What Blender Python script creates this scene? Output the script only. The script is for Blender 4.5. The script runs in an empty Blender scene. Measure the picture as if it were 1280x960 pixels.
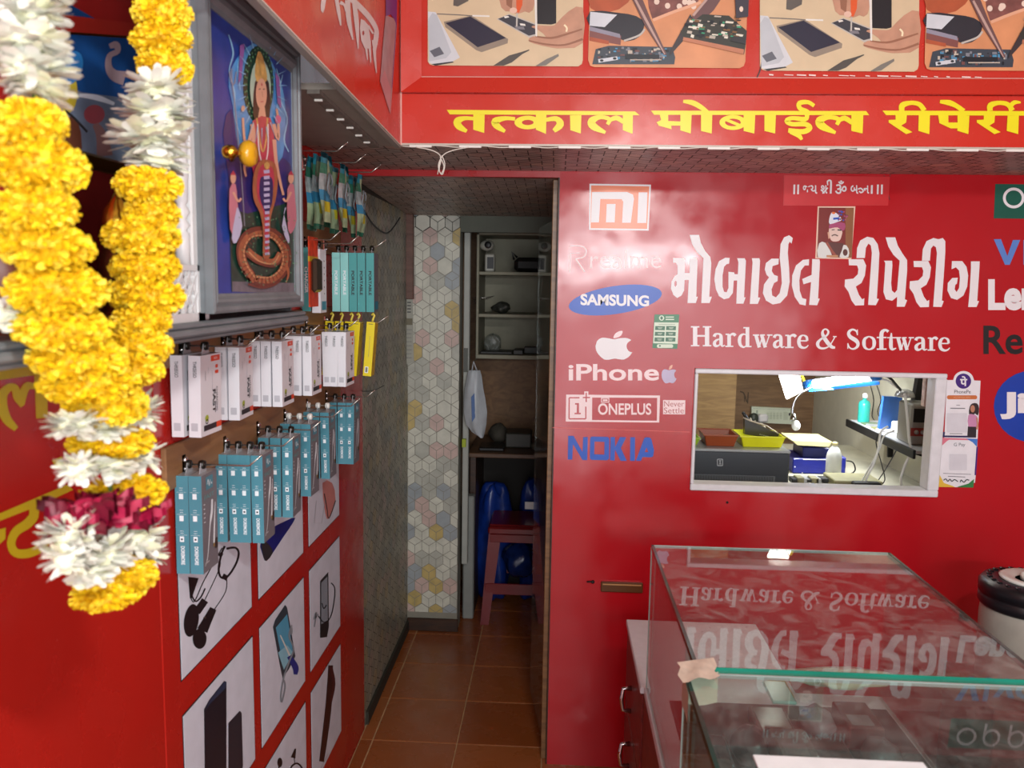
import bpy, math, random
from mathutils import Vector, Matrix
from mathutils.geometry import tessellate_polygon
SC = bpy.context.scene
COL = SC.collection
R = random.Random(7)

# ------------------------------------------------------------ camera, world, light, exposure
EZ = 1.64
EYE = Vector((0.0, 0.0, EZ))
FPX = 1028.0
_d = Vector((57, 124, -FPX)).normalized()
_u = -Vector((-136, -8463, -FPX)).normalized()
_r = _d.cross(_u).normalized()
_u = _r.cross(_d).normalized()
C2W = Matrix((_r, _d, _u))               # rows: world X, Y (depth), Z expressed in camera axes
cam_data = bpy.data.cameras.new('camera')
cam = bpy.data.objects.new('camera', cam_data)
COL.objects.link(cam)
cam.matrix_world = Matrix.Translation(EYE) @ C2W.to_4x4()
cam_data.sensor_width = 36.0
cam_data.lens = 36.0 * FPX / 1280.0
cam_data.clip_start = 0.05
cam_data.dof.use_dof = True
cam_data.dof.focus_distance = 2.5
cam_data.dof.aperture_fstop = 6.5
SC.camera = cam

W = bpy.data.worlds.new('world'); SC.world = W; W.use_nodes = True
W.node_tree.nodes['Background'].inputs[0].default_value = (0.85, 0.92, 1.0, 1)
W.node_tree.nodes['Background'].inputs[1].default_value = 0.55
SC.view_settings.view_transform = 'Standard'
SC.view_settings.look = 'None'
SC.view_settings.gamma = 1.0
SC.view_settings.use_curve_mapping = False
SC.view_settings.exposure = 0.27

def area(name, loc, target, sx, sy, power, col):
    l = bpy.data.lights.new(name, 'AREA'); l.shape = 'RECTANGLE'; l.size = sx; l.size_y = sy
    l.energy = power; l.color = col
    o = bpy.data.objects.new(name, l); COL.objects.link(o); o.location = loc
    o.rotation_euler = (Vector(target) - Vector(loc)).to_track_quat('-Z', 'Y').to_euler()
    return o
area('shopfront_daylight', (0.75, -1.25, 1.0), (0.75, 2.8, 1.0), 2.3, 1.6, 38, (0.93, 0.97, 1.0))
area('ceiling_lamp_light', (0.40, 0.0, 2.20), (0.35, 2.2, 0.6), 0.20, 0.06, 13, (1.0, 0.98, 0.95))
area('shopfront_sky_strip', (0.48, -1.24, 1.86), (0.48, 2.6, 1.6), 1.15, 0.08, 26, (0.97, 0.98, 1.0))

def ray(px, py):
    return C2W @ Vector((px - 640, 480 - py, -FPX))
def PT(px, py, X=None, Y=None, Z=None):
    """point of the plane X=.., Y=.. or Z=.. (world) measured at a place of the photograph"""
    r = ray(px, py)
    if X is not None: t = X / r.x
    elif Y is not None: t = Y / r.y
    else: t = (Z - EYE.z) / r.z
    return EYE + r * t

# ------------------------------------------------------------ materials
def lin(h):
    h = h.lstrip('#'); v = [int(h[i:i+2], 16) / 255 for i in (0, 2, 4)]
    return tuple(c / 12.92 if c <= 0.04045 else ((c + 0.055) / 1.055) ** 2.4 for c in v)
MATS = {}
def M(name, hexcol='#808080', rough=0.5, metal=0.0, spec=0.5, emit=0, var=0.06, scale=18, bump=0.0, trans=0.0, coat=0.0, ecol=None, sss=0):
    if name in MATS: return MATS[name]
    m = bpy.data.materials.new(name); m.use_nodes = True
    nt = m.node_tree; b = nt.nodes['Principled BSDF']
    c = lin(hexcol)
    b.inputs['Roughness'].default_value = rough
    b.inputs['Metallic'].default_value = metal
    b.inputs['Specular IOR Level'].default_value = spec
    if coat: b.inputs['Coat Weight'].default_value = coat; b.inputs['Coat Roughness'].default_value = 0.1
    if trans: b.inputs['Transmission Weight'].default_value = trans
    tc = nt.nodes.new('ShaderNodeTexCoord')
    nz = nt.nodes.new('ShaderNodeTexNoise'); nz.inputs['Scale'].default_value = scale; nz.inputs['Detail'].default_value = 4
    nt.links.new(tc.outputs['Object'], nz.inputs['Vector'])
    rp = nt.nodes.new('ShaderNodeValToRGB')
    rp.color_ramp.elements[0].position = 0.3; rp.color_ramp.elements[1].position = 0.7
    rp.color_ramp.elements[0].color = (*[x * (1 - var) for x in c], 1)
    rp.color_ramp.elements[1].color = (*[min(1, x * (1 + var)) for x in c], 1)
    nt.links.new(nz.outputs['Fac'], rp.inputs['Fac'])
    nt.links.new(rp.outputs['Color'], b.inputs['Base Color'])
    if bump:
        bp = nt.nodes.new('ShaderNodeBump'); bp.inputs['Strength'].default_value = bump; bp.inputs['Distance'].default_value = 0.004
        nt.links.new(nz.outputs['Fac'], bp.inputs['Height']); nt.links.new(bp.outputs['Normal'], b.inputs['Normal'])
    if emit:
        b.inputs['Emission Color'].default_value = (*(lin(ecol) if ecol else c), 1)
        b.inputs['Emission Strength'].default_value = emit
    MATS[name] = m
    return m
def laminate(name, hexcol, rough=0.16, wob=0.02, wscale=5.0, coat=0.0):
    """glossy laminate sheet: low, broad waviness of the surface and smudged gloss"""
    m = M(name, hexcol, rough, var=0.05, scale=2.0, coat=coat)
    nt = m.node_tree; b = nt.nodes['Principled BSDF']
    tc = nt.nodes.new('ShaderNodeTexCoord')
    n2 = nt.nodes.new('ShaderNodeTexNoise'); n2.inputs['Scale'].default_value = wscale; n2.inputs['Detail'].default_value = 2
    nt.links.new(tc.outputs['Object'], n2.inputs['Vector'])
    bp = nt.nodes.new('ShaderNodeBump'); bp.inputs['Strength'].default_value = 0.12; bp.inputs['Distance'].default_value = wob
    nt.links.new(n2.outputs['Fac'], bp.inputs['Height']); nt.links.new(bp.outputs['Normal'], b.inputs['Normal'])
    n3 = nt.nodes.new('ShaderNodeTexNoise'); n3.inputs['Scale'].default_value = 9; n3.inputs['Detail'].default_value = 6
    nt.links.new(tc.outputs['Object'], n3.inputs['Vector'])
    mr = nt.nodes.new('ShaderNodeMapRange'); mr.inputs['From Min'].default_value = 0.35; mr.inputs['From Max'].default_value = 0.7
    mr.inputs['To Min'].default_value = rough * 0.8; mr.inputs['To Max'].default_value = rough * 1.7
    nt.links.new(n3.outputs['Fac'], mr.inputs['Value']); nt.links.new(mr.outputs['Result'], b.inputs['Roughness'])
    return m
def wood(name, c1, c2, rough=0.5, sc=(2, 2, 14)):
    if name in MATS: return MATS[name]
    m = M(name, c1, rough)
    nt = m.node_tree; b = nt.nodes['Principled BSDF']
    tc = nt.nodes.new('ShaderNodeTexCoord'); mp = nt.nodes.new('ShaderNodeMapping'); mp.inputs['Scale'].default_value = sc
    nz = nt.nodes.new('ShaderNodeTexNoise'); nz.inputs['Scale'].default_value = 3; nz.inputs['Detail'].default_value = 6; nz.inputs['Distortion'].default_value = 1.2
    rp = nt.nodes.new('ShaderNodeValToRGB'); rp.color_ramp.elements[0].color = (*lin(c1), 1); rp.color_ramp.elements[1].color = (*lin(c2), 1)
    rp.color_ramp.elements[0].position = 0.35; rp.color_ramp.elements[1].position = 0.68
    nt.links.new(tc.outputs['Object'], mp.inputs[0]); nt.links.new(mp.outputs[0], nz.inputs['Vector'])
    nt.links.new(nz.outputs['Fac'], rp.inputs[0]); nt.links.new(rp.outputs[0], b.inputs['Base Color'])
    return m
def glass(name, tint, ior=1.5, haze=0.0):
    """clear sheet glass: Fresnel reflection over tinted see-through, a little dust"""
    if name in MATS: return MATS[name]
    m = bpy.data.materials.new(name); m.use_nodes = True; nt = m.node_tree
    for n in list(nt.nodes):
        if n.type != 'OUTPUT_MATERIAL': nt.nodes.remove(n)
    out = [n for n in nt.nodes if n.type == 'OUTPUT_MATERIAL'][0]
    tr = nt.nodes.new('ShaderNodeBsdfTransparent'); tr.inputs[0].default_value = (*tint, 1)
    gl = nt.nodes.new('ShaderNodeBsdfGlossy'); gl.inputs['Roughness'].default_value = 0.02
    fr = nt.nodes.new('ShaderNodeFresnel'); ge = nt.nodes.new('ShaderNodeNewGeometry')
    io = nt.nodes.new('ShaderNodeMix'); io.data_type = 'FLOAT'; io.inputs[2].default_value = ior; io.inputs[3].default_value = 1 / ior
    nt.links.new(ge.outputs['Backfacing'], io.inputs[0]); nt.links.new(io.outputs[0], fr.inputs[0])
    mx = nt.nodes.new('ShaderNodeMixShader')
    nt.links.new(fr.outputs[0], mx.inputs[0]); nt.links.new(tr.outputs[0], mx.inputs[1]); nt.links.new(gl.outputs[0], mx.inputs[2])
    last = mx
    if haze:
        df = nt.nodes.new('ShaderNodeBsdfDiffuse'); df.inputs[0].default_value = (0.6, 0.62, 0.6, 1)
        tc = nt.nodes.new('ShaderNodeTexCoord')
        nz = nt.nodes.new('ShaderNodeTexNoise'); nz.inputs['Scale'].default_value = 14; nz.inputs['Detail'].default_value = 8; nz.inputs['Roughness'].default_value = 0.7
        nz.inputs['Distortion'].default_value = 1.5
        nt.links.new(tc.outputs['Object'], nz.inputs['Vector'])
        mr = nt.nodes.new('ShaderNodeMapRange'); mr.inputs['From Min'].default_value = 0.45; mr.inputs['From Max'].default_value = 0.8
        mr.inputs['To Min'].default_value = haze * 0.3; mr.inputs['To Max'].default_value = haze * 3
        nt.links.new(nz.outputs['Fac'], mr.inputs['Value'])
        m2 = nt.nodes.new('ShaderNodeMixShader')
        nt.links.new(mr.outputs[0], m2.inputs[0]); nt.links.new(mx.outputs[0], m2.inputs[1]); nt.links.new(df.outputs[0], m2.inputs[2])
        last = m2
    nt.links.new(last.outputs[0], out.inputs[0])
    MATS[name] = m
    return m

RED = laminate('red laminate', '#b41620', 0.15)
REDL = laminate('red laminate left', '#b3231b', 0.2)
REDS = laminate('red vinyl sign', '#c02f22', 0.22, 0.01)
REDD = laminate('red painted strip', '#a80c10', 0.3, 0.005)
WHITE = M('white vinyl', '#ece9ea', 0.35, var=0.02)
PINKW = M('pinkish white vinyl', '#f6dede', 0.35, var=0.02)
YEL = M('yellow vinyl', '#e4d916', 0.35, var=0.03)
YELD = M('mustard vinyl', '#c9b41a', 0.4, var=0.04)
BLUE = M('blue vinyl', '#1551bd', 0.35, var=0.03)
BLACK = M('black', '#101012', 0.45, var=0.1)
DARK = M('dark grey', '#2a2b2e', 0.5)
GREYP = M('grey paint', '#70767a', 0.45, var=0.12, scale=30, bump=0.1)
WHITEP = M('white painted wood', '#d8dadb', 0.4, var=0.04)
STEEL = M('steel wire', '#b9b5ad', 0.25, 0.9)
CHROME = M('chrome', '#d0d0d2', 0.12, 1.0)
BRASS = M('brass', '#c99a35', 0.22, 1.0)
PLY = wood('plywood', '#7d5f38', '#9a7a4c', 0.6)
PLYB = wood('brown backing board', '#7a5636', '#946c45', 0.55, (6, 1.5, 10))
CREAM = M('cream paint', '#c9c6b5', 0.7, var=0.04, bump=0.05)
DBROWN = wood('dark brown wood', '#2c1a10', '#4a2d1b', 0.45)

# ------------------------------------------------------------ mesh builder
class MB:
    def __init__(s): s.v = []; s.f = []; s.m = []; s.mats = []; s.smooth = []
    def mi(s, mat):
        if mat not in s.mats: s.mats.append(mat)
        return s.mats.index(mat)
    def add(s, vs, fs, mat, sm=False):
        o = len(s.v); s.v += [Vector(v) for v in vs]; k = s.mi(mat)
        for f in fs: s.f.append([o + i for i in f]); s.m.append(k); s.smooth.append(sm)
    def box(s, a, b, mat, bev=0.0):
        x0, y0, z0 = [min(a[i], b[i]) for i in range(3)]; x1, y1, z1 = [max(a[i], b[i]) for i in range(3)]
        if bev <= 0:
            v = [(x0,y0,z0),(x1,y0,z0),(x1,y1,z0),(x0,y1,z0),(x0,y0,z1),(x1,y0,z1),(x1,y1,z1),(x0,y1,z1)]
            s.add(v, [(0,3,2,1),(4,5,6,7),(0,1,5,4),(1,2,6,5),(2,3,7,6),(3,0,4,7)], mat); return
        b_ = min(bev, (x1-x0)/2.01, (y1-y0)/2.01, (z1-z0)/2.01)
        lay = []
        for z, k in ((z0, b_), (z0 + b_, 0), (z1 - b_, 0), (z1, b_)):
            lay.append([(x0+b_+k*0, y0+k, z), (x1-b_, y0+k, z), (x1-k, y0+b_, z), (x1-k, y1-b_, z), (x1-b_, y1-k, z), (x0+b_, y1-k, z), (x0+k, y1-b_, z), (x0+k, y0+b_, z)])
        v = [p for l in lay for p in l]; f = [tuple(range(7, -1, -1)), tuple(range(24, 32))]
        for i in range(3):
            for j in range(8):
                k = (j + 1) % 8; f.append((i*8+j, i*8+k, i*8+8+k, i*8+8+j))
        s.add(v, f, mat)
    def quad(s, a, b, c, d, mat): s.add([a, b, c, d], [(0, 1, 2, 3)], mat)
    def slab(s, pts, n, mat):
        """polygon pts extruded by vector n"""
        n = Vector(n); k = len(pts); v = [Vector(p) for p in pts] + [Vector(p) + n for p in pts]
        tri = tessellate_polygon([[Vector(p) for p in pts]])
        f = [tuple(t) for t in tri] + [tuple(i + k for i in reversed(t)) for t in tri]
        f += [(i, (i+1) % k, k + (i+1) % k, k + i) for i in range(k)]
        s.add(v, f, mat)
    def tube(s, pts, r, mat, n=8, cap=True):
        pts = [Vector(p) for p in pts]; rr = r if isinstance(r, (list, tuple)) else [r] * len(pts)
        v = []; f = []; up = None
        for i, p in enumerate(pts):
            t = (pts[min(i+1, len(pts)-1)] - pts[max(i-1, 0)]).normalized()
            if up is None:
                up = Vector((0, 0, 1)) if abs(t.z) < 0.9 else Vector((1, 0, 0))
            a = t.cross(up).normalized(); up = a.cross(t).normalized()
            for j in range(n):
                q = 2 * math.pi * j / n; v.append(p + (a * math.cos(q) + up * math.sin(q)) * rr[i])
        for i in range(len(pts) - 1):
            for j in range(n):
                k = (j + 1) % n; f.append((i*n+j, i*n+k, i*n+n+k, i*n+n+j))
        if cap: f.append(tuple(range(n-1, -1, -1))); f.append(tuple((len(pts)-1)*n + j for j in range(n)))
        s.add(v, f, mat, True)
    def lathe(s, c, prof, mat, n=24, axis='z'):
        c = Vector(c); v = []; f = []
        for r, z in prof:
            for j in range(n):
                q = 2 * math.pi * j / n; a, b = r * math.cos(q), r * math.sin(q)
                v.append(c + (Vector((a, b, z)) if axis == 'z' else Vector((z, a, b)) if axis == 'x' else Vector((a, z, b))))
        for i in range(len(prof) - 1):
            for j in range(n):
                k = (j + 1) % n; f.append((i*n+j, i*n+k, i*n+n+k, i*n+n+j))
        f.append(tuple(range(n-1, -1, -1))); f.append(tuple((len(prof)-1)*n + j for j in range(n)))
        s.add(v, f, mat, True)
    def ball(s, c, r, mat, n=12, m=8, sc=(1, 1, 1)):
        c = Vector(c); v = []; f = []
        for i in range(m + 1):
            a = math.pi * i / m
            for j in range(n):
                q = 2 * math.pi * j / n
                v.append(c + Vector((r*sc[0]*math.sin(a)*math.cos(q), r*sc[1]*math.sin(a)*math.sin(q), r*sc[2]*math.cos(a))))
        for i in range(m):
            for j in range(n):
                k = (j + 1) % n; f.append((i*n+j, i*n+n+j, i*n+n+k, i*n+k))
        s.add(v, f, mat, True)
    def sheet(s, grid, mat, th=0.0):
        h = len(grid); w = len(grid[0]); v = [Vector(p) for r in grid for p in r]
        s.add(v, [(i*w+j, i*w+j+1, i*w+w+j+1, i*w+w+j) for i in range(h-1) for j in range(w-1)], mat, True)
    def mesh(s, name, off=Vector()):
        me = bpy.data.meshes.new(name); me.from_pydata([v - off for v in s.v], [], s.f)
        for m in s.mats: me.materials.append(m)
        me.polygons.foreach_set('material_index', s.m); me.polygons.foreach_set('use_smooth', s.smooth)
        me.validate(); me.update(); return me
def wpos(o):
    p = Vector()
    while o: p += o.location; o = o.parent
    return p
def tag(o, label=None, cat=None, group=None, kind=None):
    if label: o['label'] = label
    if cat: o['category'] = cat
    if group: o['group'] = group
    if kind: o['kind'] = kind
    return o
def put(name, mb, parent=None, label=None, cat=None, group=None, kind=None):
    """link a built mesh; a top-level one gets its origin at the middle of its base"""
    if parent is not None: base = wpos(parent); off = base; loc = Vector()
    else:
        xs = [v.x for v in mb.v]; ys = [v.y for v in mb.v]; zs = [v.z for v in mb.v]
        off = Vector(((min(xs)+max(xs))/2, (min(ys)+max(ys))/2, min(zs))); loc = off
    o = bpy.data.objects.new(name, mb.mesh(name, off)); COL.objects.link(o); o.location = loc; o.parent = parent
    return tag(o, label, cat, group, kind)
def thing(name, label, cat, loc, group=None):
    o = bpy.data.objects.new(name, None); COL.objects.link(o); o.location = loc; o.empty_display_size = 0.05
    return tag(o, label, cat, group)
def struct(name, mb): return put(name, mb, kind='structure')
def tree_copy(o, loc=None, parent=None, rot=None, scale=None, label=None):
    c = o.copy(); COL.objects.link(c)
    if parent is not None: c.parent = parent
    if loc is not None: c.location = loc
    if rot is not None: c.rotation_euler = rot
    if scale is not None: c.scale = scale
    if label: c['label'] = label
    for ch in list(o.children):
        if ch is not c: tree_copy(ch, parent=c)
    return c

# ------------------------------------------------------------ flat print (vinyl letters, stickers, posters)
def smooth_loop(p, n=5, closed=True):
    out = []; k = len(p)
    rng = range(k) if closed else range(k - 1)
    for i in rng:
        if closed: a, b, c, d = p[(i-1) % k], p[i], p[(i+1) % k], p[(i+2) % k]
        else: a, b, c, d = p[max(i-1, 0)], p[i], p[i+1], p[min(i+2, k-1)]
        for j in range(n):
            t = j / n
            out.append(tuple(0.5 * (2*b[q] + (c[q]-a[q])*t + (2*a[q]-5*b[q]+4*c[q]-d[q])*t*t + (3*b[q]-a[q]-3*c[q]+d[q])*t**3) for q in range(len(b))))
    if not closed: out.append(tuple(p[-1]))
    return out
_txt = {}
def glyphs(body, bold=0.0, shear=0.0):
    key = (body, bold, shear)
    if key in _txt: return _txt[key]
    cu = bpy.data.curves.new('lettering', 'FONT'); cu.body = body; cu.offset = bold; cu.shear = shear
    cu.resolution_u = 4; cu.size = 1.0
    o = bpy.data.objects.new('lettering', cu); COL.objects.link(o)
    bpy.context.view_layer.update()
    me = o.evaluated_get(bpy.context.evaluated_depsgraph_get()).to_mesh()
    v = [(a.co.x, a.co.y) for a in me.vertices]; f = [tuple(p.vertices) for p in me.polygons]
    o.to_mesh_clear() if False else None
    bpy.data.objects.remove(o); bpy.data.curves.remove(cu)
    if not v: v = [(0, 0), (1, 0), (1, 1)]; f = [(0, 1, 2)]
    x0 = min(a[0] for a in v); x1 = max(a[0] for a in v); y0 = min(a[1] for a in v); y1 = max(a[1] for a in v)
    v = [((a[0]-x0)/(x1-x0+1e-9), (a[1]-y0)/(y1-y0+1e-9)) for a in v]
    _txt[key] = (v, f, (x1-x0)/(y1-y0+1e-9))
    return _txt[key]
class Print:
    """flat coloured shapes laid on one plane; each further shape lies a hair above the one before"""
    def __init__(s, proj, n, off=(0, 0), sc=1.0, lift=0.0006, step=0.00004):
        s.proj = proj; s.n = Vector(n); s.mb = MB(); s.l = lift; s.step = step; s.off = off; s.sc = sc
    def crop(s, off, sc): s.off = off; s.sc = sc; return s
    def w(s, p): return s.proj(s.off[0] + p[0] / s.sc, s.off[1] + p[1] / s.sc) + s.n * s.l
    def poly(s, pts, mat, holes=(), sm=0, tri=True):
        if sm: pts = smooth_loop(pts, sm)
        s.l += s.step
        loops = [pts] + [smooth_loop(h, 4) if sm else h for h in holes]
        tri = tessellate_polygon([[Vector((p[0], p[1], 0)) for p in lp] for lp in loops])
        allp = [p for lp in loops for p in lp]
        s.mb.add([s.w(p) for p in allp], [tuple(t) for t in tri], mat); return s
    def stroke(s, pts, w, mat, sm=4):
        if not isinstance(w, (list, tuple)): w = [w] * len(pts)
        q = [(p[0], p[1], ww) for p, ww in zip(pts, w)]
        if sm and len(q) > 2: q = smooth_loop(q, sm, False)
        s.l += s.step; L = []; Rr = []
        for i, p in enumerate(q):
            a = q[max(i-1, 0)]; b = q[min(i+1, len(q)-1)]
            dx, dy = b[0]-a[0], b[1]-a[1]; k = math.hypot(dx, dy) or 1
            nx, ny = -dy / k * p[2] / 2, dx / k * p[2] / 2
            L.append((p[0]+nx, p[1]+ny)); Rr.append((p[0]-nx, p[1]-ny))
        n = len(q)
        s.mb.add([s.w(p) for p in L] + [s.w(p) for p in Rr], [(i, i+1, n+i+1, n+i) for i in range(n-1)], mat); return s
    def ell(s, cx, cy, rx, ry, mat, rot=0, n=28, hole=None, a0=0, a1=360):
        c, q = math.cos(math.radians(rot)), math.sin(math.radians(rot))
        def ring(rx, ry): 
            out = []
            for i in range(n + (0 if a1 - a0 == 360 else 1)):
                t = math.radians(a0 + (a1-a0) * i / n); x, y = rx*math.cos(t), ry*math.sin(t); out.append((cx + x*c - y*q, cy + x*q + y*c))
            return out
        return s.poly(ring(rx, ry), mat, holes=[ring(*hole)] if hole else ())
    def text(s, body, x0, y0, x1, y1, mat, bold=0.0, y1b=None, y0b=None, rot=0, shear=0.0):
        """ink box x0..x1, y0 (top)..y1 (bottom); y0b, y1b: top and bottom at the right end"""
        v, f, asp = glyphs(body, bold, shear); s.l += s.step
        y0b = y0 if y0b is None else y0b; y1b = y1 if y1b is None else y1b
        if x1 is None: x1 = x0 + asp * (y1 - y0)
        out = []
        for a, b in v:
            if rot == 90: a, b = 1 - b, 1 - a if False else a      # unused variants kept simple
            if rot == -90: a, b = b, 1 - a
            yt = y0 + (y0b-y0)*a; yb = y1 + (y1b-y1)*a
            out.append((x0 + (x1-x0)*a, yb + (yt-yb)*b))
        s.mb.add([s.w(p) for p in out], f, mat); return s
    def put(s, name, parent=None, **k):
        o = put(name, s.mb, parent, **k); s.mb = MB(); return o
def rect(x0, y0, x1, y1): return [(x0, y0), (x1, y0), (x1, y1), (x0, y1)]
def rrect(x0, y0, x1, y1, r):
    out = []
    for cx, cy, a in ((x1-r, y0+r, -90), (x1-r, y1-r, 0), (x0+r, y1-r, 90), (x0+r, y0+r, 180)):
        for i in range(5):
            t = math.radians(a + 22.5 * i); out.append((cx + r*math.cos(t), cy + r*math.sin(t)))
    return out

# ------------------------------------------------------------ hexagon paper
def clip(poly, x0, y0, x1, y1):
    def cut(p, ins, inter):
        o = []
        for i in range(len(p)):
            a, b = p[i-1], p[i]
            if ins(b):
                if not ins(a): o.append(inter(a, b))
                o.append(b)
            elif ins(a): o.append(inter(a, b))
        return o
    def ix(x): return lambda a, b: (x, a[1] + (b[1]-a[1]) * (x-a[0]) / (b[0]-a[0]))
    def iy(y): return lambda a, b: (a[0] + (b[0]-a[0]) * (y-a[1]) / (b[1]-a[1]), y)
    for ins, inter in ((lambda p: p[0] >= x0, ix(x0)), (lambda p: p[0] <= x1, ix(x1)), (lambda p: p[1] >= y0, iy(y0)), (lambda p: p[1] <= y1, iy(y1))):
        if len(poly) < 3: return []
        poly = cut(poly, ins, inter)
    return poly if len(poly) >= 3 else []
def hexpaper(org, U, V, wu, hv, hexw, mats, seed, n, gap=0.06, stretch=1.0, cube=True):
    rr = random.Random(seed); mb = MB(); org = Vector(org); U = Vector(U); V = Vector(V); n = Vector(n) * 0.0005
    rh = hexw / math.sqrt(3) * stretch; row = 1.5 * rh
    for j in range(-1, int(hv / row) + 2):
        for i in range(-1, int(wu / hexw) + 2):
            cx = i * hexw + (hexw / 2 if j % 2 else 0); cy = j * row
            q = rr.random(); mat = mats[0] if q < 0.42 else mats[1] if q < 0.68 else mats[2] if q < 0.8 else mats[3] if q < 0.9 else mats[4]
            c = [(cx + hexw/2*math.sin(math.radians(a))/0.866*0.866*1.1547*0.866, cy + rh*math.cos(math.radians(a))) for a in range(0, 360, 60)]
            c = [(cx + (hexw/2 if k in (1, 2) else -hexw/2 if k in (4, 5) else 0), p[1]) for k, p in enumerate(c)]
            plain = rr.random() < 0.08
            parts = [c] if (plain or not cube) else [[(cx, cy), c[5], c[0], c[1]], [(cx, cy), c[1], c[2], c[3]], [(cx, cy), c[3], c[4], c[5]]]
            for ps in parts:
                gx = sum(p[0] for p in ps) / len(ps); gy = sum(p[1] for p in ps) / len(ps)
                ps = [(gx + (p[0]-gx) * (1-gap), gy + (p[1]-gy) * (1-gap)) for p in ps]
                ps = clip(ps, 0, 0, wu, hv)
                if ps: mb.add([org + U*p[0] + V*p[1] + n for p in ps], [tuple(range(len(ps)))], mat)
    return mb
HEXL = M('hexagon line', '#8a8578', 0.5)
HEXM = [M('hexagon stone white', '#cfccbd', 0.4, var=0.1, scale=25), M('hexagon stone grey', '#b4b2a6', 0.4, var=0.12, scale=25), M('hexagon stone blush', '#c9ada3', 0.4, var=0.1, scale=25),
        M('hexagon stone blue grey', '#9ea3a6', 0.4, var=0.1, scale=25), M('hexagon stone ochre', '#bfa76a', 0.4, var=0.15, scale=25)]
HEXD = [M('hexagon brown a', '#a8948a', 0.4, var=0.15, scale=25), M('hexagon brown b', '#98857b', 0.4, var=0.15, scale=25), M('hexagon brown c', '#b29a8a', 0.4, var=0.12, scale=25),
        M('hexagon brown d', '#958d86', 0.4, var=0.12, scale=25), M('hexagon brown e', '#a48779', 0.4, var=0.12, scale=25)]
HEXW = [M('hexagon wall a', '#a09a86', 0.4, var=0.2, scale=9), M('hexagon wall b', '#928d7c', 0.4, var=0.2, scale=9), M('hexagon wall c', '#a8988a', 0.4, var=0.2, scale=9),
        M('hexagon wall d', '#8b8b80', 0.4, var=0.2, scale=9), M('hexagon wall e', '#a59674', 0.4, var=0.2, scale=9)]
HEXDL = M('hexagon dark line', '#39332c', 0.6)

# ============================================================ THE SETTING
XW = -0.675           # left wall
YB = 2.66             # red wall
# floor with terracotta tiles, laid on a mortar bed
mb = MB(); mb.box((-0.9, -1.3, -0.06), (2.2, 4.7, -0.002), M('mortar bed', '#c09a70', 0.8, var=0.2))
floor = struct('floor', mb)
TILE = [laminate('terracotta tile a', '#9a5427', 0.24, 0.004, 3), laminate('terracotta tile b', '#914c22', 0.22, 0.004, 3), laminate('terracotta tile c', '#a05a2c', 0.27, 0.004, 3)]
tmesh = []
for m_ in TILE:
    t = MB(); t.box((0.002, 0.002, -0.005), (0.303, 0.303, 0), m_, 0.0015); tmesh.append(t.mesh('tile'))
fl0 = wpos(floor)
for i in range(-1, 9):
    for j in range(-13, 6):
        x = -0.629 + 0.305 * i; y = 2.76 + 0.305 * j
        if y > 4.3: continue
        if x < XW - 0.05:
            t = MB(); t.box((XW + 0.003, y + 0.0025, -0.008), (-0.6315, y + 0.3025, 0), TILE[(i + j) % 3])
            put('tile', t, floor); continue
        o = bpy.data.objects.new('tile', tmesh[R.randrange(3)]); COL.objects.link(o); o.parent = floor; o.location = Vector((x, y, 0)) - fl0

# left wall: red panels, then hexagon paper in the passage
mb = MB()
mb.box((XW - 0.12, -1.3, 0), (XW - 0.004, 2.84, 2.55), M('wall core', '#8a8378', 0.8))
wall_left = struct('wall_left', mb)
m_ = MB(); m_.box((XW - 0.004, -1.3, 0.0), (XW, 1.3325, 2.55), REDL, 0.0015); put('panel', m_, wall_left)
m_ = MB(); m_.box((XW - 0.004, 1.3355, 0.0), (XW, 2.83, 2.55), REDL, 0.0015); put('panel', m_, wall_left)
mb = MB(); mb.box((XW - 0.12, 2.84, 0), (XW - 0.003, 4.5, 2.1), HEXDL)
wpas = struct('wall_passage', mb)
hp = hexpaper((XW - 0.003, 2.835, 0.0), (0, 1, 0), (0, 0, 1), 0.885, 1.95, 0.062, HEXW, 3, (1, 0, 0)); put('wallpaper', hp, wpas, 'beige hexagon cube wallpaper, grubby')

# passage ceiling (slopes a little), lintel and pillar
zc0, zc1 = EZ + 0.3385, EZ + 0.300
YC = YB + 0.031
L = math.hypot(3.714 - YC, zc0 - zc1); Vc = Vector((0, 3.714 - YC, zc1 - zc0)).normalized()
mb = MB(); mb.slab([(XW - 0.1, YC, zc0), (0.3, YC, zc0), (0.3, 3.714, zc1), (XW - 0.1, 3.714, zc1)], (0, 0, 0.05), HEXDL)
mb.box((XW - 0.1, 3.71, zc1), (0.3, 4.5, zc1 + 0.05), CREAM)
ceil_p = struct('ceiling_passage', mb)
hp = hexpaper((XW, YC, zc0 - 0.001), (1, 0, 0), Vc, 0.95, L - 0.006, 0.066, HEXD, 5, (0, 0, -1), 0.07); put('wallpaper', hp, ceil_p, 'brown hexagon cube paper on the passage ceiling')
mb = MB(); mb.box((XW - 0.1, 3.715, zc1 - 0.072), (0.28, 3.76, zc1), M('lintel grey', '#5f6257', 0.7)); struct('trim_lintel', mb)
PX0, PX1, PY = -0.676, -0.440, 3.714
mb = MB(); mb.box((PX0 - 0.1, PY + 0.001, 0), (PX1, PY + 0.12, zc1), HEXL)
pil = struct('wall_pillar', mb)
hp = hexpaper((PX0, PY + 0.001, 0.09), (1, 0, 0), (0, 0, 1), PX1 - PX0, zc1 - 0.09, 0.067, HEXM, 21, (0, -1, 0), 0.07, 1.12)
put('wallpaper', hp, pil, 'pale hexagon cube paper with blush and ochre cells')
mb = MB(); mb.box((PX0, PY - 0.012, 0), (PX1 + 0.005, PY, 0.062), DBROWN, 0.003); struct('baseboard_pillar', mb)
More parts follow.
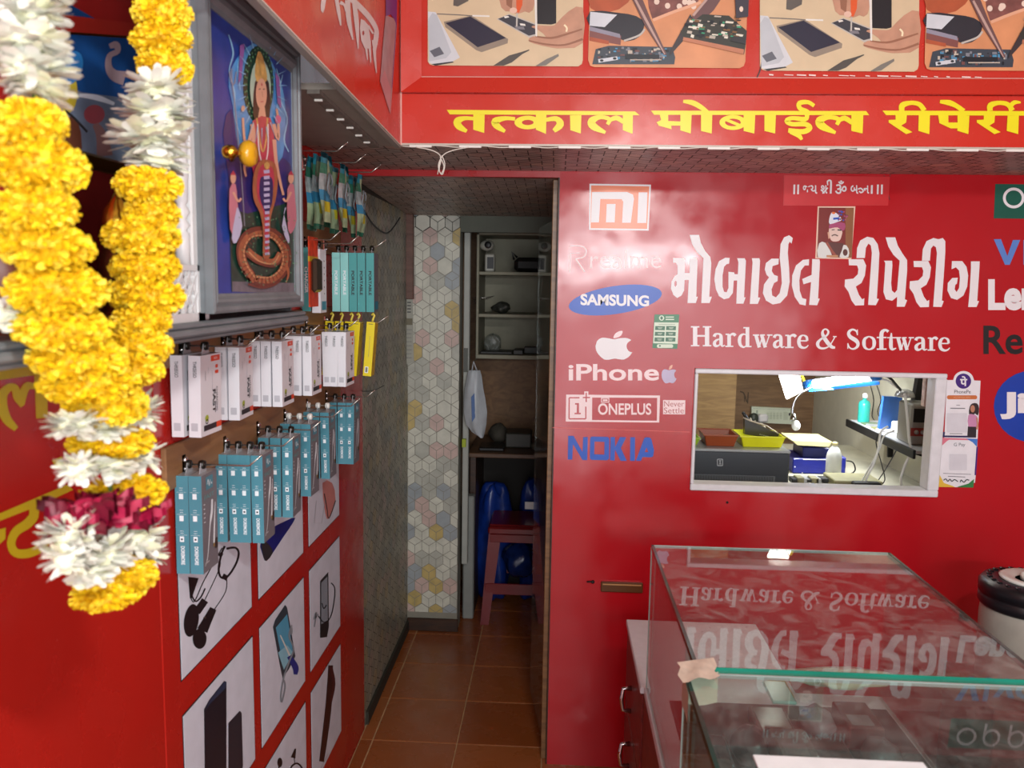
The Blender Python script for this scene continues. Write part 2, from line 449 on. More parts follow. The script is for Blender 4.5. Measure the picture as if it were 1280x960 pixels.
mb = MB(); mb.box((XW - 0.003, 2.86, 0), (XW + 0.008, PY - 0.013, 0.05), M('skirting dirt', '#2f2a20', 0.7)); struct('baseboard_passage', mb)

# back red wall with the service window; header strip over the doorway
wx0, wx1, wz0, wz1 = PT(862, 610, Y=YB).x, PT(1183, 466, Y=YB).x, PT(1000, 616, Y=YB).z, PT(1000, 463, Y=YB).z
zt = PT(760, 217, Y=YB).z
DX = 0.0
mb = MB()
core = M('board core', '#6b4a2c', 0.8)
def wall_slice(x0, x1, z0, z1):
    mb.box((x0, YB, z0), (x1, YB + 0.003, z1), RED); mb.box((x0, YB + 0.003, z0), (x1, YB + 0.03, z1), core)
wall_slice(DX, wx0, 0, zt + 0.01); wall_slice(wx1, 2.0, 0, zt + 0.01); wall_slice(wx0, wx1, 0, wz0); wall_slice(wx0, wx1, wz1, zt + 0.01)
wall_back = struct('wall_back', mb)
m_ = MB(); m_.box((XW, YB, zc0 - 0.002), (DX, YB + 0.03, zt + 0.01), REDD); put('header_strip', m_, wall_back, 'red strip over the doorway')
BW = wood('light brown edging', '#6d4c30', '#8a6440', 0.4)
mb = MB(); mb.box((DX - 0.022, YB + 0.031, 0), (DX - 0.004, YB + 0.05, zc0 - 0.005), BW, 0.002)
mb.box((DX - 0.004, YB + 0.001, 0), (DX, YB + 0.05, zc0 - 0.003), DBROWN); struct('trim_door', mb)
# glass leaf of the passage door, standing open
mb = MB(); 
gl = glass('door glass', (0.82, 0.86, 0.84), 1.5, 0.05)
mb.slab([(-0.018, 2.74, 0.03), (-0.074, 3.12, 0.03), (-0.074, 3.12, 1.85), (-0.018, 2.74, 1.85)], (0.006, 0.0, 0), gl)
dg = struct('door_1', mb)
m_ = MB(); m_.slab([(-0.019, 2.733, 0.03), (-0.018, 2.74, 0.03), (-0.018, 2.74, 1.85), (-0.019, 2.733, 1.85)], (0.009, 0, 0), BW); put('edge_strip', m_, dg)

# header box with yellow lettering; its soffit is papered
YH = 2.16
zh0 = PT(700, 182, Y=YH).z; zh1 = PT(700, 118, Y=YH).z
XF = PT(501, 185, Y=YH).x
mb = MB(); mb.box((XF, YH, zh0 + 0.003), (2.0, YH + 0.02, zh1), REDS)
mb.box((XW, YH + 0.004, zh0 + 0.004), (2.0, YB - 0.001, zh0 + 0.02), HEXDL)
head = struct('trim_header', mb)
m_ = MB(); m_.box((XF, YH - 0.003, zh0 - 0.002), (2.0, YH + 0.004, zh0 + 0.003), M('metal edging', '#b5ab9e', 0.4)); put('edging', m_, head, 'pale edging under the red header')
hp = hexpaper((XW, YH + 0.004, zh0 + 0.0035), (1, 0, 0), (0, 1, 0), 2.0 - XW, YB - YH - 0.006, 0.069, HEXD, 9, (0, 0, -1), 0.09); put('wallpaper', hp, head, 'brown hexagon cube paper under the header')

# left fascia and its grey soffit
zf_far = PT(503, 184, X=XF).z; pn = PT(326, 0, X=XF)
zf_near = pn.z + (pn.z - zf_far) * (0.35) 
yn = pn.y - (YH - pn.y) * 0.35
ys = 1.62; zs_ = zf_far + (zf_near - zf_far) * (YH - ys) / (YH - yn)
GSO = M('grey soffit board', '#8d867c', 0.5, var=0.08)
mb = MB(); mb.slab([(XF, YH, zf_far), (XF, yn, zf_near), (XF, yn, 2.5), (XF, YH, 2.5)], (-0.015, 0, 0), REDS)
fas = struct('trim_fascia', mb)
m_ = MB(); m_.slab([(XF, YH, zf_far), (XF, yn, zf_near), (XF, yn, zf_near - 0.006), (XF, YH, zf_far - 0.006)], (-0.014, 0, 0), M('grey edging', '#8f8b84', 0.4)); put('edging', m_, fas)
m_ = MB(); m_.slab([(XF - 0.001, YH + 0.003, zf_far - 0.0), (XF - 0.001, yn, zf_near), (XF - 0.001, yn, zf_near - 0.002), (XF - 0.001, YH, zf_far - 0.0022)], (0.004, 0, 0), M('pale line', '#c9c2b8', 0.4)); put('bead', m_, fas)
m_ = MB(); m_.slab([(XF - 0.0145, YH + 0.02, zf_far + 0.002), (XF - 0.0145, ys, zs_ + 0.002), (XW + 0.001, ys, zs_ + 0.002), (XW + 0.001, YH + 0.02, zf_far + 0.002)], (0, 0, 0.012), GSO); put('soffit', m_, fas, 'grey board under the red fascia')
m_ = MB(); m_.slab([(XF - 0.055, YH, zf_far - 0.006), (XF - 0.055, ys, zs_ - 0.006), (XF - 0.08, ys, zs_ - 0.006), (XF - 0.08, YH, zf_far - 0.006)], (0, 0, 0.008), M('dusty batten', '#6f685f', 0.7, var=0.25, scale=60)); put('batten', m_, fas)
for k in range(6):
    t = (k + 0.5) / 6; y = YH - 0.04 - t * 0.5; z = zf_far + (zf_near - zf_far) * (YH - y) / (YH - yn) - 0.006
    c = MB(); c.box((XF - 0.078, y, z - 0.004), (XF - 0.062, y + 0.004, z), M('cable clip', '#dcd8cf', 0.4)); put('cable_clip', c, fas)

# shop ceiling, side wall and shop front (beyond the photograph's frame; they shape the light)
mb = MB(); mb.box((-0.9, -1.3, 2.5), (2.2, 2.72, 2.56), CREAM); struct('ceiling', mb)
mb = MB(); mb.box((2.0, -1.3, 0), (2.1, 4.5, 2.5), M('side wall paint', '#a8503f', 0.6)); struct('wall_right', mb)

# back rooms
mb = MB(); mb.box((-0.8, 4.40, 0), (0.25, 4.45, 2.1), PLYB); struct('wall_store', mb)
mb = MB(); mb.box((0.25, YB + 0.031, 0), (0.28, 4.42, 2.1), M('partition', '#5d4b38', 0.7)); struct('wall_partition', mb)
mb = MB(); mb.box((0.28, 4.05, 0), (0.885, 4.08, 2.0), PLY); mb.box((0.86, 4.08, 0), (0.885, 4.56, 2.0), PLY); struct('wall_plywood', mb)
PLYR = wood('reddish plywood', '#74563a', '#8f6e4c', 0.6)
mb = MB(); mb.box((0.885, 4.56, 0), (1.44, 4.60, 2.0), PLYR); struct('wall_far', mb)
mb = MB(); mb.box((1.42, YB + 0.031, 0), (1.47, 4.56, 2.0), CREAM); struct('wall_workroom', mb)
mb = MB(); mb.box((0.28, YB + 0.031, 2.0), (1.44, 4.60, 2.04), CREAM); struct('ceiling_workroom', mb)
# window frame
fw = 0.022
mb = MB(); WF = M('white window frame', '#dcdde0', 0.3, var=0.05, scale=40)
y0, y1 = YB - 0.012, YB + 0.05
win = None
mb.box((wx0, y0, wz0), (wx1, y1, wz0 + fw), WF, 0.003); win = struct('window_1', mb)
for a, b in (((wx0, y0, wz1 - fw*0.7), (wx1, y1, wz1)), ((wx0, y0 - 0.0006, wz0 + fw), (wx0 + fw*0.5, y1, wz1 - fw*0.7)), ((wx1 - fw*1.6, y0 - 0.0006, wz0 + fw), (wx1, y1, wz1 - fw*0.7))):
    m_ = MB(); m_.box(a, b, WF, 0.003); put('frame_bar', m_, win)

# ============================================================ LETTERING AND LOGOS ON THE RED WALL
def back(px, py): return PT(px, py, Y=YB)
def onback(off=(0, 0), sc=1.0, lift=0.0006): return Print(back, (0, -1, 0), off, sc, lift)
# big white Gujarati word, first word
g = onback((830, 285), 6.4)
S_ = lambda p: smooth_loop(p, 2)
for pts, hole in (
    ([(72,240),(160,240),(168,262),(165,360),(205,360),(205,262),(200,240),(262,240),(268,262),(258,550),(270,550),(255,600),(188,600),(198,415),(165,415),(160,500),(140,540),(105,560),(75,535),(55,485),(60,430),(85,385),(108,370),(108,300),(95,278),(72,278)], [(90,420),(101,430),(101,455),(92,472),(83,460),(82,435)]),
    ([(205,55),(280,55),(295,120),(330,185),(370,232),(378,280),(362,550),(382,550),(365,600),(298,600),(315,240),(265,195),(225,130)], None),
    ([(525,240),(490,238),(440,265),(412,330),(402,410),(415,490),(440,545),(480,570),(520,560),(550,520),(558,420),(585,420),(578,605),(635,605),(652,555),(640,555),(655,262),(645,242),(585,242),(595,275),(590,370),(565,370),(560,355),(515,350),(515,480),(500,515),(480,510),(468,470),(468,380),(480,310),(500,290),(520,285)], None),
    ([(703,242),(762,242),(768,262),(752,555),(770,558),(750,607),(686,607),(708,275)], None),
    ([(1020,125),(1030,80),(1000,58),(960,75),(932,130),(925,240),(935,330),(942,440),(925,520),(895,555),(865,540),(860,490),(880,440),(908,425),(910,385),(880,375),(862,345),(868,305),(915,290),(918,245),(860,245),(815,280),(805,330),(820,375),(840,395),(800,450),(790,520),(815,580),(870,612),(930,600),(985,540),(1005,430),(1000,320),(990,200),(995,130),(1005,110)], None),
    ([(1160,250),(1110,255),(1055,300),(1025,380),(1022,460),(1045,550),(1085,610),(1132,620),(1138,570),(1105,560),(1085,500),(1082,420),(1095,340),(1125,300),(1158,300)], None),
    ([(1185,248),(1243,250),(1247,270),(1232,565),(1245,565),(1225,618),(1160,615),(1176,432),(1115,450),(1105,408),(1180,375)], None)):
    g.poly(pts, WHITE, [hole] if hole else ())
    g.put('letter', wall_back)
g.crop((1040, 285), 6.4)
ra = [(132,250),(250,250),(272,300),(262,380),(235,440),(190,468),(215,535),(240,570),(258,562),(255,618),(185,620),(155,580),(130,510),(100,468),(103,412),(170,405),(205,370),(210,330),(200,300),(135,298)]
for pts in (ra, [(195,240),(200,160),(225,100),(280,70),(330,80),(365,130),(378,200),(372,330),(358,565),(375,568),(350,618),(288,615),(305,380),(318,200),(310,140),(290,125),(270,160),(262,240)],
    [(415,262),(480,262),(482,300),(472,440),(478,500),(500,520),(520,495),(540,262),(490,215),(450,150),(428,75),(505,75),(525,140),(560,200),(600,258),(600,340),(582,570),(600,578),(580,630),(517,630),(520,550),(480,582),(430,570),(410,510),(418,400),(425,280)],
    [(a + 519, b + 14) for a, b in ra],
    [(718,262),(725,170),(755,105),(810,80),(850,90),(885,80),(905,105),(905,190),(895,350),(878,580),(893,585),(875,632),(808,630),(825,400),(838,200),(830,155),(810,140),(790,165),(782,262)],
    [(958,265),(1040,265),(1075,310),(1088,380),(1080,470),(1050,540),(1000,575),(950,560),(922,500),(925,440),(960,400),(1005,398),(998,445),(985,455),(980,490),(995,512),(1015,480),(1022,400),(1015,340),(990,315),(955,330)],
    [(1110,267),(1180,267),(1178,320),(1160,585),(1175,585),(1155,632),(1088,632),(1100,500),(1110,320)]):
    g.poly(pts, WHITE); g.put('letter', wall_back)

# serif line "Hardware & Software": strokes in letter units (x right, y up, capital height 1)
T, t_ = 0.21, 0.085
def serif(x0, x1, y): return ([(x0, y), (x1, y)], 0.065)
SER = {
 'H': (1.0, [([(.22,0),(.22,1)],T),([(.78,0),(.78,1)],T),([(.2,.52),(.8,.52)],t_),serif(.02,.42,.03),serif(.58,.98,.03),serif(.02,.42,.97),serif(.58,.98,.97)]),
 'a': (.62, [([(.1,.5),(.14,.6),(.27,.645),(.38,.6),(.42,.48),(.42,.1)],[.16,.13,.08,.12,.17,.17]),([(.42,.39),(.24,.34),(.12,.22),(.13,.08),(.24,.03),(.42,.14)],[.05,.09,.15,.16,.1,.05]),([(.42,.14),(.48,.03),(.6,.07)],[.14,.09,.04])]),
 'r': (.55, [([(.2,0),(.2,.64)],.18),([(.2,.5),(.3,.62),(.42,.64),(.5,.56)],[.05,.1,.14,.14]),serif(.02,.4,.03),serif(.03,.2,.63)]),
 'd': (.68, [([(.47,1),(.47,0)],.18),([(.45,.58),(.3,.65),(.15,.55),(.1,.33),(.15,.1),(.3,.0),(.45,.1)],[.05,.07,.14,.17,.14,.08,.06]),serif(.28,.47,.97),serif(.47,.66,.03)]),
 'w': (.95, [([(.14,.63),(.31,0)],.17),([(.31,.02),(.47,.58)],.06),([(.42,.63),(.6,0)],.17),([(.6,.02),(.8,.63)],.06),serif(.0,.3,.62),serif(.35,.58,.62),serif(.68,.95,.62)]),
 'e': (.58, [([(.12,.37),(.48,.37)],.06),([(.48,.37),(.45,.56),(.3,.65),(.16,.56),(.1,.33),(.16,.1),(.32,.02),(.45,.06),(.53,.16)],[.11,.12,.06,.13,.17,.15,.1,.07,.04])]),
 'o': (.64, [([(.32,.65),(.5,.54),(.55,.33),(.5,.1),(.32,0),(.14,.1),(.09,.33),(.14,.54),(.32,.65)],[.06,.13,.17,.13,.06,.13,.17,.13,.06])]),
 'f': (.5, [([(.2,0),(.2,.75),(.27,.94),(.38,.98),(.47,.9)],[.18,.18,.14,.1,.13]),([(.02,.61),(.4,.61)],.06),serif(.02,.4,.03)]),
 't': (.45, [([(.22,.85),(.2,.5),(.2,.15),(.28,.03),(.44,.09)],[.05,.17,.18,.12,.04]),([(.02,.61),(.42,.61)],.06)]),
 'S': (.68, [([(.53,.72),(.48,.9),(.32,.98),(.17,.9),(.13,.75),(.22,.6),(.44,.45),(.55,.3),(.52,.12),(.34,.01),(.17,.08),(.09,.3)],[.05,.08,.09,.13,.16,.19,.2,.17,.13,.08,.07,.05]),([(.53,.7),(.53,.98)],.05),([(.09,.02),(.09,.3)],.05)]),
 '&': (.95, [([(.85,.05),(.68,.1),(.45,.4),(.3,.72),(.33,.92),(.45,.97),(.55,.85),(.48,.66),(.2,.45),(.08,.25),(.15,.06),(.35,.01),(.58,.12),(.75,.4),(.85,.6)],[.1,.16,.19,.15,.08,.07,.1,.09,.1,.16,.12,.09,.06,.05,.05]),([(.75,.6),(.92,.6)],.05)]),
}
def serif_text(pr, items, mat, parent):
    for ch, x0, x1, yb, cap in items:
        w, sts = SER[ch]
        for pts, wd in sts:
            k = (x1 - x0) / w; avg = (k + cap) / 2
            ww = [q * avg for q in wd] if isinstance(wd, list) else wd * avg
            pr.stroke([(x0 + a*k, yb - b*cap) for a, b in pts], ww, mat, 4 if len(pts) > 2 else 0)
        pr.put('letter', parent)
base = lambda x: 432.8 + (x - 863) * 6.0 / 324
sp = [('H',863,889.6),('a',890,906.5),('r',906,920.5),('d',921.5,939.8),('w',941,965.5),('a',965,981),('r',980.5,996),('e',995.5,1011.5),('&',1019.5,1046.5),('S',1057,1075.5),('o',1077,1095),('f',1095,1111),('t',1108,1120),('w',1118.5,1142),('a',1141.5,1159),('r',1158.5,1172.3),('e',1171.5,1188)]
serif_text(onback(), [(c, a, b, base(a), 25) for c, a, b in sp], WHITE, wall_back)

# phone makers' marks down the left of the wall
ORANGE = M('orange vinyl', '#e8702a', 0.3, var=0.03)
g = onback((690, 210), 4.267)
g.poly([(200,84),(528,89),(515,334),(197,330)], WHITE)
g.poly([(209,93),(519,98),(507,325),(206,321)], ORANGE)
g.poly([(213,128),(258,128),(400,128),(432,142),(437,165),(420,292),(374,292),(380,180),(372,166),(258,165),(250,290),(208,290)], WHITE)
g.poly([(292,192),(339,192),(334,290),(288,290)], WHITE); g.poly([(462,130),(509,130),(503,293),(455,293)], WHITE)
g.put('logo', wall_back, label='white letters on an orange square')
g = onback((700, 290), 8)
g.stroke([(98,140),(200,140),(250,160),(262,205),(235,250),(155,268)], 13, PINKW); g.stroke([(155,264),(248,396)], 15, PINKW, 0)
g.stroke([(107,210),(98,398)], 17, PINKW, 0); g.stroke([(97,212),(200,210)], 9, PINKW, 0)
g.text('realme', 300, 185, 1012, 362, PINKW, -0.003)
g.put('logo', wall_back, label='thin white R and the word realme')
g.ell(553, 680, 470, 140, BLUE, -8.5, 40)
g.text('SAMSUNG', 205, 618, 890, 732, WHITE, 0.035, y0b=634, y1b=745)
g.put('logo', wall_back, label='blue tilted ellipse with white capitals')
def apple(g, mat, leaf, fx, fy):
    body = smooth_loop([(355,340),(375,285),(420,258),(480,262),(540,272),(600,262),(660,260),(700,272)], 4, False) + [(712,282)] + smooth_loop([(712,282),(675,310),(666,350),(685,388),(722,405)], 4, False)[1:] + smooth_loop([(720,405),(690,445),(640,474),(590,472),(545,466),(490,476),(440,472),(390,430),(362,385),(355,340)], 4, False)[1:-1]
    g.poly([(fx(a), fy(b)) for a, b in body], mat)
    g.poly([(fx(a), fy(b)) for a, b in [(535,260),(548,222),(585,195),(625,190),(615,228),(582,252)]], leaf, sm=3)
g = onback((700, 390), 8)
apple(g, WHITE, PINKW, lambda a: a, lambda b: b); g.put('logo', wall_back, label='white bitten apple')
g.text('iPhone', 85, 520, 990, 686, PINKW, 0.02); 
apple(g, M('lavender vinyl', '#bdb2cf', 0.35), M('peach vinyl', '#eeb49a', 0.35), lambda a: 1015 + (a-355)*150/367, lambda b: 530 + (b-190)*182/286)
g.put('logo', wall_back, label='word iPhone with a small lavender apple')
g = onback((700, 485), 8)
g.poly([(62,65),(1000,75),(992,345),(57,335)], PINKW, [[(322,95),(972,98),(968,328),(320,320)]])
g.poly([(243,34),(283,34),(283,72),(243,72)], PINKW)
for pts in ([(195,97),(92,97),(90,308),(258,308),(258,185)],):
    for a, b in zip(pts, pts[1:]): g.stroke([a, b], 13, RED, 0)
g.stroke([(262,46),(262,140)], 13, RED, 0); g.stroke([(228,95),(300,95)], 13, RED, 0)
g.poly([(150,150),(190,150),(190,248),(208,248),(208,262),(145,262),(145,248),(168,248),(168,166),(150,166)], RED)
g.text('ONEPLUS', 380, 152, 912, 268, PINKW, 0.02)
g.poly(rect(410,98,492,145), PINKW, [rect(417,106,485,138)]); g.poly(rect(428,114,475,130), PINKW)
g.put('logo', wall_back, label='white outlined box with 1+ and ONEPLUS')
g.poly([(1030,120),(1253,122),(1250,264),(1030,262)], PINKW)
g.text('Never', 1042, 130, 1240, 186, REDD, -0.008); g.text('Settle', 1040, 196, 1238, 252, REDD, -0.008)
g.put('logo', wall_back, label='small pale square reading Never Settle')
for pts in ([(78,715),(82,478),(135,478),(225,640),(232,490),(278,490),(272,720),(225,720),(130,560),(122,715)],
            [(505,490),(550,490),(550,590),(600,490),(662,492),(608,600),(668,728),(605,728),(550,615),(546,725),(500,722)], [(703,492),(750,492),(748,728),(700,728)]):
    g.poly(pts, BLUE)
g.poly([(315,485),(478,488),(492,505),(490,705),(472,722),(312,718),(298,700),(302,500)], BLUE, [[(345,535),(445,538),(443,665),(342,662)]])
g.poly([(758,728),(842,500),(860,492),(900,495),(915,515),(940,620),(932,680),(915,692),(825,690),(808,728)], BLUE, [[(848,640),(865,592),(882,640)]])
g.put('logo', wall_back, label='blue block capitals NOKIA')
# right-hand marks, cut by the frame
g = onback()
g.poly([(1244,230),(1420,232),(1418,275),(1242,273)], M('dark green vinyl', '#0b5b4a', 0.35))
for k in range(4): 
    cx = 1267 + 34*k
    if k in (0, 3): g.ell(cx, 247.5, 13.5, 13, WHITE, hole=(10, 9.5))
    else: g.ell(cx, 247.5, 12, 13, WHITE, hole=(8.5, 9.5)); g.poly(rect(cx-12, 247, cx-8.5, 268), WHITE)
g.put('logo', wall_back, label='dark green rectangle with white round letters')
g.poly([(1242,299),(1251,299),(1259,320),(1266,300),(1275,300),(1262,331),(1256,331)], M('sky blue vinyl', '#5b87cf', 0.35))
g.poly(rect(1279,300,1286,331), MATS['sky blue vinyl']); g.text('vo', 1292, 306, 1352, 331, MATS['sky blue vinyl'], 0.02)
g.put('logo', wall_back, label='light blue V mark')
g.text('Lenovo', 1235, 349, 1366, 388, WHITE, 0.045); g.put('logo', wall_back, label='white word Lenovo at the frame edge')
g.text('Redmi', 1229, 407, 1350, 443, BLACK, 0.02); g.put('logo', wall_back, label='black word Redmi at the frame edge')
g.ell(1291, 508, 49, 45, M('royal blue vinyl', '#0b3fa8', 0.35))
g.text('Jio', 1250, 490, 1316, 524, WHITE, 0.05); g.put('logo', wall_back, label='royal blue disc with white Ji')
# faint seams of the vinyl sheet
g = onback(lift=0.0003)
g.stroke([(690,534.5),(862,540)], 0.8, M('seam', '#d85a54', 0.3), 0); g.stroke([(1105,219),(1109,236),(1112,250)], 1.2, M('seam dark', '#5a0b0c', 0.5)); g.stroke([(1112,221),(1114,215)], 1, MATS['seam dark'], 0)
g.put('seam', wall_back)

# ---------------------------------------------- stickers and cards on the red wall (things)
def sticker(name, pts, mat, label, cat='sticker', th=0.0008, lift=0.0014, proj=back, n=(0, -1, 0), group=None):
    mb = MB(); w = [proj(*p) + Vector(n) * 0.0007 for p in pts]; mb.slab(w, Vector(n) * th, mat)
    return put(name, mb, None, label, cat, group)
st = sticker('red_sticker', [(980,219),(1112,221),(1110,257),(979,257)], M('red sticker', '#c9252a', 0.3), 'red strip sticker with a white Gujarati blessing at the top of the red wall')
g = onback((980, 215), 8.35, lift=0.0018)
for x in (97, 137, 968, 1010): g.poly([(x,132),(x+20,132),(x+16,232),(x-2,232)], WHITE)
for ch, a, b, c, d in (('જ',195,140,270,228),('ય',272,138,345,228),('શ',380,138,450,225),('ૐ',530,88,652,230),('બ',692,138,772,228),('ન',828,140,885,226)):
    g.text(ch, a, b, c, d, WHITE, 0.018)
g.stroke([(770,180),(800,172),(825,200),(800,215),(782,200)], 15, WHITE); g.poly([(905,138),(925,138),(922,228),(902,228)], WHITE)
g.stroke([(400,225),(455,165)], 14, WHITE, 0); g.stroke([(455,140),(452,100),(475,88),(488,110),(484,226)], [10,16,16,20,20], WHITE)
g.put('lettering', st)
st = sticker('portrait_photo', [(1022,258),(1069,258),(1064,324),(1019,323)], M('photo border', '#ecc9b2', 0.35), 'small portrait photo of a man in a tall turban on the red wall', 'photo')
g = onback((980, 215), 8.35, lift=0.0018)
g.poly([(363,372),(728,374),(700,895),(343,890)], M('photo brown red', '#7c2018', 0.3))
g.poly([(640,374),(728,374),(706,893),(640,893)], M('photo tan edge', '#8d5a33', 0.3))
SKIN = M('photo skin', '#d8a487', 0.35); 
g.poly([(470,580),(600,590),(595,680),(570,720),(510,725),(478,690)], M('photo pale skin', '#e6c9bb', 0.35), sm=2)
g.poly([(452,630),(470,625),(475,690),(462,700)], SKIN)
g.poly([(470,590),(475,545),(540,525),(632,535),(632,600),(600,612),(560,580),(500,585)], M('turban magenta', '#a8406e', 0.4), sm=2)
g.poly([(475,545),(470,490),(490,430),(520,418),(570,450),(600,500),(560,520)], M('turban white', '#dfe4ec', 0.4), sm=2)
g.poly([(510,478),(575,472),(580,492),(512,500)], BLUE); g.ell(515, 428, 18, 12, ORANGE)
for _ in range(26): g.ell(600 + R.uniform(-40, 60), 450 + R.uniform(-40, 60), 9, 9, [MATS['turban magenta'], M('plum', '#5c1f4a', 0.4), BLUE][_ % 3], n=6)
g.stroke([(495,668),(525,655),(560,668)], 12, M('moustache', '#6e574e', 0.5)); g.stroke([(555,605),(595,608)], 12, BLACK, 0); g.stroke([(495,605),(525,602)], 8, BLACK, 0)
g.poly([(363,745),(430,740),(490,850),(480,890),(350,888)], M('shirt white', '#dde0da', 0.4), sm=2); g.poly([(620,760),(670,800),(668,888),(575,888)], MATS['shirt white'], sm=2)
g.poly([(430,730),(520,735),(620,745),(600,820),(570,890),(520,885)], M('shawl brown', '#5a2a22', 0.4)); g.stroke([(440,735),(500,830),(545,885)], 26, M('shawl rust', '#9c4a35', 0.4))
g.ell(635, 840, 25, 35, MATS['shawl brown']); g.poly(rect(440,868,560,890), M('photo tan', '#c08a5e', 0.4))
g.put('printed_image', st)
st = sticker('price_chart', [(818,393),(849,393),(846.5,436),(815.5,435)], M('chart green', '#2f7a4b', 0.35), 'small green and white rate chart sticker beside the word Hardware')
g = onback((700, 390), 8, lift=0.0018)
g.poly([(943,103),(1186,105),(1176,318),(930,312)], M('chart paper', '#dcecd4', 0.4))
for r_ in range(3):
    for c_ in range(2):
        x = 952 + c_*110 - r_*3; y = 140 + r_*57; g.poly([(x,y),(x+98,y+2),(x+95,y+42),(x-3,y+40)], M('chart cell', '#3c7052', 0.4))
        g.poly(rect(x+25, y+14, x+72, y+18), MATS['chart paper']); g.poly(rect(x+30, y+24, x+66, y+28), MATS['chart paper'])
g.ell(1015, 60, 26, 26, MATS['chart paper']); g.ell(1015, 60, 13, 17, MATS['chart cell']); g.poly(rect(1055,45,1138,56), MATS['chart paper']); g.poly(rect(1055,68,1140,80), MATS['chart paper'])
g.poly(rrect(968,322,1130,358,16), MATS['chart paper']); g.ell(998, 338, 9, 9, MATS['chart cell']); g.poly(rect(985,122,1150,128), M('chart grey', '#a9b8a5', 0.4))
g.put('printed_image', st)
g = None
# payment cards
loopc = [(80,120),(128,120)] + [(205 + 76*math.cos(math.radians(a)), 122 + 70*math.sin(math.radians(a))) for a in range(190, 360, 14)] + [(284,123),(332,125),(306,552),(300,890),(278,890),(288,552),(45,548)]
st = sticker('payment_card', [(1170 + a/6, 455 + b/6) for a, b in [(80,120),(128,120)] + [(205 + 76*math.cos(math.radians(a)), 122 + 70*math.sin(math.radians(a))) for a in range(190, 352, 16)] + [(284,123),(332,125),(296,832),(290,890),(46,890)]], M('card white', '#e6e6ea', 0.3), 'white payment card with a purple round badge beside the service window', 'card', 0.001)
g = onback((1170, 455), 6, lift=0.0020)
PURP = M('card purple', '#3d1f78', 0.35)
g.ell(203, 128, 58, 57, PURP); g.text('पे', 178, 90, 232, 165, MATS['card white'], 0.03); g.text('PhonePe', 135, 194, 258, 220, DARK, 0.0)
g.poly(rrect(80,234,306,264,13), M('card orange', '#c8713c', 0.35)); g.text('ACCEPTED HERE', 130, 244, 256, 254, M('card orange pale', '#e0b090', 0.4))
g.stroke([(105,331),(216,333)], 7, M('card grey text', '#77777c', 0.5), 0); g.stroke([(150,308),(178,308)], 4, MATS['card grey text'], 0)
g.poly([(50,508),(65,508),(62,535),(232,537),(236,480),(300,480),(298,552),(46,548)], M('card navy', '#221f55', 0.4))
g.poly(rrect(78,368,230,512,6), M('card pale blank', '#d4d4da', 0.4))
g.stroke([(100,521),(195,522)], 5, MATS['card grey text'], 0)
g.poly([(245,375),(250,320),(270,295),(305,295),(320,330),(312,385),(290,370),(275,385)], M('hair dark', '#2a1715', 0.5), sm=2)
g.ell(272, 335, 17, 27, M('card skin', '#b98064', 0.5)); g.poly([(240,385),(270,375),(305,392),(312,430),(300,470),(240,468)], M('blouse pink', '#c78ab0', 0.5), sm=2)
g.stroke([(302,400),(308,450),(302,490)], 12, MATS['card skin']); g.poly([(236,468),(298,470),(298,548),(232,545)], M('skirt dark', '#231a22', 0.5))
g.poly([(300,620),(312,620),(298,832),(286,832)], PURP)
g.put('printed_image', st)
st = sticker('payment_card', [(1170 + a/6, 455 + b/6) for a, b in [(45,552),(308,560),(276,925),(15,920)]], MATS['card white'], 'white payment card with coloured corners, lower of the pair by the window', 'card', 0.0006)
st.location.y -= 0.0012
g = onback((1170, 455), 6, lift=0.0034)
g.poly([(45,552),(308,560),(306,572),(44,565)], M('corner pink', '#d8788a', 0.4)); g.poly([(45,552),(120,554),(80,575),(42,610)], MATS['corner pink'])
g.poly([(220,557),(308,560),(303,620),(270,585)], M('corner blue', '#3f78c8', 0.4)); g.poly([(24,830),(55,890),(120,912),(140,922),(15,920)], M('corner yellow', '#dfb93a', 0.4))
g.poly([(282,860),(240,895),(170,915),(150,923),(276,925)], M('corner green', '#2d7d42', 0.4)); g.text('G Pay', 130, 590, 215, 622, M('card text grey', '#6d7078', 0.5))
g.poly(rrect(97,674,228,795,6), MATS['card pale blank'])
g.stroke([(50,818),(258,826)], 4, MATS['card grey text'], 0); g.stroke([(85,840),(215,846)], 5, MATS['card grey text'], 0)
g.stroke([(52,870),(70,860),(85,878),(100,862),(115,878),(135,865),(160,880)], 7, DARK); g.stroke([(178,885),(185,868),(205,885),(225,866),(245,870)], 7, DARK)
g.put('printed_image', st)

# brown pull on the wall and the small bolt hole
mb = MB(); a = back(751, 726); b = back(803, 740); mb.box((a.x, YB - 0.014, b.z), (b.x, YB - 0.0006, a.z), M('brown pull', '#5f3a1c', 0.35), 0.003)
pull = put('drawer_pull', mb, None, 'brown wooden finger pull low on the red wall left of the glass counter', 'handle')
m_ = MB(); m_.box((a.x + 0.006, YB - 0.016, a.z - 0.008), (b.x - 0.006, YB - 0.014, a.z - 0.004), M('pull line', '#b98a5a', 0.3)); put('ridge', m_, pull)
mb = MB(); c = back(741, 727); mb.ball(c + Vector((0, -0.003, 0)), 0.006, BLACK); mb.tube([c + Vector((-0.02, -0.004, 0)), c + Vector((0, -0.004, 0.001))], 0.003, BLACK); put('bolt', mb, None, 'small black bolt on the red wall beside the brown pull', 'bolt')
mb = MB(); c = back(909, 628); mb.ball(c + Vector((0, -0.001, 0)), 0.004, BLACK); put('screw', mb, wall_back)

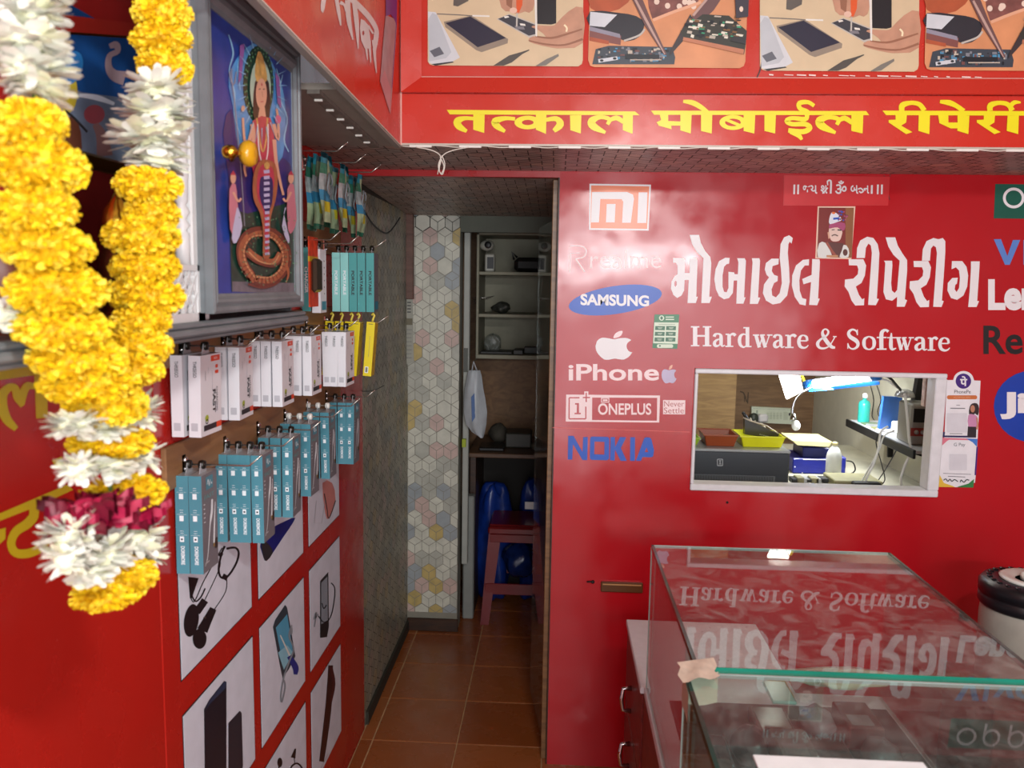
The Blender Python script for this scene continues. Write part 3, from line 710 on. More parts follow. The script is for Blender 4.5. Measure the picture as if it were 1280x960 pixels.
# ============================================================ HEADER LETTERING
def hdr(px, py): return PT(px, py, Y=YH)
g = Print(hdr, (0, -1, 0), (550, 115), 4.923)
def ring(g, cx, cy, rx, ry, hx, hy, mat): g.ell(cx, cy, rx, ry, mat, hole=(hx, hy))
g.poly([(42,110),(1200,120),(1228,143),(60,138)], YEL)
g.poly([(205,138),(275,140),(272,252),(205,232)], YEL); g.stroke([(208,164),(150,162),(108,180),(118,212),(165,242)], [22,26,46,42,20], YEL)
g.stroke([(462,166),(400,162),(340,180),(352,210),(400,243)], [22,26,44,40,20], YEL)
ring(g, 540, 188, 82, 42, 36, 16, YEL); g.poly([(590,140),(655,140),(652,258),(590,232)], YEL); g.stroke([(652,172),(715,165),(740,200),(700,240)], [24,32,46,26], YEL)
g.poly([(800,143),(870,143),(866,256),(802,235)], YEL)
g.poly([(1125,140),(1187,143),(1185,258),(1125,235)], YEL); g.stroke([(1018,250),(945,212),(935,178),(985,155),(1042,168),(1030,200)], [18,46,46,26,26,22], YEL); g.stroke([(1035,178),(1085,160),(1130,186)], [22,30,26], YEL)
g.put('lettering', head)
g.crop((800, 115), 4.267)
g.poly([(58,100),(1205,102),(1222,124),(75,122)], YEL)
g.poly([(215,122),(275,122),(270,222),(215,205)], YEL); g.poly([(105,122),(150,122),(150,155),(216,158),(216,180),(166,180),(168,199),(100,180),(88,162),(112,150)], YEL)
g.poly([(325,122),(385,122),(382,222),(325,208)], YEL); g.stroke([(230,50),(280,58),(325,82),(358,108)], [16,28,26,22], YEL)
g.poly([(552,122),(614,122),(609,222),(552,208)], YEL); ring(g, 495, 163, 72, 40, 42, 20, YEL); g.stroke([(458,148),(535,180)], 16, YEL, 0)
g.poly([(663,122),(724,122),(720,222),(663,208)], YEL)
g.stroke([(890,122),(880,145),(810,140),(782,155),(810,172),(880,172),(905,192),(870,212),(790,205)], [22,26,22,26,24,26,28,28,24], YEL); g.stroke([(800,212),(845,232),(862,255)], [22,26,14], YEL)
g.stroke([(928,75),(895,55),(850,60),(852,88),(890,104),(905,124)], [20,22,26,24,22,20], YEL)
g.poly([(1126,122),(1190,122),(1186,222),(1126,208)], YEL); g.stroke([(1042,218),(970,182),(958,152),(1005,135),(1058,146),(1048,175)], [16,42,42,24,24,20], YEL); g.stroke([(1055,155),(1090,140),(1130,165)], [20,28,24], YEL)
g.put('lettering', head)
g.crop((1080, 115), 6.4)
g.poly([(145,150),(1900,156),(1900,192),(175,186)], YEL)
for d in (0, 705):
    g.poly([(a + d, b) for a, b in [(250,186),(340,186),(335,245),(295,270),(385,322),(335,338),(195,245),(195,225),(250,222)]], YEL)
    g.stroke([(300 + d,152),(305 + d,108),(370 + d,88),(440 + d,100),(480 + d,150)], [42,48,34,38,42], YEL)
g.poly([(435,186),(525,186),(520,338),(432,312)], YEL)
g.poly([(745,186),(840,190),(832,338),(742,310),(745,292),(690,292),(600,250),(590,186),(672,186),(672,245),(745,245)], YEL)
g.stroke([(605,78),(680,88),(735,112),(795,155)], [26,44,38,40], YEL)
g.poly([(1145,190),(1235,190),(1230,338),(1138,312)], YEL); g.stroke([(1175,150),(1170,115),(1200,85),(1250,85)], [40,36,34,14], YEL)
g.poly([(1300,190),(1390,190),(1385,338),(1296,312)], YEL)
g.put('lettering', head)

# ============================================================ SIGNBOARD WITH PICTURES ABOVE THE HEADER
sb0 = hdr(505, 117); zsb = zh1 + 0.001
sign = thing('signboard', 'red framed signboard with phone repair pictures above the yellow lettering', 'signboard', (0.8, YH, zsb))
mb = MB(); mb.box((XF + 0.002, YH + 0.002, zsb), (2.0, YH + 0.02, 2.5), REDS); put('board', mb, sign)
ztop = 2.5; zin = hdr(800, 97).z; xin = hdr(527, 60).x
mb = MB(); d1 = YH - 0.016
mb.slab([(XF+0.003, YH+0.001, zsb), (2.0, YH+0.001, zsb), (2.0, YH+0.001, zin), (xin, YH+0.001, zin)], (0, 0, 0.0001), REDS)
mb = MB()
# mitred frame: outer edge proud, inner edge flush
A = Vector((XF+0.003, d1, zsb)); Bq = Vector((2.0, d1, zsb)); Cq = Vector((2.0, YH-0.001, zin)); Dq = Vector((xin, YH-0.001, zin))
E = Vector((XF+0.003, d1, ztop)); F = Vector((xin, YH-0.001, ztop))
mb.quad(A, Bq, Cq, Dq, REDS); mb.quad(E, A, Dq, F, REDS); mb.quad(A, A + Vector((0, 0.017, 0)), Bq + Vector((0, 0.017, 0)), Bq, REDS)
put('frame', mb, sign)
mb = MB(); mb.box((xin, YH - 0.002, zin - 0.001), (2.0, YH - 0.001, zin + 0.0012), M('frame line', '#c98f85', 0.3)); put('bead', mb, sign)
def ap(px, py): return hdr(px, py)
TAN = M('print tan table', '#cdb896', 0.4, var=0.05); HAND = M('print hand', '#b98a70', 0.45, var=0.12, scale=30); HANDD = M('print hand shade', '#8f6048', 0.45)
def poster_a(off, sc, sx=1.0):
    g = Print(lambda a, b: ap(a, b), (0, -1, 0), off, sc, lift=0.0022)
    g.poly([(60,-190)] + [(60,470)] + [(75,492),(100,500)] + [(1205,508),(1232,490),(1240,460),(1245,-190)], TAN)
    g.poly([(62,90),(120,95),(305,440),(250,470),(100,492),(70,478)], M('print paper', '#c9ccd0', 0.4)); g.poly([(62,150),(95,100),(130,115),(240,400),(200,445),(70,470)], M('print paper 2', '#b4b9be', 0.4))
    g.poly([(75,390),(150,358),(185,412),(110,438)], M('print slate', '#5c5f68', 0.4)); g.poly([(85,490),(250,470),(260,478),(120,502)], DARK)
    g.poly([(182,168),(385,122),(410,130),(672,300),(668,332),(470,400),(430,385),(195,210)], M('print phone edge', '#8d8071', 0.35), sm=0)
    g.poly([(195,178),(385,128),(655,292),(440,362)], M('print screen', '#2b2a3c', 0.3))
    g.stroke([(130,108),(330,118),(400,124)], 8, M('print tool', '#6f6a64', 0.4)); g.stroke([(400,122),(530,126)], 12, M('print pale', '#dedcd4', 0.4), 0)
    g.poly([(585,148),(680,108),(900,190),(890,270),(835,290)], M('print steel', '#b8b3ab', 0.4)); g.poly([(595,146),(680,115),(885,195),(880,262),(830,275)], M('print inner', '#3a3a42', 0.35))
    g.poly([(640,128),(672,124),(680,134),(648,142)], MATS['print pale']); g.poly([(760,180),(800,185),(805,200),(765,196)], MATS['print pale']); g.poly([(720,200),(790,205),(800,228),(735,225)], M('print mid grey', '#77767c', 0.4))
    g.poly([(600,-190),(620,60),(690,90),(740,110),(800,90),(860,80),(890,-190)], HAND, sm=2); g.poly([(640,-190),(660,40),(700,70),(720,-190)], HANDD)
    g.poly([(730,-190),(790,-190),(780,40),(755,100),(735,95)], M('print orange grip', '#d2572a', 0.35)); g.stroke([(740,105),(737,205)], 12, MATS['print steel'], 0); g.ell(712, 82, 28, 22, M('print fingertip', '#d9b6a2', 0.4))
    g.poly([(1040,180),(1130,90),(1240,60),(1240,330),(1100,370),(1000,365),(870,335),(825,310),(860,280),(960,285),(900,230),(850,210),(880,195),(1000,200)], HAND, sm=2)
    g.stroke([(830,312),(960,340),(1100,345),(1240,300)], [10,14,14,18], HANDD); g.stroke([(880,280),(1000,292),(1110,265),(1235,225)], [10,16,16,12], HANDD)
    g.poly([(868,-190),(890,-190),(885,275),(880,275)], MATS['print pale']); g.poly([(892,-190),(1038,-190),(1038,180),(1000,190),(892,185)], M('print black', '#1d1b20', 0.35))
    g.poly([(862,-190),(888,-190),(893,190),(892,280),(883,280),(880,150)], MATS['print pale']); g.stroke([(1098,192),(1118,215),(1115,245)], 14, M('print ring', '#e8d9b5', 0.3))
    g.poly([(560,502),(680,425),(775,398),(830,380),(835,386),(780,415),(700,478),(640,502)], M('print brown tool', '#4a4540', 0.4)); g.poly([(880,505),(960,455),(1055,412),(1058,430),(960,500),(905,506)], M('print grey tool', '#76726a', 0.4))
    g.poly([(260,-60),(380,-80),(370,10),(290,52),(255,45)], M('print clip', '#5c5650', 0.4))
    return g
def poster_b(off, sc, xmax=1190):
    g = Print(lambda a, b: ap(a, b), (0, -1, 0), off, sc, lift=0.0022)
    WOODP = M('print orange wood', '#cf8d62', 0.4, var=0.12, scale=12)
    g.poly([(45,-190),(30,440),(45,480),(75,490),(1130,498),(1160,482),(1172,450),(1195,-190)], WOODP)
    g.poly([(45,-190),(45,60),(180,90),(320,20),(400,-190)], M('print finger orange', '#a8502e', 0.45, var=0.15), sm=2)
    g.poly([(440,-190),(600,-190),(900,-190),(820,40),(560,130),(500,150),(470,60)], M('print dark bokeh', '#7a4a44', 0.45, var=0.3, scale=40))
    for _ in range(22): g.ell(R.uniform(450,800), R.uniform(-180,60), 20, 22, M('bokeh pale', '#dfc9b8', 0.4), n=10)
    g.stroke([(500,150),(650,90),(850,20)], 22, M('print pale wood', '#dba585', 0.4))
    g.poly([(45,85),(240,95),(380,120),(440,180),(400,270),(330,300),(270,290),(45,200)], M('print battery black', '#2b2b33', 0.35), sm=2); g.poly([(45,88),(240,110),(150,200),(40,190)], M('print label', '#c7ccd2', 0.4))
    g.poly([(42,200),(270,262),(265,330),(38,285)], M('print plum edge', '#7b4a45', 0.4)); g.poly([(42,195),(260,250),(265,280),(40,225)], M('print violet grey', '#8a8796', 0.4)); g.poly([(40,270),(180,300),(180,325),(38,298)], MATS['print finger orange'])
    g.stroke([(290,300),(400,260),(440,215)], 14, MATS['print steel'] if 'print steel' in MATS else STEEL)
    g.poly([(60,470),(85,360),(180,335),(640,345),(662,420),(655,470)], M('print board', '#39424c', 0.35))
    for _ in range(70):
        x = R.uniform(90, 600); y = R.uniform(345, 440); w_ = R.uniform(8, 34); h_ = R.uniform(8, 26)
        g.poly(rect(x, y, x + w_, y + h_), [M('chip a', '#7b7f88', 0.3), M('chip b', '#20252c', 0.3), M('chip c', '#4f8fb5', 0.3), M('chip d', '#b9b0a2', 0.3), M('chip e', '#6e4a48', 0.3)][_ % 5])
    g.poly([(102,435),(240,415),(245,440),(105,462)], MATS['print label']); g.ell(128, 445, 13, 9, DARK); g.ell(222, 430, 13, 9, DARK)
    g.stroke([(335,440),(560,440)], 8, MATS['chip d'], 0); g.poly(rect(300,400,545,432), MATS['chip b'])
    IR = M('print iron', '#6a4c4c', 0.35); IRL = M('print iron light', '#b79a90', 0.3)
    g.poly([(330,-40),(400,-60),(480,140),(600,400),(580,405),(440,190)], IR); g.stroke([(370,0),(470,190),(585,400)], [16,18,6], IRL)
    g.poly([(780,130),(880,0),(1000,-10),(940,80),(820,195)], IR); g.stroke([(790,120),(890,0)], 18, IRL, 0); g.poly([(770,110),(820,190),(640,390),(618,410),(625,375)], M('print iron dark', '#3b3336', 0.35))
    g.poly([(700,230),(860,110),(1050,120),(1180,230),(1172,330),(1160,400),(720,290)], M('print module', '#34352f', 0.35)); g.poly([(720,275),(1160,365),(1155,400),(715,300)], M('print copper', '#b8785a', 0.35))
    for _ in range(60):
        x = R.uniform(730, 1120); y = R.uniform(115, 270) ; w_ = R.uniform(14, 60); h_ = R.uniform(8, 30)
        g.poly([(x, y), (x+w_, y+h_*.3), (x+w_-6, y+h_), (x-5, y+h_*.8)], [MATS['chip d'], MATS['chip b'], M('chip f', '#3f9a74', 0.3), M('chip g', '#d9d6c5', 0.3), M('chip h', '#7c5a3a', 0.3)][_ % 5])
    g.poly([(1080,270),(1172,280),(1170,330),(1060,305)], DARK); g.poly([(1090,-60),(1195,-60),(1188,130),(1100,140)], M('print navy box', '#3a3540', 0.4)); g.ell(1138, 75, 14, 20, MATS['bokeh pale'])
    return g
poster_a((525, 0), 6.095).put('picture', sign, label='picture of hands opening a phone')
poster_b((730, 0), 5.818).put('picture', sign, label='picture of soldering on a circuit board')
poster_a((939.5, 4.5), 5.95).put('picture', sign, label='second picture of hands opening a phone')
poster_b((1150, 2), 5.7).put('picture', sign, label='second soldering picture, cut by the frame')
g = Print(hdr, (0, -1, 0), lift=0.0022); g.stroke([(946,97),(950,88),(952,76)], 1.4, DARK)
for k in range(16): x = 962 + k*17 + R.uniform(-3, 3); g.stroke([(x, 93.5 + (x-960)*.012), (x + R.uniform(4, 14), 94 + (x-960)*.012)], R.uniform(0.8, 2), M('peeled edge', '#e8cfc8', 0.4), 0)
g.put('peeled_edge', sign, kind='stuff')

# white cable clipped under the header edge, with its dangling loop
mb = MB(); pts = []
xs = [503 + 8*i for i in range(100)]
for i, x in enumerate(xs):
    p = hdr(min(x, 1290), 0); zz = zh0 - 0.0045 - 0.002 * math.sin(i * 0.9)
    if x > 1295: break
    pts.append(Vector((hdr(x, 183).x, YH - 0.004, zz)))
mb.tube(pts, 0.0016, M('white cable', '#cfc8bd', 0.5), 6)
cab = put('cable', mb, None, 'thin white cable clipped along the lower edge of the red header', 'cable')
for x in list(range(512, 1290, 62)):
    m_ = MB(); p = hdr(x, 186); q = hdr(x + 28, 186); m_.box((p.x, YH - 0.0075, zh0 - 0.008), (q.x, YH - 0.0015, zh0 - 0.0015), M('white clip', '#dad6cf', 0.4), 0.001); put('clip', m_, cab)
mb = MB()
def hp_(pts, r): mb.tube([PT(a, b, Y=YH + 0.012 + 0.004*k) for k, (a, b) in enumerate(smooth_loop(pts, 4, False))] if False else [PT(a, b, Y=YH - 0.008) for a, b in smooth_loop(pts, 4, False)], r, MATS['white cable'], 6)
hp_([(520,184),(540,188),(551,196),(549,212),(553,218),(556,205),(552,194)], 0.0015); hp_([(586,184),(566,188),(554,194),(548,206),(551,217),(555,208),(550,196)], 0.0015); hp_([(551,196),(547,218)], 0.0012)
put('cable_loop', mb, None, 'knotted loop of white cable dangling from the header over the doorway', 'cable')

# fascia lettering and stripe
def fp(px, py): return PT(px, py, X=XF)
g = Print(fp, (1, 0, 0), (380, 0), 6.4)
FW = M('dull white vinyl', '#d8cfd0', 0.4)
g.poly([(140,-30),(178,-30),(162,70),(148,105),(132,85),(130,40)], FW)
g.stroke([(300,-60),(385,0),(500,115),(560,200),(580,260),(575,330),(560,400)], [40,44,44,38,34,30,30], FW)
for pts, w_ in (([(255,-20),(275,100),(292,205)], [30,28,10]), ([(285,20),(320,40),(330,90)], [30,20,12]), ([(345,0),(350,110),(362,200),(388,318)], [42,40,34,10]), ([(400,30),(420,200),(430,390)], [36,36,8]),
                ([(490,350),(505,480)], [24,8]), ([(520,330),(530,500)], [24,8]), ([(575,250),(560,400),(577,585)], [34,26,8]), ([(510,205),(550,270)], [18,14]), ([(545,320),(552,370)], [14,14])):
    g.stroke(pts, w_, FW)
g.poly([(450,150),(480,165),(510,200),(530,330),(515,390),(480,385),(452,320),(443,225)], FW, [[(462,250),(474,245),(480,265),(470,285),(460,272)]])
g.put('lettering', fas)
g.poly([(650,120),(720,150),(740,190),(738,230),(700,760),(688,918),(605,650),(630,330)], M('silver vinyl', '#9a949a', 0.3, var=0.15, scale=40))
g.poly([(650,-60),(742,-60),(738,200),(715,150),(690,115),(650,130)], M('violet vinyl', '#4a2c86', 0.35)); g.stroke([(736,60),(734,200),(715,480),(700,700)], 5, M('indigo line', '#3a3f8f', 0.35)); g.poly([(605,650),(640,560),(694,720),(688,918)], M('silver pink vinyl', '#b98e96', 0.35))
g.put('stripe', fas, label='silver and violet pointed stripe')
m_ = MB(); m_.box((XF, YH - 0.0035, zf_far), (XF + 0.003, YH - 0.0005, 2.5), M('peeling edge line', '#d9a79c', 0.5)); put('corner_line', m_, fas)

# yellow Devanagari lettering at the near end of the left wall
def lw(px, py): return PT(px, py, X=XW)
g = Print(lw, (1, 0, 0), (0, 440), 3.427)
g.poly([(-120,85),(-60,78),(202,38),(198,60),(203,282),(153,285),(145,100),(-120,135)], YELD)
g.stroke([(68,330),(28,290),(8,235),(10,180),(38,150)], [24,40,44,40,34], YELD); g.stroke([(30,150),(62,155),(72,195),(95,232)], [30,34,34,20], YELD); g.stroke([(90,225),(100,170),(118,145),(150,150)], [26,34,34,20], YELD)
g.put('lettering', wall_left)
g.poly([(-120,735),(0,690),(285,568),(312,590),(160,660),(0,722),(-120,770)], YELD)
g.stroke([(140,655),(142,700),(115,735),(65,770),(45,820),(65,860),(120,862),(175,835),(205,790)], [40,42,42,38,36,38,38,38,40], YELD)
g.poly([(-40,770),(22,752),(20,800),(0,820),(-40,840)], YELD); g.poly([(220,465),(262,447),(268,470),(240,502)], YELD); g.stroke([(290,640),(240,665),(222,710),(235,740)], 26, YELD)
g.put('lettering', wall_left)

# ============================================================ ACCESSORY PICTURES, LOWER LEFT WALL
colx = [(221.5, 312.5), (322, 378.5), (386, 424)]
ycol = [(lw(a, 700).y, lw(b, 700).y) for a, b in colx]
zr = [(lw(226, 850).z, 0.277), (lw(327, 935).z, 0.277)]
z1b = (lw(226, 850).z + lw(378.5, 691).z) / 2; z2b = (lw(327, 935).z + lw(380, 852).z) / 2; z2t = (lw(227.5, 898).z + lw(312, 798).z)/2
z3t = (lw(381, 881).z + lw(424, 805).z) / 2
hgt = z2t - z2b
rows = [(z1b, z1b + hgt), (z2b, z2t), (z3t - hgt, z3t)]
PIC = M('picture white', '#d9dde8', 0.25); 
panels = {}
for r_, (zb, zt_) in enumerate(rows):
    for c_, (ya, yb) in enumerate(ycol):
        mb = MB(); mb.box((XW + 0.0003, ya - 0.003, zb - 0.003), (XW + 0.0008, yb + 0.003, zt_ + 0.003), BLACK); mb.box((XW + 0.0008, ya, zb), (XW + 0.0014, yb, zt_), PIC)
        panels[(r_, c_)] = put('picture_panel', mb, wall_left)
def art(r_, c_, fn, label):
    g = Print(lw, (1, 0, 0), lift=0.0018); fn(g); g.put('printed_image', panels[(r_, c_)], label=label)
RBLK = M('print rubber black', '#1a1a1c', 0.4)
def a00(g):
    g.crop((200, 560), 4.571)
    g.stroke([(365,560),(345,610),(330,690),(345,740),(385,730),(430,660),(445,600),(425,570),(375,575)], 12, RBLK); g.stroke([(350,570),(300,660),(240,770),(205,850),(185,880),(170,855)], 6, RBLK); g.stroke([(340,640),(330,700),(250,870)], 5, RBLK); g.stroke([(375,730),(370,820),(300,930)], 5, RBLK)
    g.stroke([(352,730),(380,745)], 30, RBLK, 0); g.stroke([(350,600),(335,620)], 20, RBLK, 0); g.stroke([(185,740),(170,860)], [60,10], RBLK, 0)
    g.crop((200, 740), 4.364); g.ell(165, 155, 40, 90, RBLK, 8); g.stroke([(195,110),(240,45)], 40, RBLK, 0); g.ell(210, 255, 38, 55, RBLK); g.stroke([(225,210),(255,150),(285,90)], [60,48,38], RBLK, 0); g.stroke([(160,0),(185,50),(215,30),(240,-20)], 8, RBLK); g.ell(238, 140, 8, 4, STEEL)
art(0, 0, a00, 'black wired earphones')
def a01(g):
    g.crop((200, 560), 4.571); g.poly([(575,500),(750,400),(760,420),(700,510),(640,600),(605,645),(585,620)], M('print navy', '#1b2175', 0.35), sm=2); g.poly([(575,520),(625,560),(640,600),(605,645),(585,620)], DARK, sm=2)
art(0, 1, a01, 'navy blue phone pouch')
def a02(g):
    g.crop((200, 560), 4.571); g.poly([(925,200),(980,200),(1000,300),(962,405),(940,370)], M('print coral phone', '#c98078', 0.35), sm=2); g.stroke([(935,260),(950,340),(962,402),(1000,300)], 5, RBLK); g.stroke([(890,300),(878,428),(920,430),(940,300)], 3, M('print line grey', '#9c9ca2', 0.4), 0)
art(0, 2, a02, 'coral coloured phone')
def a10(g):
    g.crop((200, 740), 4.364); g.poly([(240,1060),(235,640),(262,590),(345,485),(358,490),(358,1060)], M('print charcoal', '#20232b', 0.3)); g.poly([(262,595),(345,488),(358,492),(358,520),(262,615),(242,650)], M('print blue sheen', '#2a3a52', 0.3)); g.poly([(368,1060),(368,715),(430,648),(441,660),(448,940),(440,1060)], M('print charcoal 2', '#2a2d36', 0.3))
art(1, 0, a10, 'two dark power banks')
def a11(g):
    g.crop((200, 740), 4.364); g.poly([(612,190),(625,150),(678,70),(690,85),(735,350),(700,420),(665,470),(650,400)], M('print phone frame', '#39434c', 0.3)); g.poly([(628,195),(690,120),(722,330),(672,425)], M('print aqua', '#5aa5c5', 0.3)); g.poly([(640,330),(690,290),(722,330),(672,425)], M('print aqua light', '#8fc7d8', 0.3))
    g.stroke([(652,235),(710,360)], [6,10], MATS['print pale'], 0); g.stroke([(700,350),(735,410),(735,450)], [26,34,20], M('print indigo', '#2c3488', 0.35)); g.stroke([(715,180),(700,240),(725,310),(700,380),(670,470),(655,560),(660,600),(678,520),(672,480)], 9, M('print tube grey', '#8a929a', 0.35)); g.ell(712, 210, 8, 25, MATS['print tube grey'])
art(1, 1, a11, 'phone with aqua screen and stethoscope')
def a12(g):
    g.crop((200, 740), 4.364); g.poly([(870,-60),(915,-110),(918,190),(908,245),(870,250)], M('print dark handset', '#22262a', 0.3), sm=0); g.poly([(876,-50),(910,-85),(912,160),(876,175)], M('print screen grey', '#8f9aa4', 0.3)); g.stroke([(880,60),(890,90),(905,70)], 6, RBLK); g.stroke([(860,130),(890,165),(925,140),(945,60),(950,-20),(930,-50)], 6, RBLK); g.stroke([(860,120),(835,150),(850,110),(838,190)], 8, MATS['print tube grey'])
art(1, 2, a12, 'dark handset with a smiling screen and headphones')
def a21(g):
    g.crop((200, 740), 4.364); g.ell(650, 930, 14, 26, RBLK); g.stroke([(645,950),(640,1000)], 8, RBLK, 0); g.stroke([(735,855),(722,905)], [8,26], RBLK, 0); g.stroke([(728,905),(732,940)], 4, RBLK, 0); g.stroke([(700,990),(715,950),(745,935),(770,960),(775,1000)], 9, RBLK)
art(2, 1, a21, 'black in-ear earphones')
def a22(g):
    g.crop((200, 740), 4.364); g.stroke([(928,400),(918,600),(895,800),(878,925)], [26,34,32,26], M('print dark maroon', '#33191c', 0.35)); g.stroke([(930,410),(945,500),(930,600)], [16,18,10], M('print maroon', '#4a1c22', 0.35)); g.stroke([(915,880),(875,960)], 3, MATS['print line grey'] if 'print line grey' in MATS else STEEL, 0)
art(2, 2, a22, 'dark maroon selfie stick')

# ============================================================ HOOKS AND HANGING GOODS ON THE LEFT WALL
HY = [1.420 + 0.1832 * k for k in range(6)]
zr3 = PT(300, 548, X=XW).z; 
zr3 = sum(PT(a, b, X=XW).z for a, b in [(222,576),(274,554),(316,534),(351,522),(379,509),(403,496)]) / 6
zr2 = sum(PT(a, b, X=XW).z for a, b in [(222,431),(274,421.5),(316,416),(351,412)]) / 4
zr1 = EZ + 0.098; zr0 = EZ + 0.305
ORD = ['first', 'second', 'third', 'fourth', 'fifth', 'sixth']
for z, y1_, nm in ((zr3, 2.50, 'lowest'), (zr2, 2.50, 'middle'), (zr1 + 0.015, 2.52, 'upper')):
    mb = MB(); mb.box((XW, 1.352 if nm != 'upper' else 1.64, z - 0.036), (XW + 0.010, y1_, z + 0.042), PLYB, 0.002)
    put('hook_rail', mb, None, 'brown wooden rail carrying the %s row of hooks on the left wall' % nm, 'rail', 'hook rails')
BEADB = M('black clip plastic', '#17140f', 0.35); BEADW = M('white clip plastic', '#dcdcd6', 0.4)
def make_hook(length=0.127, up=0.016):
    r = thing('peg_hook', 'x', 'hook', (0, 0, 0))
    mb = MB(); pts = [(0.008, 0, 0), (length, 0, 0), (length + 0.004, -0.001, 0.001), (length + 0.026, -0.002, up + 0.004)]
    mb.tube(pts, 0.0017, STEEL, 6); mb.ball(pts[-1], 0.0021, STEEL, 6, 4); put('wire', mb, r)
    mb = MB(); mb.box((0, -0.010, -0.020), (0.010, 0.010, 0.020), CHROME, 0.003); mb.ball((0.012, 0, 0.008), 0.006, CHROME, 8, 6); mb.ball((0.012, 0, -0.008), 0.005, CHROME, 8, 6); put('bracket', mb, r)
    return r
hook0 = make_hook(); used = [False]
ROWN = {3: 'lowest', 2: 'middle', 1: 'upper', 0: 'top'}
def hook(k, z, row, sx=1.0):
    lab = 'steel peg hook, %s from the garland in the %s row' % (ORD[k], ROWN[row])
    if not used[0]: o = hook0; used[0] = True; o['label'] = lab; o.location = (XW, HY[k], z)
    else: o = tree_copy(hook0, (XW, HY[k], z), label=lab)
    o['group'] = 'peg hooks on the left wall'; o.scale = (sx, 1, 1); return o
TEAL = M('teal carton', '#4a8797', 0.4, var=0.03); TEALD = M('teal carton print', '#2f7f97', 0.4); CART = M('grey carton front', '#716f74', 0.4, var=0.04); WCART = M('white carton', '#dfdfe4', 0.35, var=0.02)
SILV = M('carton silver edge', '#b9bcc0', 0.3, 0.3); INK = M('printed black ink', '#2c2c30', 0.4); WINK = M('printed white ink', '#e6eef2', 0.4)
def carton(t, w, h, spine, front, name='carton'):
    mb = MB(); x, y = t/2, w/2; a, b = -0.014 - h, -0.014
    v = [(-x,-y,a),(x,-y,a),(x,y,a),(-x,y,a),(-x,-y,b),(x,-y,b),(x,y,b),(-x,y,b)]
    mb.add(v, [(0,1,5,4)], spine); mb.add(v, [(1,2,6,5)], front); mb.add(v, [(3,0,4,7),(2,3,7,6),(0,3,2,1)], front); mb.add(v, [(4,5,6,7)], SILV)
    return mb
def hang_tab(r, col=None, w=0.03, mat=None):
    mb = MB(); mb.slab([(0, -w/2, -0.014), (0, w/2, -0.014), (0, w/4, 0.004), (0, -w/4, 0.004)], (0.0012, 0, 0), mat or SILV); put('hang_tab', mb, r)
    mb = MB(); mb.lathe((0.0, -0.0, 0.0), [(0.003,-0.006),(0.0075,-0.005),(0.0085,0),(0.0075,0.005),(0.003,0.006)], col or BEADB, 10, 'x'); put('clip', mb, r)
def make_teal():
    t, w, h = 0.0235, 0.065, 0.179
    r = thing('cable_box', 'x', 'box', (0, 0, 0)); put('carton', carton(t, w, h, TEAL, CART), r)
    g = Print(lambda a, b: Vector((-t/2 + a, -w/2, -0.014 - b)), (0, -1, 0), lift=0.0003)
    for z in (0.022, 0.062, 0.100):
        g.poly(rect(0.007, z + 0.010, 0.0145, z + 0.020), WINK); g.stroke([(0.008, z), (0.014, z)], 0.0007, WINK, 0); g.stroke([(0.008, z + 0.004), (0.014, z + 0.004)], 0.0007, WINK, 0); g.stroke([(0.003, z + 0.0075), (0.02, z + 0.0075)], 0.0004, WINK, 0)
    g.poly(rect(0.009, 0.1135, 0.0125, 0.117), INK)
    g.text('DOREMORE', 0.0085, 0.128, 0.0155, 0.162, WINK, 0.03, rot=-90); g.put('spine_print', r)
    g = Print(lambda a, b: Vector((t/2, -w/2 + a, -0.014 - b)), (1, 0, 0), lift=0.0003)
    g.poly(rect(0.018, 0.006, 0.048, 0.030), TEAL); g.stroke([(0.024,0.02),(0.028,0.012),(0.032,0.024),(0.037,0.014)], 0.002, WINK); g.ell(0.042, 0.021, 0.002, 0.002, WINK)
    g.text('FAST', 0.010, 0.038, 0.052, 0.046, M('faded teal ink', '#5f9a9a', 0.4), 0.01)
    for z in range(5): g.poly(rect(0.006, 0.053 + z*0.008, 0.012, 0.0545 + z*0.008), WINK)
    g.stroke([(0.042,0.052),(0.040,0.072),(0.035,0.085),(0.030,0.100),(0.018,0.150),(0.006,0.166)], [0.007,0.009,0.009,0.004,0.0025,0.0015], WINK)
    g.stroke([(0.055,0.060),(0.050,0.095),(0.046,0.135)], [0.002,0.005,0.007], WINK); g.poly(rect(0.043,0.135,0.049,0.142), M('gold tip', '#c9b06a', 0.3, 0.6)); g.poly(rrect(0.050,0.128,0.062,0.148,0.004), M('printed brown', '#3d3029', 0.4)); g.poly(rect(0.006,0.160,0.024,0.163), SILV)
    g.put('front_print', r); hang_tab(r)
    return r
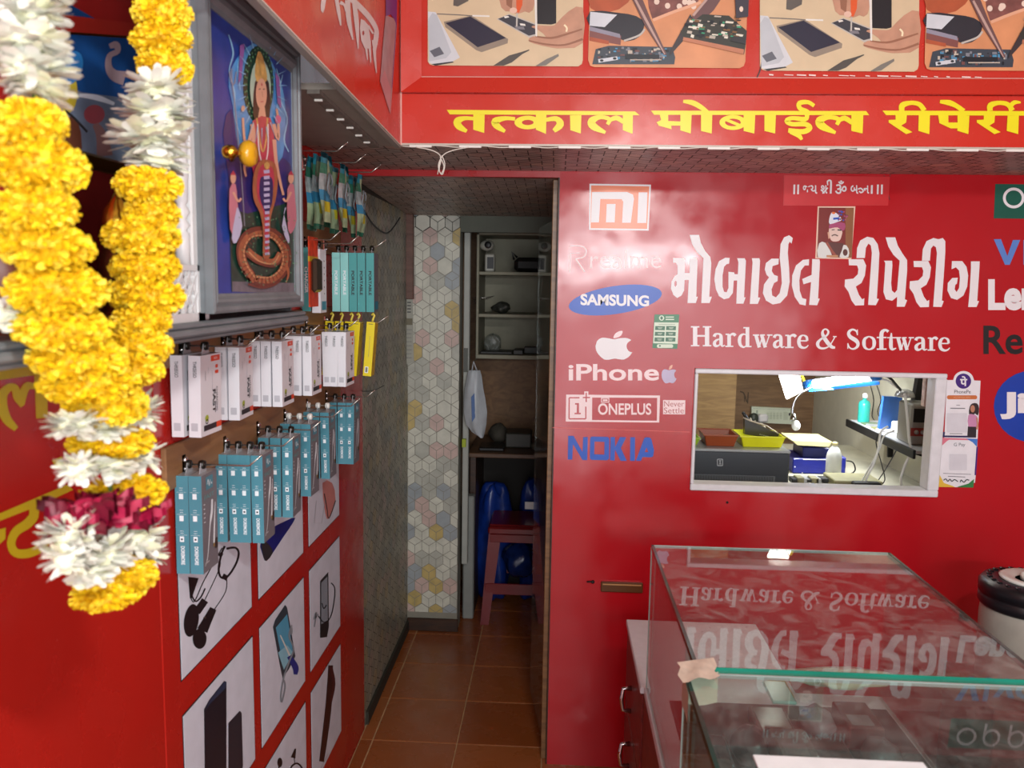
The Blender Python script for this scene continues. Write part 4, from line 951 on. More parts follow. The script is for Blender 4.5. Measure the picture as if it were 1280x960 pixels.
def make_white():
    t, w, h = 0.0215, 0.082, 0.143
    r = thing('charger_box', 'x', 'box', (0, 0, 0)); put('carton', carton(t, w, h, WCART, WCART), r)
    g = Print(lambda a, b: Vector((-t/2 + a, -w/2, -0.014 - b)), (0, -1, 0), lift=0.0003)
    g.text('THREEGO', 0.008, 0.010, 0.0145, 0.038, INK, 0.01, rot=-90)
    g.poly(rrect(0.004, 0.118, 0.016, 0.132, 0.001), M('printed grey blank', '#b8b8bf', 0.4)); g.put('spine_print', r)
    g = Print(lambda a, b: Vector((t/2, -w/2 + a, -0.014 - b)), (1, 0, 0), lift=0.0003)
    OR = M('printed orange red', '#dd4a26', 0.35)
    g.poly(rect(0.040, 0.003, 0.076, 0.013), OR); g.text('NEW', 0.052, 0.006, 0.066, 0.010, WINK, 0.0)
    g.poly(rrect(0.058,0.020,0.068,0.026,0.002), OR); g.poly(rrect(0.056,0.030,0.070,0.036,0.002), OR); g.stroke([(0.030,0.022),(0.030,0.034)], 0.0012, MATS['printed grey blank'], 0); g.stroke([(0.045,0.030),(0.045,0.065)], 0.0015, MATS['printed grey blank'], 0); g.stroke([(0.018,0.028),(0.018,0.045)], 0.001, INK, 0)
    g.text('FAST', 0.052, 0.052, 0.064, 0.100, INK, 0.03, rot=-90) if False else None
    g2 = Print(lambda a, b: Vector((t/2, -w/2 + 0.052 + b, -0.014 - a)), (1, 0, 0), lift=0.0004)
    g.text('FAST', 0.046, 0.064, 0.058, 0.106, INK, 0.04, rot=-90); g.text('CHARGING', 0.060, 0.060, 0.066, 0.104, INK, 0.01, rot=-90)
    g.ell(0.022, 0.112, 0.007, 0.006, M('printed lime', '#a5b433', 0.4)); g.ell(0.022, 0.118, 0.0055, 0.0045, INK, hole=(0.0035, 0.0025))
    g.poly(rect(0.010, 0.124, 0.060, 0.134), INK); g.poly(rect(0.060, 0.124, 0.080, 0.134), OR); g.put('front_print', r); hang_tab(r)
    return r
def make_slim(c, ink, name, word):
    t, w, h = 0.0225, 0.055, 0.165
    r = thing(name, 'x', 'box', (0, 0, 0)); put('carton', carton(t, w, h, c, CART if c != WCART else WCART), r)
    g = Print(lambda a, b: Vector((-t/2 + a, -w/2, -0.014 - b)), (0, -1, 0), lift=0.0003); g.text(word, 0.007, 0.050, 0.0155, 0.118, ink, 0.03, rot=-90)
    if c == WCART: g.poly(rect(0.004, 0.075, 0.0075, 0.105), INK)
    g.put('spine_print', r)
    g = Print(lambda a, b: Vector((t/2, -w/2 + a, -0.014 - b)), (1, 0, 0), lift=0.0003)
    for z in range(6): g.ell(0.035, 0.03 + 0.017*z, 0.003, 0.002, INK)
    g.poly(rect(0.01, 0.135, 0.05, 0.158), TEALD); g.put('front_print', r); hang_tab(r, BEADB, 0.02)
    return r
def order_word(i, n):
    if n == 1: return 'only'
    if i == 0: return 'outermost'
    if i == n - 1: return 'innermost'
    return ['', 'second outward', 'third outward', 'fourth outward'][n - 1 - i]
def hang(proto, flag, row, k, xs, z, lab, group, w, beads=None):
    for i, x in enumerate(xs):
        l = lab + ', ' + order_word(i, len(xs)) + ' on the %s %s-row hook' % (ORD[k], ROWN[row])
        if not flag: o = proto; o.location = (x, HY[k], z); o['label'] = l; flag.append(1)
        else: o = tree_copy(proto, (x, HY[k], z), label=l)
        o.rotation_euler = (0, R.uniform(-0.02, 0.02), R.uniform(-0.03, 0.05))
        o['group'] = group
        for ch in o.children:
            if ch.name.startswith('clip') and beads: ch.data = beads
def outer(px, k, w, t):          # centre of the outermost carton whose outer near edge is seen at px
    return PT(px, 500, Y=HY[k] - w/2).x - t/2
wb = MB(); wb.lathe((0.0, -0.0, 0.0), [(0.003,-0.006),(0.0075,-0.005),(0.0085,0),(0.0075,0.005),(0.003,0.006)], BEADW, 10, 'x'); WBM = wb.mesh('clip')
teal = make_teal(); ft = []
for k, (px, n) in enumerate([(248.5, 2), (326, 4), (364, 3), (388, 3), (410.5, 3), (443, 3)]):
    hook(k, zr3, 3); xo = outer(px, k, 0.065, 0.0235)
    gap = (xo - (XW + 0.014)) / max(n - 1, 1) if n > 2 else 0.0255
    gap = min(gap, 0.0262)
    hang(teal, ft, 3, k, [xo - gap*i for i in range(n)], zr3, 'slim teal and grey cable box', 'teal cable boxes', 0.065, WBM if k in (3, 4) else None)
white = make_white(); fw_ = []
for k, (px, n) in enumerate([(253, 2), (299, 2), (353, 3), (390, 3), (433.6, 3)]):
    hook(k, zr2, 2); xo = outer(px, k, 0.082, 0.0215)
    gap = {0: 0.0335, 1: 0.0235, 2: 0.0245, 3: 0.0225, 4: 0.0218}[k]
    hang(white, fw_, 2, k, [xo - gap*i for i in range(n)], zr2, 'white fast charger box', 'white charger boxes', 0.082)
hook(5, zr2, 2, 1.25)
# yellow packs
YCART = M('yellow carton', '#e3cf12', 0.35, var=0.03)
def make_yellow():
    r = thing('earphone_pack', 'x', 'box', (0, 0, 0)); put('carton', carton(0.0235, 0.05, 0.155, YCART, M('yellow carton print', '#c9a81c', 0.4, var=0.3, scale=60)), r)
    mb = MB(); mb.tube([(0,-0.004,-0.014),(0.001,0.0,-0.006),(0.004,0.0,0.004),(0.0,0,0.010),(-0.004,0,0.004)], 0.0035, M('yellow hanger', '#d9c544', 0.35), 6); put('hanger', mb, r)
    g = Print(lambda a, b: Vector((-0.01175 + a, -0.025, -0.014 - b)), (0, -1, 0), lift=0.0003)
    g.poly(rect(0.004, 0.128, 0.014, 0.146), WINK); g.poly(rect(0.006, 0.130, 0.012, 0.144), M('printed grey ink', '#7b7b70', 0.4)); g.stroke([(0.005,0.006),(0.018,0.006)], 0.0015, INK, 0); g.stroke([(0.012,0.04),(0.012,0.10)], 0.0008, MATS['printed grey ink'], 0); g.put('spine_print', r)
    return r
yel = make_yellow(); fy = []
hang(yel, fy, 2, 5, [PT(469, 430, Y=HY[5]-.025).x - 0.0117, PT(450.5, 430, Y=HY[5]-.025).x - 0.0117, -0.588, -0.617, -0.645], zr2 + 0.018, 'yellow earphone pack', 'yellow earphone packs', 0.05)
for o in [o for o in COL.objects if o.name.startswith('earphone_pack')]: o.rotation_euler = (0, 0.08, 0.04)
# upper row: five mint and teal boxes on the sixth hook, a white one on the fifth
hook(5, zr1, 1, 1.22); hook(4, zr1, 1); hook(3, zr1, 1)
mint = M('mint carton', '#8fd0cc', 0.4, var=0.03); tealm = M('sea green carton', '#4d9c9c', 0.4, var=0.03)
m1 = make_slim(mint, WINK, 'power_cable_box', 'PORTABLE'); m2 = make_slim(tealm, INK, 'power_cable_box', 'PORTABLE')
for i, (px, pr) in enumerate([(467.5, m2), (456.5, m2), (446, m2), (435.5, m1), (425, m1)]):
    x = PT(px, 350, Y=HY[5] - 0.0275).x - 0.01125
    nm = ['outermost', 'second inward', 'third inward', 'fourth inward', 'innermost'][i]
    lab = '%s cable box with lettered spine, %s on the sixth upper-row hook' % ('sea green' if pr is m2 else 'pale mint', nm)
    if pr.get('label') == 'x': o = pr; o.location = (x, HY[5], zr1 - 0.004); o['label'] = lab
    else: o = tree_copy(pr, (x, HY[5], zr1 - 0.004), label=lab)
    o['group'] = 'cable boxes in the upper row'
m3 = make_slim(WCART, INK, 'adapter_box', 'CHARGER'); m3.location = (PT(400.5, 350, Y=HY[4] - 0.0275).x - 0.01125, HY[4], zr1 - 0.002); m3['label'] = 'white box with dotted icons on the fifth upper-row hook'
m4 = make_slim(tealm, WINK, 'adapter_box', 'CHARGER'); m4.location = (m3.location.x - 0.026, HY[4], zr1 + 0.002); m4['label'] = 'teal box tucked behind the white one on the fifth upper-row hook'
r = thing('blister_pack', 'red and orange blister pack hanging on the fourth upper-row hook beside the framed picture', 'packet', (0, 0, 0))
mb = MB(); mb.box((-0.003, -0.035, -0.17), (0.0, 0.035, -0.004), M('red orange card', '#c9401f', 0.4, var=0.3, scale=50)); put('card', mb, r)
mb = MB(); mb.box((0.0, -0.028, -0.135), (0.014, 0.028, -0.055), M('smoky blister', '#3f372e', 0.2), 0.006); put('blister', mb, r)
mb = MB(); mb.box((-0.0035, -0.0355, -0.062), (0.0005, 0.0355, -0.050), M('mustard band', '#c9a21f', 0.4)); put('band', mb, r)
r.location = (PT(391, 350, Y=HY[3]-0.03).x - 0.006, HY[3], zr1 + 0.01)
# top row pouches
for k in (3, 4, 5): hook(k, zr0, 0, 1.13)
PB = [M('pouch teal', '#2c7d8f', 0.25, var=0.3, scale=40), M('pouch silver film', '#9fa8a8', 0.15, 0.2, var=0.3, scale=50), M('pouch blue', '#3a7fa0', 0.25), M('pouch lime', '#93a583', 0.3, var=0.3, scale=50), M('pouch green', '#356e58', 0.25, var=0.3, scale=40), M('pouch yellow', '#b5a92a', 0.3)]
def make_pouch(seed):
    q = random.Random(seed); r = thing('cable_pouch', 'x', 'packet', (0, 0, 0)); mb = MB()
    nz, ny = 14, 6; w, h = 0.085, 0.172
    def pt(i, j, s):
        v = i / nz; u = j / ny - 0.5
        puff = math.sin(math.pi * min(1, max(0, (v - 0.12) / 0.8))) * (1 - (2*u)**2) * 0.0075
        x = s * puff + 0.004 * math.sin(7*v + seed) + 0.003 * math.sin(9*u + seed*2 + 5*v)
        return Vector((x, u * w * (1 - 0.12 * (v > 0.95)), -0.004 - v * h))
    for s in (1, -1):
        for i in range(nz):
            v = i / nz
            for j in range(ny):
                m = PB[0] if v < 0.12 else PB[4] if v < 0.22 else PB[1] if v < 0.5 else PB[2] if v < 0.62 else PB[5] if (v < 0.74 and 1 < j < 5) else PB[3] if v < 0.86 else PB[4]
                if 0.05 < v < 0.25 and j in (3, 4): m = PB[3]
                mb.add([pt(i, j, s), pt(i, j+1, s), pt(i+1, j+1, s), pt(i+1, j, s)], [(0, 1, 2, 3)], m, True)
    put('bag', mb, r)
    mb = MB(); mb.tube([Vector((0.011 + 0.002*math.sin(3*a), 0.018*math.cos(a), -0.075 + 0.026*math.sin(a))) for a in [i*0.5 for i in range(13)]], 0.0022, M('pouch grey cable', '#6f7478', 0.4), 6); put('cable_coil', mb, r)
    g = Print(lambda a, b: Vector((-0.012 + a, -w/2 - 0.0, -b)), (0, -1, 0)); 
    return r
pp = [make_pouch(s) for s in (1, 2, 3)]; n_ = 0
for k, pxs in ((3, [401, 391, 384]), (4, [424, 411]), (5, [446, 435])):
    for i, px in enumerate(pxs):
        x = PT(px, 250, Y=HY[k] - 0.04).x
        lab = 'teal and silver plastic cable pouch, %s on the %s top-row hook' % (['outermost', 'second from the end', 'innermost'][i] if len(pxs) == 3 else ['outer', 'inner'][i], ORD[k])
        o = pp[n_] if n_ < 3 else tree_copy(pp[n_ % 3]); o.location = (x, HY[k], zr0 - 0.002 - 0.004*i); o['label'] = lab; o['group'] = 'cable pouches on the top row'; o.rotation_euler = (R.uniform(-.03, .03), 0.0, R.uniform(0.0, 0.06)); n_ += 1

# thin loose wire sagging across the passage wall
mb = MB(); mb.tube([PT(a, b, X=XW + 0.012) for a, b in smooth_loop([(448,240),(455,262),(466,280),(478,290),(485,291),(492,284),(500,272)], 4, False)], 0.003, DARK, 6); put('wall_wire', mb, None, 'dark wire sagging across the papered passage wall', 'wire')
mb = MB(); mb.tube([PT(a, b, X=XW + 0.02) for a, b in [(452,489),(462,489),(470,487),(480,482)]], 0.0016, DARK, 6); put('wire_hook', mb, None, 'thin dark wire hook on the passage wall beside the red panel', 'hook')

# ============================================================ SHRINE CABINET WITH FRAMED PICTURE
XS = -0.5
def sp(px, py, x=XS): return PT(px, py, X=x)
yL, yR = 0.42, sp(378, 390).y
zl1 = (sp(212, 402).z + sp(377, 391).z) / 2; zl0 = zl1 - 0.026
shr = thing('shrine_cabinet', 'wall-hung shrine cabinet with white turned column and grey ledge behind the garland', 'shrine', (XW, 1.0, zl0))
SH_RED = M('shrine red lining', '#a01f1c', 0.5, var=0.1)
mb = MB(); mb.box((XW + 0.003, yL, zl0 + 0.012), (XS - 0.02, yR - 0.004, zl1), GREYP); put('base_board', mb, shr)
mb = MB()
for z, d, hh in ((zl0, 0.012, 0.007), (zl0 + 0.007, 0.020, 0.010), (zl0 + 0.017, 0.015, 0.009)): mb.box((XS - 0.03, yL, z), (XS + d - 0.008, yR + 0.002, z + hh), GREYP, 0.003)
mb.box((XW + 0.003, yR - 0.01, zl0), (XS, yR + 0.002, zl1), GREYP); put('ledge_moulding', mb, shr)
mb = MB(); mb.box((XW + 0.003, yL, zl1), (XW + 0.008, yR - 0.01, EZ + 0.75), SH_RED); put('back_panel', mb, shr, 'red lining of the shrine')
mb = MB(); mb.box((XW + 0.003, yR - 0.012, zl1), (XS - 0.02, yR - 0.002, EZ + 0.50), GREYP); put('side_panel', mb, shr)
yp0, yp1 = sp(243, 200).y, sp(262, 200).y
mb = MB(); mb.box((XS - 0.03, yp0, zl1), (XS - 0.006, yp1, EZ + 0.75), WHITEP, 0.002); put('pillar', mb, shr)
yc = sp(240, 200).y; zb_ = sp(240, 333).z; mb = MB(); prof = [(0.010, 0)]
zz = 0.0
tops = [(0.010,0.0),(0.010,0.045),(0.006,0.048),(0.011,0.056),(0.006,0.064),(0.0115,0.074),(0.006,0.084),(0.009,0.088),(0.0105,0.13),(0.009,0.18),(0.006,0.184),(0.011,0.192),(0.0065,0.2),(0.0115,0.21),(0.0065,0.22),(0.010,0.228),(0.008,0.30),(0.0065,0.305),(0.011,0.315),(0.0065,0.325),(0.010,0.33),(0.010,0.7)]
mb.lathe((XS - 0.017, yc, zb_), tops, WHITEP, 14); put('turned_column', mb, shr)
# lattice at the foot of the column
ya_, yb_ = sp(212, 350).y, sp(259, 350).y; za_, zc_ = zl1, sp(240, 331).z
mb = MB(); X_ = XS - 0.010
mb.box((X_, ya_, za_), (X_ + 0.006, ya_ + 0.006, zc_), WHITEP); mb.box((X_, yb_ - 0.022, za_), (X_ + 0.006, yb_, zc_), WHITEP); mb.box((X_, ya_, zc_ - 0.008), (X_ + 0.006, yb_, zc_), WHITEP); mb.box((X_, ya_, za_), (X_ + 0.006, yb_, za_ + 0.012), WHITEP)
yy0, yy1, q0, q1 = ya_ + 0.004, yb_ - 0.020, za_ + 0.010, zc_ - 0.006
for k in range(-3, 5):
    for s in (1, -1):
        P_ = []
        for i in range(9):
            y = yy0 + (yy1-yy0)*i/8; z = q0 + (k * 0.027) + (s * (y - yy0) * 1.25) + (0 if s > 0 else 0.05)
            if q0 <= z <= q1: P_.append((y, z))
        if len(P_) >= 2:
            a, b = P_[0], P_[-1]; mb.slab([(X_, a[0], a[1] - 0.0033), (X_, b[0], b[1] - 0.0033), (X_, b[0], b[1] + 0.0033), (X_, a[0], a[1] + 0.0033)], (0.005 + 0.0005*s, 0, 0), WHITEP)
put('lattice', mb, shr)
mb = MB(); a = sp(226, 250); b = sp(232, 250); mb.box((XS - 0.05, a.y, zl1), (XS - 0.045, b.y, EZ + 0.6), M('pale lining', '#cfc3c0', 0.5)); put('inner_trim', mb, shr)
mb = MB(); mb.box((XW + 0.003, yL, EZ + 0.70), (XS, yR, EZ + 0.75), GREYP); put('top_board', mb, shr)

# framed picture with knob
XFp = XS + 0.004
fy0, fy1 = sp(262, 200, XFp + .012).y, sp(377, 200, XFp + .012).y; fz0 = (sp(265, 389, XFp + .012).z + sp(376, 386, XFp + .012).z)/2; fz1 = sp(376, 62, XFp + .012).z
fr = thing('framed_picture', 'grey-framed blue devotional picture standing on the shrine ledge', 'picture', (XFp, (fy0 + fy1)/2, fz0))
def bar(y0, z0, y1, z1, name='frame_bar', k_=1.0):
    mb = MB(); W_ = 0.028
    dv = Vector((0, y1 - y0, z1 - z0)); ln = dv.length; dv.normalize(); nn = Vector((0, -dv.z, dv.y))   # inward normal (left of direction)
    prof = [(0, 0), (0, 0.012), (0.004, 0.014), (0.009, 0.013), (0.011, 0.009), (0.016, 0.012), (0.020, 0.011), (0.024, 0.006), (W_, 0.005), (W_, 0)]
    v = []; k = len(prof)
    for e in (0, 1):
        for a, h in prof:
            base = Vector((0, y0, z0)) if e == 0 else Vector((0, y1, z1))
            v.append(base + dv * (a if e == 0 else -a) + nn * a * k_ + Vector((XFp + h, 0, 0)))
    mb.add(v, [(i, i+1, k+i+1, k+i) for i in range(k-1)], GREYP); put(name, mb, fr)
bar(fy0, fz0, fy1, fz0); bar(fy1, fz0, fy1, fz1); bar(fy1, fz1, fy0, fz1, k_=1.75); bar(fy0, fz1, fy0, fz0)
mb = MB(); mb.box((XFp - 0.014, fy0 + 0.002, fz0 + 0.001), (XFp, fy1 - 0.002, fz1 - 0.002), GREYP); put('backing_board', mb, fr)
C = lambda px, py: PT(px, py, X=XFp + 0.003)
g = Print(C, (1, 0, 0), (262, 20), 2.592)
PBL = M('picture blue', '#27408f', 0.3, var=0.25, scale=14)
iy0, iy1, iz0, iz1 = fy0 + 0.026, fy1 - 0.026, fz0 + 0.026, fz1 - 0.026
mb = MB(); mb.box((XFp + 0.0005, iy0, iz0), (XFp + 0.003, iy1, iz1), PBL); pic = put('painting', mb, fr, 'painting of a goddess above a coiled cobra')
VIO = M('picture violet', '#312a6e', 0.3, var=0.2, scale=14); CY = M('picture cyan', '#4f94cf', 0.3, var=0.25, scale=30); CYL = M('picture pale cyan', '#8cc3e6', 0.3)
GRN = M('picture green', '#1f3f33', 0.3, var=0.3, scale=60); PSK = M('picture skin', '#d8a68c', 0.3); PRD = M('picture rose', '#b5394f', 0.3, var=0.15, scale=60); RUST = M('picture rust', '#a2603f', 0.3, var=0.2, scale=80); RUSTD = M('picture rust dark', '#6e3a2b', 0.3); GOLD = M('picture gold', '#c9a05a', 0.3, var=0.3, scale=80)
g.poly([(42,380),(60,520),(75,640),(160,650),(268,640),(268,520),(240,460),(120,480),(70,300)], VIO, sm=2)
g.poly([(60,620),(120,640),(180,625),(272,600),(273,898),(70,893)], GRN); g.poly([(72,860),(273,865),(273,899),(72,893)], M('picture ground grey', '#6d6a70', 0.3, var=0.2, scale=60))
g.poly([(100,120),(60,200),(75,300),(90,420),(120,480),(220,480),(245,380),(240,260),(215,180),(160,90)], CY, sm=3)
for pts in ([(60,60),(75,120),(62,180),(80,250),(78,320),(100,390)], [(235,190),(225,260),(250,330),(240,400),(255,440)], [(110,90),(90,160),(98,240)], [(215,170),(228,230),(215,300)]): g.stroke(pts, [2,5,3,5,3,2][:len(pts)], CYL)
g.ell(156, 222, 50, 126, GRN); 
for a in range(0, 360, 12):
    for rr_ in (0.82, 0.93): g.ell(156 + 50*rr_*math.cos(math.radians(a)), 222 + 126*rr_*math.sin(math.radians(a)), 2, 4, M('picture leaf dot', '#5d9a70', 0.3), n=6)
g.ell(158, 232, 34, 92, M('picture pale glow', '#a9c6b4', 0.3)); g.poly([(140,215),(160,190),(185,215),(190,300),(180,340),(140,340),(134,290)], M('picture hair', '#241a24', 0.3), sm=2)
g.poly([(150,115),(165,130),(180,195),(172,215),(145,212),(140,170)], GOLD, sm=2); g.ell(161, 252, 18, 50, PSK); g.poly([(155,295),(172,295),(176,330),(150,330)], PSK)
g.stroke([(152,238),(158,236)], 3, INK, 0); g.stroke([(166,238),(172,236)], 3, INK, 0); g.stroke([(158,278),(167,277)], 3, PRD, 0); g.ell(162, 222, 2, 5, PRD); g.stroke([(163,245),(165,262)], 1.5, M('picture skin shade', '#b07a62', 0.3), 0)
g.poly([(132,340),(190,330),(205,420),(212,500),(190,540),(140,540),(128,430)], PRD, sm=2); g.stroke([(145,330),(155,400),(165,440),(176,400),(180,330)], 5, GOLD); g.stroke([(148,350),(152,430),(160,470)], 4, M('picture garland white', '#e3dcdc', 0.3)); g.stroke([(182,350),(182,430),(176,470)], 4, MATS['picture garland white'])
g.stroke([(130,350),(135,400),(118,440),(105,400),(100,330)], [14,12,10,8,7], PSK); g.stroke([(132,360),(112,440),(105,490),(110,520)], [12,10,8,6], PSK); g.stroke([(200,350),(215,400),(215,340),(210,300)], [12,10,8,6], PSK); g.stroke([(202,400),(208,470),(222,540),(232,580)], [13,11,8,8], PSK)
g.stroke([(62,170),(66,230),(75,300),(95,520),(105,680)], 2.5, M('picture staff', '#8c90a0', 0.3)); g.stroke([(56,180),(62,215),(72,218),(78,180)], 3, MATS['picture staff']); g.ell(100, 300, 6, 10, PSK); g.ell(214, 335, 10, 14, M('picture lotus', '#cf5f92', 0.3))
g.poly([(90,95),(105,90),(95,200),(85,220)], M('picture purple haze', '#8a5aa0', 0.3)); g.poly([(205,180),(218,200),(225,300),(212,280)], MATS['picture purple haze'])
g.stroke([(140,860),(100,800),(95,740),(130,700),(200,705),(240,760),(235,820),(190,860),(140,855),(110,820)], 30, RUSTD); g.stroke([(140,858),(102,800),(98,745),(132,706),(198,712),(234,762),(230,818),(190,854),(142,850)], 22, RUST)
g.stroke([(110,760),(150,790),(200,800),(225,770)], 28, RUSTD); g.stroke([(112,758),(150,786),(200,796),(222,768)], 20, RUST); g.stroke([(235,800),(248,830),(240,865)], [10,8,3], RUST)
BELLY = M('picture coil belly', '#cf9a6e', 0.3)
g.stroke([(140,850),(108,800),(104,750),(134,713),(196,719),(228,764),(224,815),(188,846),(144,845)], 4, BELLY); g.stroke([(118,764),(152,794),(196,802),(216,775)], 4, BELLY); g.stroke([(112,706),(150,692),(200,698),(236,735)], 7, RUSTD); g.stroke([(116,868),(160,880),(205,868),(238,835)], 7, RUSTD)
for k in range(34):
    a = math.radians(k * 10.6); cxx, cyy = 167 + 66*math.cos(a), 783 + 74*math.sin(a); g.stroke([(cxx - 9*math.cos(a), cyy - 10*math.sin(a)), (cxx + 9*math.cos(a), cyy + 10*math.sin(a))], 2.2, RUSTD, 0)
for a in range(-60, 241, 15): g.stroke([(157 + 56*math.cos(math.radians(a)), 225 + 138*math.sin(math.radians(a))), (157 + 84*math.cos(math.radians(a)), 225 + 190*math.sin(math.radians(a)))], [3, 0.5], CYL, 0)
g.poly([(168,465),(200,480),(208,540),(200,600),(186,650),(180,740),(182,780),(160,780),(160,700),(150,640),(128,590),(128,520),(145,475)], RUST, sm=3); g.poly([(168,480),(192,495),(196,545),(185,600),(178,640),(176,760),(166,760),(162,640),(142,590),(140,530),(150,490)], PRD, sm=3)
g.poly([(150,530),(160,520),(182,520),(192,540),(190,600),(175,640),(160,620),(148,580)], M('picture cobra navy', '#22275e', 0.3), sm=3)
for k in range(15):
    y = 505 + k*19; g.stroke([(162 + (k > 6)*3, y),(181 - (k > 6)*1, y - 2)], 11 - 0.2*k, M('picture scale lilac', '#b7b2d6', 0.3), 0)
g.ell(171, 485, 9, 12, GOLD)
for d, mm, hx, fl in ((60, PRD, 0, 1), (250, PRD, 0, -1)):
    g.poly([(d-12,560),(d+8*1,545),(d+14,600),(d+18,660),(d+5,700),(d-10,690)], M('picture pink cloth', '#c27a8a', 0.3), sm=2); g.ell(d, 525, 9, 18, PSK); g.poly([(d-10,515),(d,500),(d+9,515)], PRD)
    g.poly([(d-16*fl*-1-8,640),(d+16*fl,620),(d+30*fl,680),(d+10*fl,735),(d-5,720)], M('picture white cloth', '#b9bbd8', 0.3), sm=2); g.stroke([(d,570),(d+16*fl,600),(d+26*fl,590)], 7, PSK)
for _ in range(90): g.ell(R.uniform(75,268), R.uniform(650,880), 2, 2.5, MATS['picture leaf dot'], n=5)
g.put('painted_figures', pic) if False else g.put('painted_figures', fr)
kc = PT(310, 192, X=XFp + 0.03); kt = PT(289, 190, X=XFp + 0.05)
mb = MB(); mb.lathe((XFp + 0.003, kc.y, kc.z), [(0.012,0),(0.012,0.003),(0.005,0.005),(0.005,0.02)], BRASS, 16, 'x'); mb.lathe((XFp + 0.050, kt.y, kt.z), [(0.002,-0.012),(0.008,-0.010),(0.010,-0.003),(0.009,0.004),(0.004,0.008),(0.002,0.010)], BRASS, 16, 'x'); mb.tube([(XFp + 0.02, kc.y, kc.z), (XFp + 0.045, kt.y, kt.z)], 0.004, BRASS)
put('brass_knob', mb, fr, 'brass knob')
mb = MB(); mb.lathe((XFp + 0.030, kc.y, kc.z), [(0.005,-0.010),(0.015,-0.009),(0.0195,-0.002),(0.0195,0.004),(0.015,0.011),(0.005,0.012)], M('amber bead', '#c9931a', 0.2, var=0.1), 18, 'x'); put('bead', mb, fr, 'amber yellow wooden bead')

# deity poster and brass lamp inside the shrine
XI = XW + 0.012
I_ = lambda px, py: PT(px, py, X=XI)
p0 = [I_(60, 20), I_(190, 36), I_(190, 206), I_(60, 198)]
y0_, y1_ = I_(40, 100).y, I_(178, 100).y; z0_, z1_ = I_(120, 200).z, I_(120, 24).z
mb = MB(); mb.box((XI - 0.003, y0_, z0_), (XI, y1_, z1_), M('poster blue', '#1d4f8f', 0.25, var=0.3, scale=8)); ps = put('deity_poster', mb, None, 'small blue poster with a swan and red border inside the shrine', 'poster')
g = Print(I_, (1, 0, 0), lift=0.0008)
g.poly([(60,16),(175,30),(175,46),(60,38)], M('poster red', '#a82a20', 0.4)); g.poly([(60,38),(175,46),(175,49),(60,41)], BRASS)
g.poly([(60,110),(175,125),(175,206),(60,200)], M('poster slate', '#6f7f96', 0.3, var=0.2, scale=20)); g.ell(84, 115, 12, 26, M('poster halo yellow', '#c9b83a', 0.4)); g.ell(88, 85, 14, 22, M('poster bright blue', '#2f7fc4', 0.3), 20)
g.stroke([(98,119),(120,122),(142,130)], [4,7,4], M('poster white arc', '#dfe6f2', 0.3)); g.stroke([(136,58),(144,56),(146,64),(136,70),(135,84),(142,94),(155,98)], [6,9,7,7,9,14,18], M('poster swan', '#a98f96', 0.4)); g.ell(117, 143, 13, 12, M('poster rose', '#9c4a54', 0.4)); g.stroke([(118,155),(126,170),(130,195)], [8,14,20], M('poster figure', '#8e6a6a', 0.4)); g.poly([(70,160),(90,145),(100,165),(98,200),(70,200)], M('poster pot brown', '#6e4230', 0.4), sm=2); g.stroke([(80,138),(92,148),(108,165)], 3, DARK)
g.put('printed_image', ps)
mb = MB(); a = I_(60, 203); b = I_(180, 214); mb.box((XI - 0.004, y0_ - 0.05, b.z), (XI + 0.022, y1_ + 0.018, a.z - 0.002), BRASS, 0.004); sh = put('brass_shelf_rail', mb, None, 'gold rail below the blue poster inside the shrine', 'rail')
mb = MB(); mb.box((XI - 0.003, y0_ - 0.05, zl1 + 0.001), (XI + 0.02, y1_ + 0.018, b.z - 0.008), M('shrine box maroon', '#5e1715', 0.25, var=0.2)); put('maroon_box', mb, None, 'dark maroon glossy box under the gold rail inside the shrine', 'box')
lc = PT(146, 250, X=XS - 0.07)
lamp = thing('brass_idol', 'small brass idol with a domed head standing on the shrine floor between the garland strands', 'idol', (XS - 0.07, lc.y, zl1))
mb = MB(); hz = lc.z - zl1
mb.lathe((XS - 0.07, lc.y, zl1), [(0.030,0),(0.032,0.01),(0.022,0.018),(0.018,0.03),(0.026,0.06),(0.024,0.085),(0.012,0.11),(0.010,0.115)], M('dark bronze', '#5a3a22', 0.3, 0.8, var=0.3, scale=40), 16); put('body', mb, lamp)
mb = MB(); mb.lathe((XS - 0.07, lc.y, zl1), [(0.010,0.112),(0.017,0.118),(0.020,0.13),(0.017,0.145),(0.008,0.158),(0.003,0.168)], BRASS, 16); put('head', mb, lamp)
mb = MB(); mb.tube([(XS - 0.05, lc.y - 0.022, zl1 + 0.02), (XS - 0.05, lc.y - 0.028, zl1 + 0.08), (XS - 0.055, lc.y - 0.022, zl1 + 0.12)], 0.004, BRASS, 8); mb.lathe((XS - 0.045, lc.y, zl1), [(0.012,0.0),(0.014,0.01),(0.008,0.03),(0.010,0.04),(0.003,0.05)], BRASS, 12); put('ornament', mb, lamp)
mb = MB(); qx = PT(5, 290, X=XS - 0.06); mb.lathe((XS - 0.06, qx.y, zl1), [(0.03,0),(0.035,0.02),(0.045,0.06),(0.04,0.10),(0.02,0.12),(0.024,0.13)], M('clay pot', '#7a3d22', 0.4, var=0.2), 18); pot = put('clay_pot', mb, None, 'brown clay pot half hidden behind the left garland strand', 'pot')

